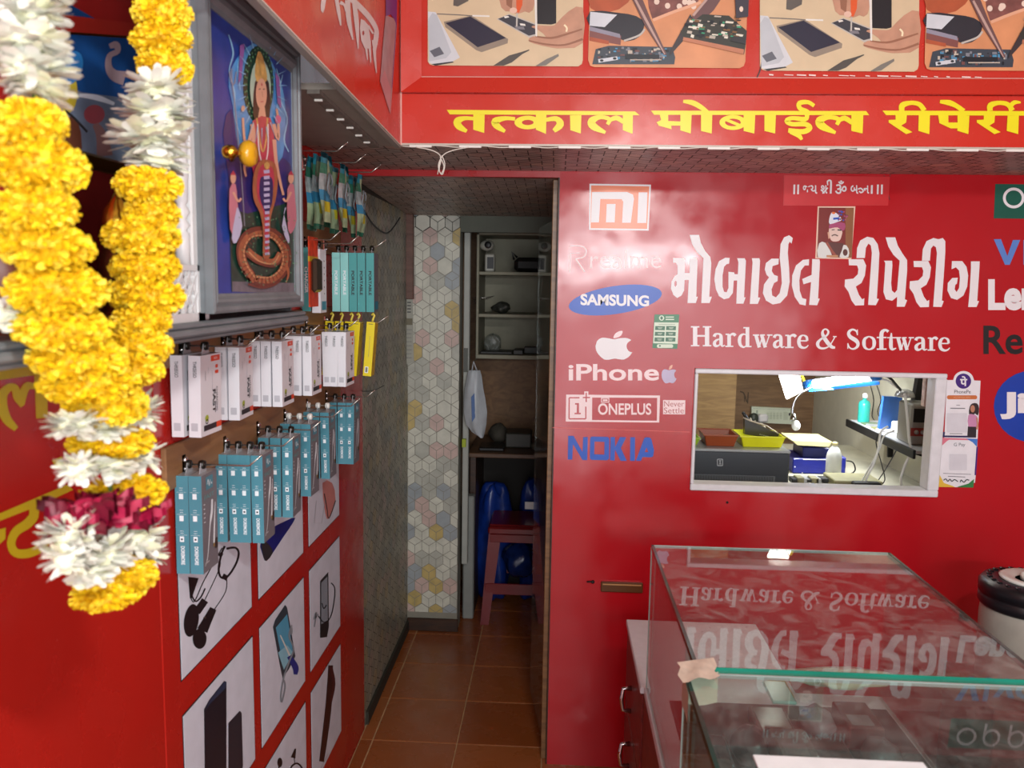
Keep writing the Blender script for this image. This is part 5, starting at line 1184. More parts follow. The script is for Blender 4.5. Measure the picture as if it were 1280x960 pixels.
# ============================================================ GARLAND
MG = [M('marigold yellow', '#f0cb10', 0.6, var=0.12, scale=60), M('marigold deep yellow', '#e2b80a', 0.6, var=0.12, scale=60), M('marigold light yellow', '#f7de3e', 0.6, var=0.1, scale=60)]
WP = [M('white petal', '#f4f4ea', 0.5, var=0.06, scale=60), M('cream petal', '#eeeed2', 0.5, var=0.08, scale=60), M('petal shade white', '#e6e7de', 0.5, var=0.06, scale=60)]
RP = [M('rose petal', '#a3123e', 0.5, var=0.2, scale=40), M('rose petal dark', '#6b0c26', 0.5, var=0.2, scale=40)]
def marigold(seed, n=460):
    q = random.Random(seed); mb = MB(); mb.ball((0, 0, 0), 0.82, MG[1], 14, 8, (1, 1, 0.62))
    for i in range(n):
        z = 1 - 2 * (i + 0.5) / n; a = i * 2.39996 + q.uniform(-.2, .2); s = math.sqrt(1 - z*z)
        d = Vector((s*math.cos(a), s*math.sin(a), z)); e = Vector((d.x, d.y, d.z * 0.62))
        t = Vector((-math.sin(a), math.cos(a), 0)); u = d.cross(t); rot = q.uniform(0, 6.28); t2 = t*math.cos(rot) + u*math.sin(rot); u2 = d.cross(t2)
        w_ = q.uniform(0.07, 0.12); l = q.uniform(0.12, 0.30); bs = e * 0.78; tip = e * (0.78 + l) + u2 * q.uniform(-.08, .08)
        mb.add([bs - t2*w_*.6, bs + t2*w_*.6, tip + t2*w_ + u2*0.03, tip + u2*0.09, tip - t2*w_ + u2*0.03], [(0,1,2,3,4)], MG[q.choice((0,0,0,1,2))])
    return mb.mesh('marigold')
def white_bunch(seed, n=110, up=0.0):
    """a ring of long petals round the string"""
    q = random.Random(seed); mb = MB(); mb.ball((0, 0, 0), 0.45, WP[1], 10, 6, (1, 1, 0.7))
    for i in range(n):
        a = q.uniform(0, 6.28); el = q.uniform(-0.75, 0.75) + up; d = Vector((math.cos(a)*math.cos(el), math.sin(a)*math.cos(el), math.sin(el)))
        t = Vector((-math.sin(a), math.cos(a), q.uniform(-.4, .4))).normalized(); u = d.cross(t).normalized(); l = q.uniform(0.6, 1.0); w_ = q.uniform(0.11, 0.19); c = q.uniform(-0.14, 0.14)
        p = [d*0.2 - t*w_*0.4, d*0.2 + t*w_*0.4, d*l*0.6 + t*w_ + u*c, d*l*0.92 + t*w_*0.75 + u*c*1.6, d*l + u*c*1.8, d*l*0.92 - t*w_*0.75 + u*c*1.6, d*l*0.6 - t*w_ + u*c, d*l*0.6 + u*(c - 0.03)]
        mb.add(p, [(0,1,2,7),(2,3,4,7),(4,5,6,7),(6,0,7)], WP[q.choice((0,0,0,1,2))], True)
    return mb.mesh('white_flower')
def rose_bunch(seed, n=46):
    q = random.Random(seed); mb = MB()
    for i in range(n):
        a = q.uniform(0, 6.28); d = Vector((math.cos(a), math.sin(a), q.uniform(-.25, .25))); t = Vector((-math.sin(a), math.cos(a), 0)); l = q.uniform(0.5, 1.0); w_ = q.uniform(0.2, 0.34); h = q.uniform(-.2, .2)
        g_ = [[d*(l*f) + t*(w_*s*math.sin(math.pi*min(f+.15, 1))) + Vector((0, 0, h + 0.18*math.cos(s*2.2) + 0.1*math.sin(5*f+i))) for s in (-1, -.33, .33, 1)] for f in (0.2, 0.55, 0.85, 1.0)]
        mb.sheet(g_, RP[q.choice((0, 0, 1))])
    return mb.mesh('rose_petals')
MAR = [marigold(s) for s in (1, 2, 3)]; WHB = [white_bunch(s) for s in (1, 2, 3)]; WHD = [white_bunch(s, 120) for s in (6, 7)]; ROS = rose_bunch(5)
XG = -0.452
G_ = lambda px, py, x=XG: PT(px, py, X=x)
gar = thing('flower_garland', 'yellow marigold and white flower garland hanging in front of the shrine', 'garland', G_(135, 755))
g0 = wpos(gar)
def flower(me, name, px, py, wpx, hpx, x=XG, tilt=0.0, flat=None):
    c = G_(px, py, x); d = (c - EYE).dot(C2W @ Vector((0, 0, -1))); r_ = wpx / 2 * d / FPX; h_ = hpx / 2 * d / FPX
    o = bpy.data.objects.new(name, me); COL.objects.link(o); o.parent = gar; o.location = c - g0
    k = (flat or 0.62) if name == 'marigold' else (flat or 0.85)
    o.scale = (r_, r_, h_ / k); o.rotation_mode = 'XYZ'; o.rotation_euler = (tilt + R.uniform(-.08, .08), R.uniform(-.1, .1), R.uniform(0, 6.28)); return o
n = 0
for px, py, w_, h_ in [(38,155,84,62),(48,208,112,74),(44,262,100,58),(56,308,110,64),(72,362,116,68),(78,410,112,56),(98,448,112,56),(112,478,112,54),
                       (203,18,70,48),(202,50,72,40),(206,82,66,52),(205,-20,70,44),(186,232,80,48),(190,268,66,46),(178,296,92,50),(182,334,82,48),(184,370,88,52),(176,402,72,44),(172,434,82,50),(160,462,84,46),
                       (132,506,100,56),(140,553,98,40),(156,616,98,46),(146,722,96,40),(136,740,86,32)]:
    flower(MAR[n % 3], 'marigold', px, py, w_, h_); n += 1
for i, (px, py, w_, h_) in enumerate([(30,-12,120,80),(38,20,112,74),(34,52,118,70),(42,86,116,72),(46,110,104,52),(198,112,96,60),(194,142,112,64),(190,174,118,64),(196,200,96,46)]):
    flower(WHB[i % 3], 'white_flower', px, py, w_, h_ * 1.1, tilt=0.2)
for i, (px, py, w_, h_) in enumerate([(92,530,84,46),(130,534,84,34),(172,514,74,60),(98,584,64,56),(132,580,104,44),(178,568,64,60),(88,668,92,76),(84,696,76,62),(125,690,100,66),(168,668,88,70),(182,690,64,50),(110,712,80,40)]):
    flower(WHD[i % 2], 'white_flower', px, py, w_, h_ * 1.05, flat=0.85, x=XG + 0.004*(i % 3))
flower(ROS, 'rose_petals', 118, 640, 130, 44, flat=0.4, x=XG + 0.005); flower(ROS, 'rose_petals', 175, 642, 76, 34, flat=0.4, x=XG + 0.01); flower(ROS, 'rose_petals', 92, 650, 70, 44, flat=0.4)
mb = MB()
for pts in ([(45,-40),(44,130),(52,300),(80,420),(130,500),(142,740)], [(205,-40),(200,160),(184,330),(168,460),(130,505)]): mb.tube([G_(a, b) for a, b in smooth_loop(pts, 4, False)], 0.0025, M('garland thread', '#4d6b2c', 0.7), 6)
put('string', mb, gar)
mb = MB(); c = G_(44, 180); mb.box(c - Vector((0.012, 0.012, 0.006)), c + Vector((0.012, 0.012, 0.006)), M('leaf green', '#2f5a1f', 0.6), 0.004); put('leaf', mb, gar)
fb = thing('flower_bunch', 'small loose bunch of white flowers lying on the shrine ledge at the left edge', 'flowers', G_(2, 410, XS))
o = bpy.data.objects.new('white_flower', WHD[0]); COL.objects.link(o); o.parent = fb; o.location = (0, 0.0, 0.012); o.scale = (0.034, 0.034, 0.026)

# pillar calendar leaf, brown post, bits beside them
A_ = lambda px, py: PT(px, py, Y=PY - 0.02)
mb = MB(); a = A_(500, 268); b = A_(517, 374); mb.box((a.x, PY - 0.035, b.z), (b.x, PY - 0.002, a.z), wood('reddish post', '#5e3f33', '#765044', 0.5), 0.002); put('wooden_post', mb, None, 'short reddish-brown wooden batten in the passage corner above the calendar', 'batten')
mb = MB(); P4 = [A_(501, 374), A_(516, 374), A_(517.5, 452), A_(498, 460)]
gr_ = [[P4[0].lerp(P4[3], v).lerp(P4[1].lerp(P4[2], v), u) + Vector((0, -0.006*math.sin(3*v)*u, 0)) for u in (0, .33, .66, 1)] for v in [i/8 for i in range(9)]]
mb.sheet(gr_, M('calendar paper', '#a9a79b', 0.6)); cal = put('wall_calendar', mb, None, 'narrow paper calendar strip hanging in the passage corner', 'calendar')
g = Print(lambda a, b: A_(a, b) + Vector((0, -0.008, 0)), (0, -1, 0))
for y in range(378, 394, 4): g.stroke([(503, y), (507, y)], 1.2, INK, 0); g.stroke([(509.5, y), (514, y)], 1.2, INK, 0)
g.poly([(502,398),(516,398),(516,406),(502,406)], M('calendar brown', '#6e6650', 0.5))
for y in range(412, 452, 5): g.stroke([(502, y), (515, y)], 0.6, MATS['card grey text'], 0)
g.put('print', cal)
# ============================================================ STORE BEHIND THE DOORWAY
SHW = M('store shelf cream', '#928e7a', 0.6, var=0.08)
SY0, SY1 = 3.93, 4.28
def sx(px, y=SY0): return PT(px, 400, Y=y).x
def sz(py, y=SY0): return PT(640, py, Y=y).z
x0, x1 = sx(595), sx(689)
shelf = thing('wall_shelf', 'cream open wall shelf unit at the far end of the passage', 'shelf', ((x0 + x1)/2, SY0, sz(446)))
for nm, a, b in (('side_panel', (x0, SY0, sz(448)), (x0 + 0.012, SY1, sz(289))), ('side_panel', (x1 - 0.045, SY0, sz(448)), (x1, SY1, sz(289))), ('shelf_board', (x0, SY0, sz(294)), (x1, SY1, sz(289))),
                 ('shelf_board', (x0 + 0.012, SY0 + 0.002, sz(344)), (x1 - 0.045, SY1, sz(340))), ('shelf_board', (x0 + 0.012, SY0 + 0.002, sz(397)), (x1 - 0.045, SY1, sz(393))), ('shelf_board', (x0, SY0 - 0.004, sz(449)), (x1, SY1, sz(444))), ('back_panel', (x0, SY1, sz(448)), (x1, SY1 + 0.008, sz(289)))):
    mb = MB(); mb.box(a, b, SHW, 0.002); put(nm, mb, shelf)
s1, s2, s3 = sz(340) + 0.0, sz(393), sz(444)
mb = MB(); bx = sx(660); mb.box((bx - 0.075, 4.0, s1), (bx + 0.065, 4.2, s1 + 0.072), M('black bag', '#17130f', 0.6, bump=0.3, var=0.3), 0.02); mb.tube([(bx - 0.075, 4.0, s1 + 0.06), (bx - 0.085, 4.0, s1 + 0.095), (bx - 0.06, 4.0, s1 + 0.07)], 0.006, BLACK); put('pouch_bag', mb, None, 'black soft bag on the top shelf of the store', 'bag')
cm = thing('security_camera', 'white dome-headed device with a black lens on the top store shelf', 'camera', (sx(607), 4.0, s1))
mb = MB(); mb.ball((sx(606), 4.0, s1 + 0.125), 0.032, SHW if False else M('device white', '#b3b1a6', 0.4), 16, 10, (1.1, 1, 0.8)); mb.box((sx(604), 3.98, s1), (sx(616), 4.05, s1 + 0.085), MATS['device white'], 0.006); put('housing', mb, cm)
mb = MB(); mb.lathe((sx(608), 3.966, s1 + 0.127), [(0.016, 0.006), (0.017, 0), (0.012, -0.003)], BLACK, 16, 'y'); put('lens', mb, cm)
mb = MB(); mb.box((sx(607), 3.975, s1 + 0.015), (sx(615), 3.98, s1 + 0.07), DARK); put('front_plate', mb, cm)
def crumple(c, rx, ry, rz, mat, seed, n=14, m=9, amp=0.22, pw=1.0):
    q = random.Random(seed); mb = MB(); v = []; ph = [q.uniform(0, 6.28) for _ in range(8)]
    for i in range(m + 1):
        a = math.pi * i / m
        for j in range(n):
            t = 2*math.pi*j/n; k = 1 + amp * (math.sin(3*t + ph[0] + 2*a) * 0.5 + math.sin(5*t + ph[1] - 3*a)*0.4 + q.uniform(-.35, .35)) * math.sin(a); sn = math.sin(a) ** pw
            z = max(-0.98, math.cos(a) * (1 + 0.1*math.sin(4*t + ph[2])))
            v.append(Vector(c) + Vector((rx*k*sn*math.cos(t), ry*k*sn*math.sin(t), rz*z)))
    mb.add(v, [(i*n+j, i*n+n+j, i*n+n+(j+1) % n, i*n+(j+1) % n) for i in range(m) for j in range(n)], mat, True); return mb
put('wire_bundle', crumple((sx(625), 4.05, s2 + 0.028), 0.04, 0.05, 0.028, M('wire dark mix', '#3a3a34', 0.5, var=0.6, scale=70), 3, 18, 10, 0.4), None, 'dark tangle of wires on the second store shelf', 'wires')
mb = MB()
for k in range(5): mb.tube([PT(a, b, Y=3.99 + 0.01*k) for a, b in ((597 - 8 + k, 371 + 2*k), (602 + k, 372), (610 + 2*k, 374 - k))], 0.0012, STEEL, 5)
put('loose_wires', mb, None, 'loose wires sticking out at the left of the store shelf', 'wires')
mb = crumple((sx(614), 4.05, s3 + 0.048), 0.045, 0.05, 0.045, glass('clear plastic film', (0.75, 0.77, 0.74), 1.4, 0.35), 8); put('plastic_bag', mb, None, 'clear crumpled plastic bag on the lowest store shelf', 'bag')
for k, (a, b, h_, c) in enumerate(((600, 640, 0.012, '#1e1d1b'), (618, 664, 0.022, '#24211d'), (655, 676, 0.032, '#2b2925'))):
    mb = MB(); mb.box((sx(a), 3.97 + 0.03*k, s3 + 0.001 + (0.012 if k == 1 else 0)*0), (sx(b), 4.12, s3 + h_), M('folder dark %d' % k, c, 0.5), 0.002) if k != 1 else mb.box((sx(642), 3.96, s3 + 0.001), (sx(654), 4.10, s3 + h_), M('folder dark 1', c, 0.5), 0.002)
    put('folder', mb, None, ['flat dark folder at the left of the lowest store shelf', 'narrow dark folder in the middle of the lowest store shelf', 'thick dark folder with a pale label on the lowest store shelf'][k], 'folder')
# brown board behind the desk, desk plank
dz = sz(566, 3.93)
desk = thing('store_desk', 'brown wooden desk plank below the store shelves', 'desk', (0, 4.1, 0))
mb = MB(); mb.box((sx(587), 3.9, dz - 0.022), (0.2, 4.395, dz), wood('desk brown', '#4a3322', '#6b4a30', 0.45), 0.003); put('desk_top', mb, desk)
for x in (sx(589), 0.16):
    mb = MB(); mb.box((x, 3.94, 0), (x + 0.03, 4.38, dz - 0.022), DBROWN, 0.002); put('leg', mb, desk)
mb = MB(); mb.box((sx(589), 4.385, 0), (0.2, 4.395, dz - 0.022), M('dark kick board', '#1d1610', 0.7)); put('back_panel', mb, desk)
mb = MB(); mb.box((sx(632), 4.05, dz), (sx(666), 4.2, dz + 0.075), M('grey case', '#3c3a33', 0.5), 0.006); put('storage_case', mb, None, 'dark grey case on the store desk', 'case')
mb = MB(); mb.box((sx(600), 3.95, dz + 0.0005), (sx(632), 4.10, dz + 0.018), BLACK, 0.004); kb = put('keyboard', mb, None, 'flat black keyboard-like device on the store desk', 'device')
put('cloth_heap', crumple((sx(621), 4.18, dz + 0.05), 0.05, 0.05, 0.05, M('dull cloth', '#4b463c', 0.8, var=0.2), 12), None, 'dull grey cloth heap behind the black device on the store desk', 'cloth')
mb = MB(); mb.lathe((sx(672), 4.03, dz), [(0.022,0),(0.024,0.02),(0.02,0.03),(0.006,0.035),(0.005,0.15),(0.006,0.16)], M('lamp stem', '#5b5348', 0.4), 12); put('stand', mb, None, 'thin upright stand at the right of the store desk', 'stand')
# pale board edge beside the pillar
mb = MB(); bxa, bxb = A_(575, 400).x + 0.004, PT(587, 400, Y=3.80).x; mb.box((bxa, 3.80, 0.30), (bxb, 3.84, PT(640, 286, Y=3.80).z), M('pale board', '#a9aaa2', 0.5, var=0.06), 0.003); pb = put('board', mb, None, 'tall pale narrow board standing beside the tiled pillar', 'board')
m_ = MB(); m_.box((bxa + 0.003, 3.796, PT(580, 465, Y=3.8).z), (bxb - 0.006, 3.80, PT(580, 435, Y=3.8).z), M('plate grey', '#55564f', 0.5)); put('dark_plate', m_, pb, 'dark plate')
m_ = MB(); m_.box((bxa, 3.78, PT(580, 558, Y=3.8).z), (bxb - 0.01, 3.80, PT(580, 548, Y=3.8).z), M('lime tag', '#a5b41f', 0.5)); put('tag', m_, pb, 'lime green tag')
# white hanging plastic bag
H = lambda px, py: PT(px, py, Y=3.74)
mb = MB(); rows_ = [(463, 586, 600), (470, 584, 602), (485, 581, 604), (500, 580, 607), (515, 580, 609), (530, 583, 608), (540, 590, 606), (547, 600, 604)]
for s in (1, -1):
    gr_ = []
    for i, (y, a, b) in enumerate(rows_):
        gr_.append([H(a + (b - a)*u, y) + Vector((0, -s * 0.035 * math.sin(math.pi*u) * math.sin(math.pi*(i+0.6)/8.4) + 0.005*math.sin(14*u + i), 0)) for u in [j/8 for j in range(9)]])
    mb.sheet(gr_, M('white carrier bag', '#b9bdc2', 0.4, var=0.1, scale=20))
bag = put('carrier_bag', mb, None, 'white plastic carrier bag hanging on a hook beside the pillar', 'bag')
m_ = MB(); m_.tube([H(590, 463), H(592, 452), H(596, 463)], 0.004, MATS['white carrier bag'], 6); put('handle', m_, bag)
m_ = MB(); m_.slab([H(590, 495) + Vector((0, -0.037, 0)), H(594, 490) + Vector((0, -0.037, 0)), H(595, 520) + Vector((0, -0.039, 0)), H(591, 526) + Vector((0, -0.039, 0))], (0, -0.0006, 0), M('bag blue print', '#4a6aa0', 0.5)); put('print', m_, bag)
m_ = MB(); m_.tube([(H(592, 452).x, 3.74, H(592, 452).z), (H(594, 450).x, 3.80, H(592, 450).z)], 0.002, STEEL, 6); put('hook', m_, bag)

# red plastic stool
RP_ = M('red stool plastic', '#6f0c10', 0.35, coat=0.2)
sc_ = PT(600, 782, Z=0); sX0, sX1, sY0_, sY1_ = sc_.x - 0.0, sc_.x + 0.36, sc_.y + 0.01, sc_.y + 0.34
stz = PT(607, 655, Y=sY0_ + 0.04).z
stool = thing('plastic_stool', 'red plastic stool on the tiles at the end of the passage', 'stool', ((sX0+sX1)/2, (sY0_+sY1_)/2, 0))
cx, cy = (sX0+sX1)/2, (sY0_+sY1_)/2
mb = MB(); ins = 0.035
mb.box((sX0 + ins, sY0_ + ins, stz - 0.012), (sX1 - ins, sY1_ - ins, stz), RP_, 0.006); mb.box((sX0 + ins - 0.006, sY0_ + ins - 0.006, stz - 0.05), (sX1 - ins + 0.006, sY1_ - ins + 0.006, stz - 0.012), RP_, 0.008); put('seat', mb, stool)
def leg(sx_, sy_):
    mb = MB(); a = Vector((cx + sx_*(sX1-sX0-2*ins)/2, cy + sy_*(sY1_-sY0_-2*ins)/2, stz - 0.03)); b = Vector((cx + sx_*(sX1-sX0)/2, cy + sy_*(sY1_-sY0_)/2, 0))
    w0, w1 = 0.048, 0.040; v = []
    for p, w_ in ((a, w0 + .012), (b, w1)):
        for dx, dy in ((0,0),(1,0),(1,.25),(.25,.25),(.25,1),(0,1)): v.append(p + Vector((-sx_*dx*w_, -sy_*dy*w_, 0)))
    mb.add(v, [(i, (i+1) % 6, 6+(i+1) % 6, 6+i) for i in range(6)] + [(0,1,2,3,4,5), (6,7,8,9,10,11)], RP_); put('leg', mb, stool)
for a in (-1, 1):
    for b in (-1, 1): leg(a, b)
for yy in (sY0_ + 0.012, sY1_ - 0.018):
    mb = MB(); mb.box((sX0 + 0.02, yy, 0.15), (sX1 - 0.02, yy + 0.006, 0.205), RP_, 0.002); put('brace', mb, stool)
    mb = MB(); k = 0.010 if yy < cy else -0.010; mb.box((sX0 + 0.04, yy + 1.3*k, stz - 0.085), (sX1 - 0.04, yy + 1.3*k + 0.006, stz - 0.045), RP_, 0.002); put('apron', mb, stool)
for xx in (sX0 + 0.012, sX1 - 0.018):
    mb = MB(); mb.box((xx, sY0_ + 0.02, 0.14), (xx + 0.006, sY1_ - 0.02, 0.175), RP_, 0.002); put('brace', mb, stool)
BLB = M('blue plastic bag', '#103080', 0.3, var=0.3, scale=18)
c = PT(608, 628, Y=3.88); put('blue_bag', crumple((c.x + 0.02, 4.14, (c.z+.012)/2), 0.09, 0.07, (c.z+.012)/2, BLB, 31, 22, 18, 0.30, 0.35), None, 'blue plastic bag bulging up behind the red stool on the left', 'bag')
c = PT(658, 622, Y=3.95); put('blue_bag', crumple((c.x + 0.03, 4.16, (c.z+.02)/2), 0.075, 0.07, (c.z+.02)/2, BLB, 33, 22, 18, 0.30, 0.35), None, 'blue plastic bag with a white tag behind the stool on the right', 'bag')
mb = MB(); mb.box((PT(656, 630, Y=3.99).x, 4.0, PT(656, 637, Y=3.99).z), (PT(671, 630, Y=3.99).x, 4.004, PT(656, 628, Y=3.99).z), WHITE); put('paper_tag', mb, None, 'small white tag on the right blue bag', 'tag')
put('blue_bag', crumple((cx + 0.0, cy + 0.02, 0.27), 0.085, 0.08, 0.09, M('dark blue bag film', '#13275c', 0.2, var=0.3, scale=25), 35, 18, 10, 0.3), None, 'dark glossy blue bag held under the seat of the red stool', 'bag')
mb = MB(); mb.box((bxa - 0.0, 3.86, 0), (sx(597), 3.92, 0.62), M('white jerry side', '#8c8d88', 0.5), 0.006); put('crate', mb, None, 'pale upright crate in the dark gap beside the pillar', 'crate')

# ============================================================ WORKROOM SEEN THROUGH THE WINDOW
WB = lambda px, py, y: PT(px, py, Y=y)
tz = PT(930, 611, Y=3.02).z
wt = thing('work_table', 'pale work table behind the service window', 'table', (0.85, 3.3, 0))
mb = MB(); mb.box((0.285, 2.75, tz - 0.025), (1.418, 3.95, tz), M('table top pale', '#a9a694', 0.5, var=0.1), 0.003); put('table_top', mb, wt)
for x in (0.31, 1.30):
    for y in (2.90, 3.90):
        m_ = MB(); m_.box((x, y, 0), (x + 0.03, y + 0.03, tz - 0.025), DBROWN); put('leg', m_, wt)
# dark grey machine
fy = 3.02
b0, b1 = WB(850, 607, fy), WB(985, 562, fy)
mc = thing('grey_machine', 'dark slate boxy machine with a silver top edge directly behind the service window', 'machine', ((b0.x+b1.x)/2, fy + 0.12, tz))
zt_ = WB(960, 563, fy).z; xL_ = 0.40; xR_ = WB(987, 580, fy).x
SLATE = M('slate plastic', '#30353c', 0.4, var=0.04); SIL = M('silver plastic', '#a9adb0', 0.3, 0.3)
mb = MB(); mb.box((xL_, fy, tz + 0.001), (xR_, fy + 0.26, zt_ - 0.006), SLATE, 0.006); put('body', mb, mc)
mb = MB(); mb.box((xL_, fy - 0.004, zt_ - 0.010), (xR_ + 0.002, fy + 0.262, zt_), SIL, 0.004); put('top_cover', mb, mc, 'silver top cover')
mb = MB(); gz0, gz1 = WB(930, 607, fy).z, WB(930, 594, fy).z; mb.box((xL_, fy - 0.003, max(gz0, tz + 0.002)), (xR_ - 0.05, fy, gz1), M('grille grey', '#5c6166', 0.4), 0.001)
gr = put('grille', mb, mc, 'slotted lower grille')
mb = MB()
xx = xL_ + 0.04
while xx < xR_ - 0.055: mb.box((xx, fy - 0.0042, max(gz0, tz + 0.004) + 0.003), (xx + 0.0025, fy - 0.0029, gz1 - 0.003), DARK); xx += 0.006
put('slot', mb, gr, kind='stuff')
g = Print(lambda a, b: WB(a, b, fy), (0, -1, 0), (850, 450), 5.335, lift=0.001)
g.poly(rrect(246,658,287,708,8), SIL, [rrect(252,664,281,700,5)]); g.poly([(259,668),(275,668),(270,680),(275,696),(259,696),(264,680)], SIL); g.poly(rect(250,700,284,706), SIL); g.put('emblem', mc, label='small silver square emblem')
# trays on the machine
def tray(name, px0, px1, py0, py1, y, d, mat, lab, extra=None):
    a = WB(px0, py1, y); b = WB(px1, py0, y); z0 = zt_ + 0.001; h_ = b.z - a.z; mb = MB(); t = 0.003; fl = 0.012
    z1 = z0 + max(h_, 0.02)
    X0, X1, Y0, Y1 = a.x + fl, b.x - fl, y + 0.004, y + d
    mb.box((X0, Y0, z0), (X1, Y1, z0 + t), mat)
    for q in ([(X0,Y0,z0),(X1,Y0,z0),(X1+fl,Y0-fl,z1),(X0-fl,Y0-fl,z1)], [(X1,Y1,z0),(X0,Y1,z0),(X0-fl,Y1+fl,z1),(X1+fl,Y1+fl,z1)]): mb.slab(q, (0, t, 0), mat)
    for q in ([(X0,Y1,z0),(X0,Y0,z0),(X0-fl,Y0-fl,z1),(X0-fl,Y1+fl,z1)], [(X1,Y0,z0),(X1,Y1,z0),(X1+fl,Y1+fl,z1),(X1+fl,Y0-fl,z1)]): mb.slab(q, (t, 0, 0), mat)
    for q0, q1 in (((X0-fl-.004,Y0-fl-.004,z1-.002),(X1+fl+.004,Y0-fl+.003,z1+.002)), ((X0-fl-.004,Y1+fl-.003,z1-.002),(X1+fl+.004,Y1+fl+.004,z1+.002))): mb.box(q0, q1, mat)
    return put(name, mb, None, lab, 'tray')
tray('plastic_tray', 838, 874, 550, 559, 3.07, 0.10, M('lime tray', '#8fb02a', 0.4), 'green plastic tray at the left end on the grey machine')
tray('plastic_tray', 879, 921, 547, 560, 3.07, 0.12, M('rust tray', '#8e3f17', 0.4), 'rust brown plastic tray on the grey machine')
tray('plastic_tray', 925, 980, 548, 560, 3.07, 0.12, M('yellow tray', '#d3d416', 0.4), 'bright yellow plastic tray on the grey machine')
mb = MB(); c = WB(868, 549, 3.12); mb.box((c.x - 0.03, 3.10, c.z - 0.012), (c.x + 0.012, 3.16, c.z + 0.006), M('mint eraser', '#a5d5c8', 0.5), 0.005); put('mint_block', mb, None, 'pale mint block in the green tray', 'block')
mb = MB(); q = random.Random(4)
for k in range(7):
    a = WB(888 + 5*k, 547, 3.12); mb.tube([a + Vector((q.uniform(-.01,.01), -0.02, -0.012)), a + Vector((q.uniform(-.02,.02), 0.03, 0.004))], 0.004, [DARK, MATS['rust tray'], DBROWN][k % 3], 6)
put('screwdrivers', mb, None, 'handful of dark tools lying in the rust brown tray', 'tools')
mb = MB(); A1, B1, C1, D1 = WB(931, 523, 3.14), WB(974, 543, 3.14), WB(972, 549, 3.14), WB(931, 543, 3.14)
mb.slab([A1, B1, C1, D1], (0, 0.03, 0), M('dark case brown', '#1c1511', 0.35)); dc = put('dark_case', mb, None, 'dark angled case lying in the yellow tray', 'case')
m_ = MB(); m_.tube([WB(929,522,3.136), WB(938,526,3.136), WB(958,532,3.136), WB(973,542,3.136)], 0.003, M('case pale edge', '#b5a99c', 0.4), 6); put('edge_strip', m_, dc)
m_ = MB()
for k in range(5): m_.ball(WB(950 + 2.4*k, 543 + 0.6*k, 3.137), 0.0025, SIL, 6, 4)
put('mark', m_, dc)
mb = MB(); mb.tube([WB(929, 516, 3.13), WB(934, 524, 3.15), WB(938, 534, 3.16)], [0.006, 0.007, 0.006], BLACK); put('plier_handle', mb, None, 'black plier handle sticking up behind the yellow tray', 'pliers')
# switch board on the ply wall (between the rooms' corner and the pale wall)
ysw = 4.555
s0, s1_ = WB(938, 530, ysw), WB(990, 508, ysw)
sw = thing('switchboard', 'long white electric switchboard on the plywood wall', 'switchboard', ((s0.x+s1_.x)/2, ysw, s0.z))
IV = M('ivory switchboard', '#d5dbc6', 0.4)
pts = [WB(938, 507.5, ysw), WB(990, 510, ysw), WB(990, 529.5, ysw), WB(938, 527, ysw)]
mb = MB(); mb.slab(pts, (0, -0.025, 0), IV); put('plate', mb, sw)
g = Print(lambda a, b: WB(a, b, ysw), (0, -1, 0), (850, 450), 5.335, lift=0.0262)
g.poly(rect(500,330,512,360), M('socket grey', '#9ca594', 0.4)); 
for x in (570, 590, 612, 634, 656): g.poly(rect(x, 345, x + 16, 390), M('switch pale', '#c3cab2', 0.4)); g.stroke([(x, 367), (x + 16, 367)], 2, MATS['socket grey'], 0)
g.poly(rect(680, 340, 710, 395), MATS['switch pale']); g.poly(rect(716,348,728,366), DARK); g.stroke([(480,318),(735,328)], 2, MATS['socket grey'], 0); g.put('switch_face', sw)
pl = thing('plug', 'white plug with a grey adapter in the switchboard', 'plug', WB(948, 524, ysw - 0.03))
mb = MB(); c = WB(950, 521, ysw); mb.box((c.x - 0.022, ysw - 0.065, c.z - 0.022), (c.x + 0.03, ysw - 0.026, c.z + 0.022), WHITE, 0.008); put('body', mb, pl)
mb = MB(); c = WB(942, 523, ysw - 0.05); mb.ball(c, 0.028, M('adapter grey', '#3a4038', 0.4), 12, 8, (1, .8, 1.1)); put('adapter', mb, pl, 'dark grey adapter')
mb = MB(); mb.tube([PT(a, b, Y=y) for a, b, y in smooth_loop([(944,526,4.27),(940,530,4.2),(938,523,4.1),(942,531,4.0),(952,530,3.8),(957,538,3.5),(955,546,3.4),(951,555,3.32)], 4, False)], 0.005, M('cable ivory', '#c9c6b6', 0.4), 8); put('plug_cable', mb, None, 'ivory cable running down from the plug over the yellow tray', 'cable')
g = Print(lambda a, b: WB(a, b, 4.559), (0, -1, 0), (850, 450), 5.335, lift=0.0008); g.stroke([(400,210),(425,222),(445,280)], 8, M('pencil mark', '#4a3a28', 0.7)); g.stroke([(455,215),(450,290)], 8, MATS['pencil mark']); g.stroke([(430,240),(430,280)], 6, MATS['pencil mark']); g.put('pencil_mark', bpy.data.objects['wall_far'])
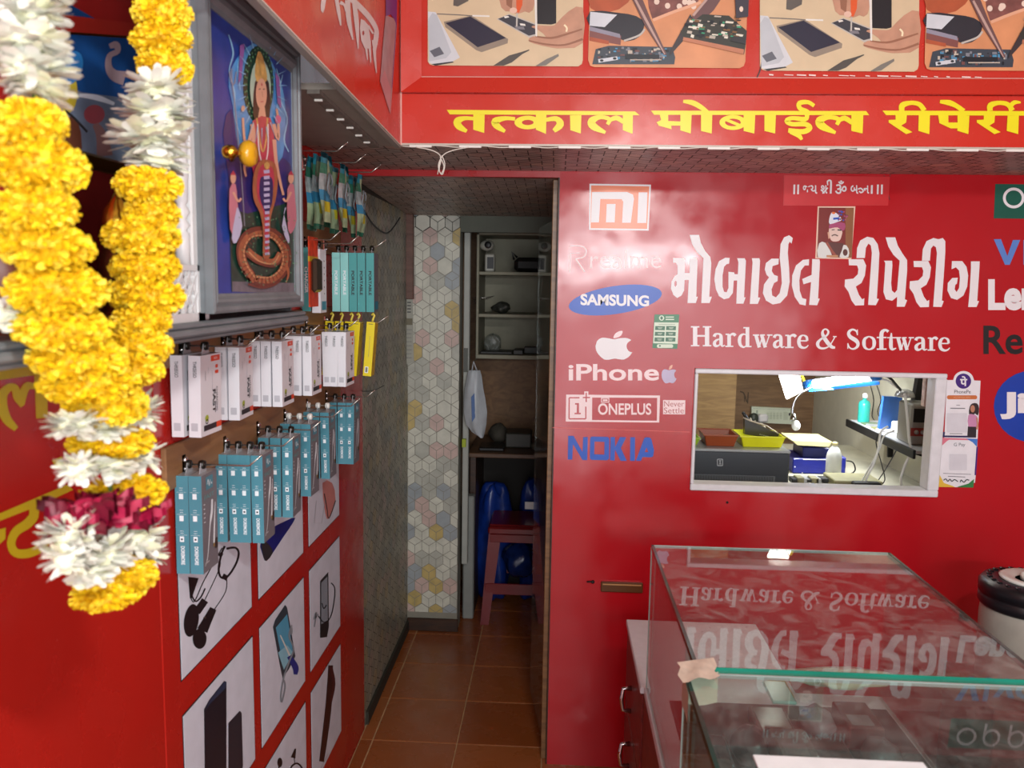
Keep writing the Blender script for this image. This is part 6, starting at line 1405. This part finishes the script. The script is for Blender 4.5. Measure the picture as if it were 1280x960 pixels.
# lit LED panel head and gooseneck, tube light
LED = M('led panel glow', '#fff7ea', 0.4, emit=8)
lp = thing('led_lamp', 'small bright square lamp head clipped at the top of the service window', 'lamp', WB(988, 497, 2.75))
mb = MB(); mb.slab([WB(973, 464, 2.74), WB(999, 464, 2.74), WB(1004, 489, 2.74), WB(984, 499, 2.74)], (0, 0.015, 0), LED); put('lamp_head', mb, lp)
mb = MB(); mb.tube([WB(a, b, 2.735) for a, b in smooth_loop([(982,474),(986,477),(994,477),(1000,468)], 4, False)], 0.002, SIL, 6); put('clip', mb, lp)
mb = MB(); mb.slab([WB(1000, 465, 2.76), WB(1003, 465, 2.76), WB(1007, 476, 2.76), WB(1004, 477, 2.76)], (0, 0.004, 0), M('yellow strap', '#d0c23a', 0.5)); put('strap', mb, lp)
gn = thing('gooseneck_lamp', 'chrome gooseneck with a small white ball lamp hanging in the workroom', 'lamp', WB(996, 530, 3.25))
mb = MB(); mb.tube([WB(a, b, 3.25) for a, b in smooth_loop([(1018,482),(1008,487),(998,494),(992,504),(990,516),(992,526)], 5, False)], 0.005, CHROME, 8); put('gooseneck', mb, gn)
mb = MB(); mb.lathe(WB(991.5, 523, 3.25), [(0.008,0.02),(0.012,0.0),(0.013,-0.01)], CHROME, 12); mb.ball(WB(995, 532, 3.25), 0.017, M('ball lamp white', '#eceef2', 0.3), 14, 10, (1, 1, 1.2)); put('lamp_ball', mb, gn)
TUBE = M('tube light glow', '#f4faff', 0.4, emit=9, ecol='#eef7ff')
ty0, ty1 = 3.30, 3.12
a, b = WB(1018, 480, ty0), WB(1090, 470, ty1)
tl = thing('tube_light', 'bright tube light with blue ends across the top of the service window', 'lamp', (a + b) / 2)
dv = (b - a).normalized()
mb = MB(); mb.tube([a, b], 0.018, TUBE, 12); put('glowing_tube', mb, tl)
BLT = M('blue tube shade', '#2f7fe0', 0.3)
mb = MB(); mb.tube([a - dv*0.04, a - dv*0.001], 0.020, BLT, 12); mb.slab([a + Vector((-0.02, 0.0, -0.021)), b + Vector((0.03, 0, -0.021)), b + Vector((0.03, 0, -0.032)), a + Vector((-0.02, 0, -0.032))], (0, 0.03, 0), BLT); mb.tube([b + dv*0.001, b + dv*0.03], 0.020, BLT, 12); put('shade', mb, tl, 'blue plastic shade and ends')
def pl_light(name, loc, e, size=0.03, col=(1, 0.98, 0.95)):
    l = bpy.data.lights.new(name, 'POINT'); l.energy = e; l.shadow_soft_size = size; l.color = col; o = bpy.data.objects.new(name, l); COL.objects.link(o); o.location = loc
area('workroom_tube_light', (a + b) / 2 + Vector((0, 0.03, -0.04)), (a + b) / 2 + Vector((-0.1, 0.35, -0.6)), 0.26, 0.04, 4.0, (0.95, 0.98, 1.0))
area('workroom_fill_light', (0.8, 3.6, 1.97), (0.8, 3.6, 0), 0.9, 0.06, 6.5, (1.0, 0.97, 0.88))  # unseen fill light added under the ceiling to brighten the workroom walls
# blue power supply, its box lid, bottle
bp = thing('power_supply', 'navy blue bench power supply on the work table behind the window', 'machine', WB(1010, 598, 3.35))
a = WB(990, 597, 3.30); b = WB(1036, 574, 3.30); NB = M('navy case', '#1a2385', 0.35)
mb = MB(); mb.box((a.x, 3.30, tz + 0.001), (b.x, 3.48, b.z), NB, 0.004); put('body', mb, bp)
mb = MB(); a2 = WB(1003, 574, 3.32); b2 = WB(1037, 560, 3.32); mb.box((a2.x, 3.32, b.z), (b2.x, 3.46, b2.z), M('dark navy case', '#151b5c', 0.35), 0.003); put('upper_unit', mb, bp)
mb = MB(); mb.slab([WB(991, 551, 3.29), WB(1040, 552.5, 3.29), WB(1036, 558.5, 3.29), WB(997, 556.5, 3.29)], (0, 0.18, 0), M('yellowed lid', '#cfc58e', 0.4)); put('lid', mb, bp, 'yellowed plastic lid')
g = Print(lambda p, q: WB(p, q, 3.30), (0, -1, 0), (850, 450), 5.335, lift=0.0008); g.stroke([(820,662),(975,664)], 7, WHITE, 0); g.ell(766, 712, 5, 5, WHITE); g.ell(815, 752, 4, 4, WHITE); g.stroke([(790,662),(822,664)], 4, NB, 0); g.put('print', bp)
bt = thing('squeeze_bottle', 'translucent white squeeze bottle beside the navy power supply', 'bottle', WB(1041, 598, 3.2))
c = WB(1041, 596, 3.2); zb = tz + 0.001; top = WB(1041, 553, 3.2).z
mb = MB(); hb = top - zb; mb.lathe((c.x, 3.2, zb), [(0.026,0),(0.029,0.006),(0.029,hb*0.62),(0.026,hb*0.72),(0.016,hb*0.86),(0.010,hb*0.9),(0.009,hb*0.96),(0.008,hb)], M('milky plastic', '#cfd2cc', 0.3), 20); put('body', mb, bt)
mb = MB(); mb.lathe((c.x, 3.2, zb), [(0.011,hb*0.93),(0.011,hb*1.0),(0.004,hb*1.02)], MATS['yellowed lid'], 14); put('cap', mb, bt)
mb = MB(); a = WB(1047, 590, 3.30); b = WB(1058, 572, 3.30); mb.box((a.x, 3.30, tz + 0.001), (b.x, 3.38, b.z), NB, 0.003); nbx = put('navy_box', mb, None, 'small navy box to the right of the squeeze bottle', 'box')
mb = MB(); mb.tube([WB(x_, y_, 3.3) for x_, y_ in smooth_loop([(1058,576),(1066,578),(1069,587),(1064,592),(1056,592)], 4, False)], 0.003, BLACK, 6); put('box_handle', mb, None, 'black looped lead beside the small navy box', 'cable')
mb = MB(); a = WB(1033, 612, 3.02); b = WB(1112, 597, 3.02); mb.box((a.x + 0.03, 3.02, tz + 0.001), (WB(1104,600,3.02).x, 3.16, WB(1050, 601, 3.02).z), M('khaki board box', '#8c8866', 0.5, var=0.15), 0.003); put('khaki_case', mb, None, 'low khaki case on the work table at the window sill', 'case')
mb = MB(); a = WB(1066, 608, 2.98); b = WB(1100, 603, 2.98); mb.box((a.x, 2.96, tz + 0.001), (b.x, 3.0, b.z), BLACK, 0.004); put('power_strip', mb, None, 'black power strip at the window sill', 'power strip')
mb = MB(); q = random.Random(9)
for k in range(7): x_ = 990 + 6*k; mb.box(WB(x_, 606 - q.uniform(0, 3), 3.08) - Vector((0, 0, 0)), WB(x_ + 10, 600 - q.uniform(0, 3), 3.08) + Vector((0, 0.05, 0)), [DARK, MATS['khaki board box'], SIL][k % 3], 0.002)
put('small_parts', mb, None, 'scatter of small dark and pale repair parts in front of the navy power supply', 'parts')
# side shelf with things
XR_ = 1.42
RS = lambda px, py, x=1.255: PT(px, py, X=x)
shz = (RS(1060, 530).z + RS(1160, 566).z)/2
ss = thing('side_shelf', 'narrow black-edged shelf on the pale workroom wall at the right of the window', 'shelf', (1.29, 3.3, shz))
ya, yb = 2.90, RS(1058, 528).y
mb = MB(); mb.box((1.265, ya, shz - 0.012), (XR_, yb, shz), M('shelf laminate pale', '#b9bcc0', 0.4), 0.002); put('shelf_board', mb, ss)
mb = MB(); mb.box((1.255, ya, shz - 0.03), (1.265, yb + 0.01, shz + 0.002), BLACK, 0.002); put('edge_strip', mb, ss)
for y in (ya + 0.12, yb - 0.10):
    mb = MB(); mb.slab([(1.27, y, shz - 0.012), (XR_, y, shz - 0.012), (XR_, y, shz - 0.14), (XR_ - 0.02, y, shz - 0.14), (XR_ - 0.025, y, shz - 0.06), (1.29, y, shz - 0.03)], (0, 0.012, 0), BLACK); put('bracket', mb, ss)
def on(px, yy): return PT(px, 500, Y=yy).x
tb = thing('teal_bottle', 'teal liquid bottle standing at the far end of the side shelf', 'bottle', (1.31, yb - 0.05, shz))
xb = min(max(on(1081, yb - 0.06), 1.295), 1.39); mb = MB(); mb.lathe((xb, yb - 0.06, shz + 0.001), [(0.022,0),(0.024,0.004),(0.024,0.075),(0.020,0.088),(0.008,0.095),(0.008,0.105)], M('teal liquid', '#2fa79a', 0.2), 16); put('body', mb, tb)
mb = MB(); mb.lathe((xb, yb - 0.06, shz), [(0.010,0.104),(0.010,0.118),(0.006,0.124)], WHITE, 14); put('cap', mb, tb)
yb2 = yb - 0.28; xb2 = min(on(1116, yb2), XR_ - 0.03)
mb = MB(); mb.slab([(xb2 - 0.045, yb2, shz + 0.001), (xb2 + 0.035, yb2 + 0.02, shz + 0.001), (xb2 + 0.045, yb2 + 0.02, shz + 0.135), (xb2 - 0.035, yb2, shz + 0.14)], (0.0, 0.02, 0), M('blue folder', '#2f63b0', 0.35)); put('blue_box', mb, None, 'upright blue box on the side shelf', 'box')
for k in range(4):
    y = yb - 0.14 - 0.055*k; mb = MB(); mb.box((1.28, y, shz + 0.001), (1.35, y + 0.045, shz + 0.006 + 0.003*(k % 2)), [M('green circuit', '#5f7a55', 0.4), SIL, M('olive circuit', '#77794a', 0.4), WHITE][k], 0.001)
    put('circuit_part', mb, None, ['green circuit board lying farthest along the side shelf', 'silver phone part lying second from the far end of the side shelf', 'olive circuit board lying on the side shelf before the blue box', 'white card lying on the side shelf beside the white adapter'][k], 'part')
y = ya + 0.32; mb = MB(); mb.box((on(1125, y), y, shz + 0.001), (on(1148, y), y + 0.07, shz + 0.045), M('adapter white', '#d9d9d2', 0.35), 0.005); put('white_adapter', mb, None, 'white adapter box on the side shelf', 'adapter')
rd = thing('soldering_station', 'grey hot-air station with a dark screen on the side shelf', 'machine', (1.28, ya + 0.12, shz))
y = ya + 0.10; xa_, xbb = on(1141, y), XR_ - 0.006
mb = MB(); mb.box((xa_, y, shz + 0.001), (xbb, y + 0.12, shz + 0.15), M('station grey', '#8e8c86', 0.4), 0.006); put('body', mb, rd)
mb = MB(); mb.box((xa_ + 0.006, y - 0.003, shz + 0.085), (xbb - 0.004, y, shz + 0.135), BLACK, 0.001); put('screen', mb, rd)
mb = MB(); mb.box((xa_, y - 0.004, shz + 0.035), (xbb, y, shz + 0.065), M('station red', '#8a2a25', 0.4), 0.001); put('red_band', mb, rd, 'red band')
for k in range(3):
    mb = MB(); mb.lathe((xa_ + 0.018 + 0.022*k, y - 0.012, shz + 0.05), [(0.007,0),(0.008,0.006),(0.006,0.008)], SIL, 12, 'y'); put('knob', mb, rd)
y = ya + 0.235; mb = MB(); mb.slab([(on(1138, y), y, shz + 0.001), (XR_ - 0.01, y, shz + 0.001), (XR_ - 0.01, y, shz + 0.235), (on(1146, y), y, shz + 0.235)], (0, 0.03, 0), M('black panel box', '#23262a', 0.4)); put('black_box', mb, None, 'tall charcoal box behind the hot-air station', 'box')
mb = MB(); a = WB(1157, 503, 2.93); mb.box((a.x - 0.004, 2.93, shz + 0.151), (XR_ - 0.01, 2.96, WB(1157, 470, 2.93).z), M('pale pink pack', '#d9c2bd', 0.4, var=0.2, scale=60), 0.003) ; put('paper_stack', mb, None, 'pale pinkish packet propped at the right edge of the service window', 'packet')
gl2 = thing('desk_lamp', 'silver round lamp head on a bent neck above the side shelf', 'lamp', WB(1128, 497, 3.1))
mb = MB(); mb.tube([WB(a, b, 3.1) for a, b in smooth_loop([(1098,472),(1104,469),(1113,473),(1121,482),(1128,490)], 5, False)], 0.005, M('lamp neck dark', '#4a4d50', 0.3, 0.6), 8); put('neck', mb, gl2)
mb = MB(); mb.lathe(WB(1131, 494, 3.1), [(0.012,0.022),(0.030,0.012),(0.036,-0.004),(0.034,-0.006),(0.01,0.0)], M('lamp silver', '#c9cdd0', 0.25, 0.5), 20); put('lamp_head', mb, gl2)
mb = MB(); mb.tube([WB(a, b, 3.12) for a, b in smooth_loop([(1099,474),(1108,475),(1117,481),(1122,485)], 4, False)], 0.004, WHITE, 6); put('neck_cable', mb, gl2)
CW = M('white lead', '#d8d9d4', 0.4)
for pts, r_, y, lab in (([(1131,492),(1134,520),(1136,545),(1138,565),(1131,582),(1126,600),(1129,612)], 0.0048, 2.96, 'thick white lead hanging at the right of the service window'),
                        ([(1110,533),(1101,540),(1098,560),(1092,580),(1084,596),(1080,609)], 0.0042, 3.0, 'white lead looping down from the side shelf to the power strip'),
                        ([(1118,538),(1105,545),(1099,562),(1086,586),(1073,609)], 0.003, 3.03, 'thin grey-white lead beside the looping white one'),
                        ([(1100,540),(1095,553),(1102,580),(1106,600),(1098,608)], 0.002, 3.06, 'thin dark lead under the side shelf'),
                        ([(1122,560),(1108,585),(1094,606)], 0.002, 3.08, 'second thin dark lead slanting under the side shelf')):
    mb = MB(); mb.tube([WB(a, b, y) for a, b in smooth_loop(pts, 5, False)], r_, CW if 'white' in lab else DARK, 7); put('lead', mb, None, lab, 'cable')
mb = MB(); a = WB(1085, 480, 4.3); 
put('hanging_wires', (lambda m: (m.tube([PT(a, b, X=XR_ - 0.004) for a, b in smooth_loop([(1088,482),(1092,500),(1090,520),(1096,528)], 4, False)], 0.002, DARK, 5), m.tube([PT(a, b, X=XR_ - 0.006) for a, b in smooth_loop([(1096,482),(1101,500),(1097,515),(1103,528)], 4, False)], 0.002, DARK, 5), m)[2])(MB()), None, 'thin tangled wires on the workroom wall above the side shelf', 'wires')

# ============================================================ GLASS COUNTER, DRAWER UNIT
GZ = EZ - 0.588
GT = glass('counter glass', (0.93, 0.97, 0.96), 1.5, 0.03); GTT = glass('counter top glass', (0.92, 0.95, 0.94), 1.5, 0.085); GT2 = glass('near counter top glass', (0.84, 0.89, 0.87), 1.48, 0.035)
GE = M('green glass edge', '#1d7a66', 0.08, spec=0.8, var=0.2, scale=8); GED = M('dark glass edge', '#24423c', 0.1, spec=0.8)
TP = lambda px, py, z=GZ: PT(px, py, Z=z)
c1x0 = (TP(815,681).x + TP(868,832).x)/2; c1x1 = TP(1113,691).x; c1y1 = TP(815,681).y; c1y0 = TP(868,833).y
zb1 = PT(806, 859, Y=c1y1).z
def vitrine(x0, x1, y0, y1, zb, zt, lab, right=True, back=True):
    v = thing('glass_counter', lab, 'display case', ((x0+x1)/2, (y0+y1)/2, 0))
    mb = MB(); mb.box((x0 + 0.006, y0 + 0.001, zt - 0.0012), (x1 - 0.006, y1 - 0.004, zt - 0.0006), GTT if back else GT2); put('top_glass', mb, v)
    # polished edges of the top sheet
    for nm, a, b, m in (('front_edge', (x0, y0 - 0.001, zt - 0.010), (x1, y0 + 0.001, zt), GE), ('side_edge', (x0 - 0.0005, y0, zt - 0.010), (x0 + 0.0055, y1, zt), GED), ('side_edge', (x1 - 0.006, y0, zt - 0.010), (x1, y1, zt), GED), ('back_edge', (x0, y1 - 0.004, zt - 0.006), (x1, y1, zt), M('silver glass edge', '#9aa8a5', 0.2))):
        mb = MB(); mb.box(a, b, m); put(nm, mb, v)
    mb = MB(); mb.box((x0, y0 + 0.002, zb), (x0 + 0.005, y1 - 0.002, zt - 0.010), GT); put('side_glass', mb, v)
    if right: mb = MB(); mb.box((x1 - 0.005, y0 + 0.002, zb), (x1, y1 - 0.002, zt - 0.010), GT); put('side_glass', mb, v)
    mb = MB(); mb.box((x0 + 0.005, y0 + 0.002, zb), (x1 - 0.005, y0 + 0.007, zt - 0.012), GT); put('front_glass', mb, v)
    mb = MB(); mb.box((x0 - 0.001, y1 - 0.003, zb), (x0 + 0.002, y1, zt - 0.006), M('pale glass edge', '#8fa39d', 0.2)); put('corner_edge', mb, v)
    mb = MB(); mb.box((x0 - 0.001, y0, zb), (x0 + 0.004, y0 + 0.003, zt - 0.010), GED); put('corner_edge', mb, v)
    mb = MB(); mb.box((x0 - 0.004, y0, zb - 0.02), (x1 + 0.004, y1 + 0.002, zb), M('white laminate', '#cfd0d4', 0.35, var=0.05, scale=40)); put('bottom_board', mb, v)
    mb = MB(); mb.box((x0 - 0.004, y0, 0.04), (x0 + 0.012, y1, zb - 0.02), REDB); mb.box((x1 - 0.012, y0, 0.04), (x1 + 0.004, y1, zb - 0.02), REDB); mb.box((x0, y1 - 0.012, 0.04), (x1, y1, zb - 0.02), REDB); mb.box((x0, y0, 0), (x1, y1, 0.04), DARK); put('base_cabinet', mb, v, 'dark red base cabinet')
    return v
REDB = wood('dark red laminate', '#5c1512', '#74201a', 0.35)
v1 = vitrine(c1x0, c1x1, c1y0, c1y1, zb1, GZ, 'glass-topped display counter with green front edge reflecting the red wall')
c2x0 = TP(858, 845).x; c2y1 = c1y0 - 0.012; c2y0 = 0.80; c2x1 = c1x1 + 0.25
v2 = vitrine(c2x0, c2x1, c2y0, c2y1, zb1, GZ - 0.004, 'nearer glass display counter with a taped back corner', back=False)
# tape on the near counter's corner
mb = MB(); TAPE = M('masking tape', '#cbb9a8', 0.5, var=0.15, scale=50)
t0 = Vector((c2x0, c2y1, GZ - 0.003))
P_ = lambda px, py: TP(px, py, GZ + 0.0)
gt = [[P_(846 + 46*u + 6*v + 3*math.sin(7*v), 830 - 6*u + 24*v + 2*math.sin(9*u)) + Vector((0, 0, 0.003 + 0.0025*math.sin(9*u + 5*v))) for u in [i/7 for i in range(8)]] for v in (0, .33, .66, 1)]
mb.sheet(gt, TAPE); tp = put('tape', mb, None, 'crumpled beige tape wrapped over the corner of the nearer glass counter', 'tape')
m_ = MB(); m_.sheet([[Vector((c2x0 - 0.002 - 0.001*math.sin(6*u), c2y1 - 0.055*u, GZ - 0.006 - 0.045*v - 0.006*u)) for u in (0, .3, .6, 1)] for v in (0, .3, .6, 1)], M('clear yellowed tape', '#b9b7a2', 0.3)); put('tape_side', m_, tp)
m_ = MB(); m_.sheet([[Vector((c2x0 + 0.003 + 0.05*u, c2y1 + 0.003, GZ - 0.006 - 0.05*v - 0.004*math.sin(4*u))) for u in (0, .3, .6, 1)] for v in (0, .3, .6, 1)], MATS['clear yellowed tape']); put('tape_back', m_, tp)
# shelf inside and goods in the near counter
zs2 = zb1 + 0.105; zsh = zb1
mb = MB(); mb.box((c2x0 + 0.008, c2y0 + 0.01, zs2 - 0.005), (c2x1 - 0.008, c2y1 - 0.008, zs2), glass('shelf glass', (0.6, 0.68, 0.66), 1.5, 0.1)); put('inner_shelf', mb, v2)
q = random.Random(17)
mb = MB(); mb.box((c1x0 + 0.045, c1y0 + 0.009, zb1 + 0.0002), (c1x1 - 0.008, c1y1 - 0.06, zb1 + 0.0012), M('case darkening sheet', '#23211f', 0.6)); put('darkening_sheet', mb, v1, 'dark sheet added to darken the case floor'); zsh += 0.0012  # dark sheet added over the white floor to darken the case interior
cols = ['#54575b', '#3c3f42', '#6d6e6c', '#5f4a44', '#7a7c80', '#44403c', '#85858a', '#5a3636', '#4d5c58', '#2e3032']
names = ['charcoal', 'black', 'grey', 'brownish', 'silver-grey', 'dark olive', 'pale grey', 'maroon', 'green-grey', 'near-black']
k = 0
for r_ in range(4):
    for c_ in range(6):
        x = c1x0 + 0.045 + 0.085 * c_ + q.uniform(-.01, .01); y = c1y0 + 0.012 + 0.118 * r_ + q.uniform(0, .008)
        if x + 0.08 > c1x1 or y + 0.11 > c1y1 or (r_ == 3 and c_ < 2): continue
        kind = (r_ + c_) % 3; mt = M('goods %s' % names[k % 10], cols[k % 10], 0.3, var=0.35, scale=40)
        if kind == 0: mb = crumple((x + 0.038, y + 0.05, zsh + 0.031 + 0.008*(k % 2)), 0.036, 0.048, 0.030 + 0.008*(k % 2), mt, k, 14, 8, 0.25)
        elif kind == 1:
            mb = MB(); mb.box((x, y, zsh + 0.0005), (x + 0.072, y + 0.108, zsh + 0.05), mt, 0.003); mb.box((x + 0.01, y + 0.01, zsh + 0.05), (x + 0.055, y + 0.05, zsh + 0.0508), M('goods label', '#8b8d90', 0.4))
        else:
            mb = MB(); mb.box((x, y, zsh + 0.0005), (x + 0.076, y + 0.110, zsh + 0.03), mt, 0.003); mb.box((x + 0.006, y + 0.006, zsh + 0.03), (x + 0.070, y + 0.102, zsh + 0.032), M('film window', '#2a2c2f', 0.15), 0.001)
        put(['plastic_pouch', 'cardboard_box', 'phone_pack'][kind], mb, None, '%s %s in the glass counter, %s row from front, %s from left' % (names[k % 10], ['crumpled pouch', 'small box', 'flat phone pack'][kind], ORD[r_], ORD[c_]), ['pouch', 'box', 'packet'][kind], 'goods in the glass counter')
        k += 1
mb = MB(); a = PT(958, 862, Z=zsh + 0.095); mb.box((a.x, a.y - 0.05, zsh + 0.088), (a.x + 0.05, a.y + 0.04, zsh + 0.096), M('aqua phone', '#8fc9c0', 0.15), 0.003); mb.box((a.x + 0.016, a.y - 0.01, zsh + 0.08), (a.x + 0.056, a.y + 0.06, zsh + 0.088), M('gold card', '#b7a63a', 0.4), 0.002); put('aqua_phone', mb, None, 'aqua phone on a yellow card on top of the goods in the glass counter', 'phone')
mb = MB(); a = PT(943, 948, Z=GZ); b = PT(1153, 952, Z=GZ); mb.box((a.x, b.y - 0.25, GZ - 0.003), (b.x, b.y - 0.002, GZ + 0.0005), M('white sheet', '#dfe3e6', 0.4), 0.0005); put('white_sheet', mb, None, 'white sheet lying on the near glass top at the bottom edge of the view', 'paper')
mb = MB(); a = PT(865, 826, Z=GZ)
# phone parts and film inside the far counter
mb = crumple((PT(1050, 824, Z=EZ - 0.80).x, PT(1050, 824, Z=EZ - 0.80).y - 0.02, zb1 + 0.10), 0.11, 0.04, 0.017, M('cream film', '#b9c4a8', 0.3, var=0.2), 44, 24, 8, 0.35); put('crumpled_film', mb, None, 'crumpled pale film lying on top of the goods in the far counter', 'wrapper')
bt2 = thing('glue_bottle', 'small clear nozzle bottle standing in the far counter', 'bottle', (PT(925, 826, Z=zb1).x, c1y0 + 0.16, zb1))
mb = MB(); xx = PT(925, 826, Z=zb1).x; mb.lathe((xx, c1y0 + 0.16, zb1 + 0.001), [(0.016,0),(0.017,0.01),(0.017,0.05),(0.010,0.062),(0.004,0.07),(0.002,0.11)], M('bottle milky', '#c3c9cc', 0.3), 14); put('body', mb, bt2)

# drawer unit behind the counter
U0 = PT(782, 774, Z=EZ - 0.94); U1 = PT(943, 777, Z=EZ - 0.94); uz = EZ - 0.94
ux0, ux1, uy1 = (U0.x + PT(808, 870, Z=uz).x)/2, U1.x, U0.y
uy0 = c1y1 + 0.012
un = thing('drawer_unit', 'low dark red drawer unit with a white top and chrome handles behind the glass counter', 'cabinet', ((ux0+ux1)/2, (uy0+uy1)/2, 0))
mb = MB(); mb.box((ux0 - 0.004, uy0, uz - 0.016), (ux1, uy1, uz), MATS['white laminate'], 0.002); 
put('top_board', mb, un, 'white laminate top')
mb = MB(); mb.box((ux0 + 0.016, uy0, 0.03), (ux1 - 0.002, uy1 - 0.002, uz - 0.016), REDB, 0.002); put('body', mb, un)
nd = 3; dh = (uz - 0.03 - 0.03) / nd
for k in range(nd):
    z1_ = uz - 0.02 - k*dh; mb = MB(); mb.box((ux0, uy0 + 0.004, z1_ - dh + 0.006), (ux0 + 0.015, uy1 - 0.004, z1_), REDB, 0.002); d_ = put('drawer', mb, un)
    hy = PT(779, 865, X=ux0 - 0.01).y; hz_ = z1_ - dh*0.40
    if k == 0: hz_ = PT(778, 864, X=ux0 - 0.02).z
    if k == 1: hz_ = PT(776, 934, X=ux0 - 0.02).z
    hy = (uy0 + uy1)/2 + 0.03
    m_ = MB(); m_.tube([(ux0, hy, hz_ + 0.032), (ux0 - 0.022, hy, hz_ + 0.030), (ux0 - 0.026, hy, hz_ + 0.0), (ux0 - 0.022, hy, hz_ - 0.030), (ux0, hy, hz_ - 0.032)], [0.007, 0.005, 0.006, 0.005, 0.007], CHROME, 8); put('handle', m_, d_, 'chrome handle')
for _ in range(14):
    x = R.uniform(ux0 + 0.02, ux1 - 0.02); y = R.uniform(uy0 + 0.02, uy1 - 0.02); m_ = MB(); m_.ball((x, y, uz), 0.0022, DARK, 6, 4, (1, 1, .3)); put('speck', m_, un)

# black-lidded jar at the right edge
yj = 2.2
jx = PT(1285, 760, Y=yj).x; zj1 = PT(1262, 722, Y=yj - 0.1).z - 0.035; 
stn = thing('corner_stool', 'brown box stand carrying the black-lidded jar at the right edge', 'stand', (jx, yj, 0))
mb = MB(); mb.box((jx - 0.14, yj - 0.14, 0), (jx + 0.14, yj + 0.14, zj1 - 0.305), REDB, 0.004); put('body', mb, stn)
jar = thing('lidded_jar', 'cloudy plastic jar with a black ribbed lid and white cap at the right edge', 'jar', (jx, yj, zj1 - 0.30))
zj = zj1 - 0.30; rj = jx - PT(1229, 740, Y=yj).x
mb = MB(); mb.lathe((jx, yj, zj), [(rj*.85,-0.003),(rj*.93,0.01),(rj*.95,0.19),(rj*.93,0.215),(rj*.90,0.225)], M('cloudy plastic', '#98948a', 0.3, var=0.15, scale=12), 36); put('body', mb, jar)
mb = MB(); mb.lathe((jx, yj, zj), [(rj*.97,0.222),(rj*1.0,0.228),(rj*1.0,0.250),(rj*.96,0.253),(rj*1.01,0.257),(rj*1.01,0.280),(rj*.93,0.292),(rj*.6,0.296)], M('black lid', '#15161a', 0.3), 48)
for k in range(24):
    t = k * math.pi / 12; mb.box(Vector((jx + rj*0.80*math.cos(t) - 0.006, yj + rj*0.80*math.sin(t) - 0.006, zj + 0.291)), Vector((jx + rj*0.80*math.cos(t) + 0.006, yj + rj*0.80*math.sin(t) + 0.006, zj + 0.298)), MATS['black lid'], 0.002)
put('lid', mb, jar, 'black ribbed lid')
mb = MB(); mb.lathe((jx, yj, zj), [(rj*.60,0.295),(rj*.62,0.301),(rj*.56,0.305),(rj*.34,0.300),(rj*.30,0.296)], M('ivory cap', '#d9d8d0', 0.35), 36); mb.lathe((jx, yj, zj), [(rj*.20,0.296),(rj*.20,0.312),(rj*.16,0.316)], MATS['ivory cap'], 24); put('cap', mb, jar, 'white round cap')

# shop tube fitting above the counter, behind the camera
cl = thing('ceiling_light', 'white ceiling lamp fitting in the shop, out of the view', 'lamp', (0.42, 0.0, 2.26))
mb = MB(); mb.box((0.33, -0.19, 2.262), (0.51, 0.19, 2.30), WHITEP, 0.004); mb.tube([(0.42, 0, 2.30), (0.42, 0, 2.5)], 0.008, WHITEP); put('housing', mb, cl)
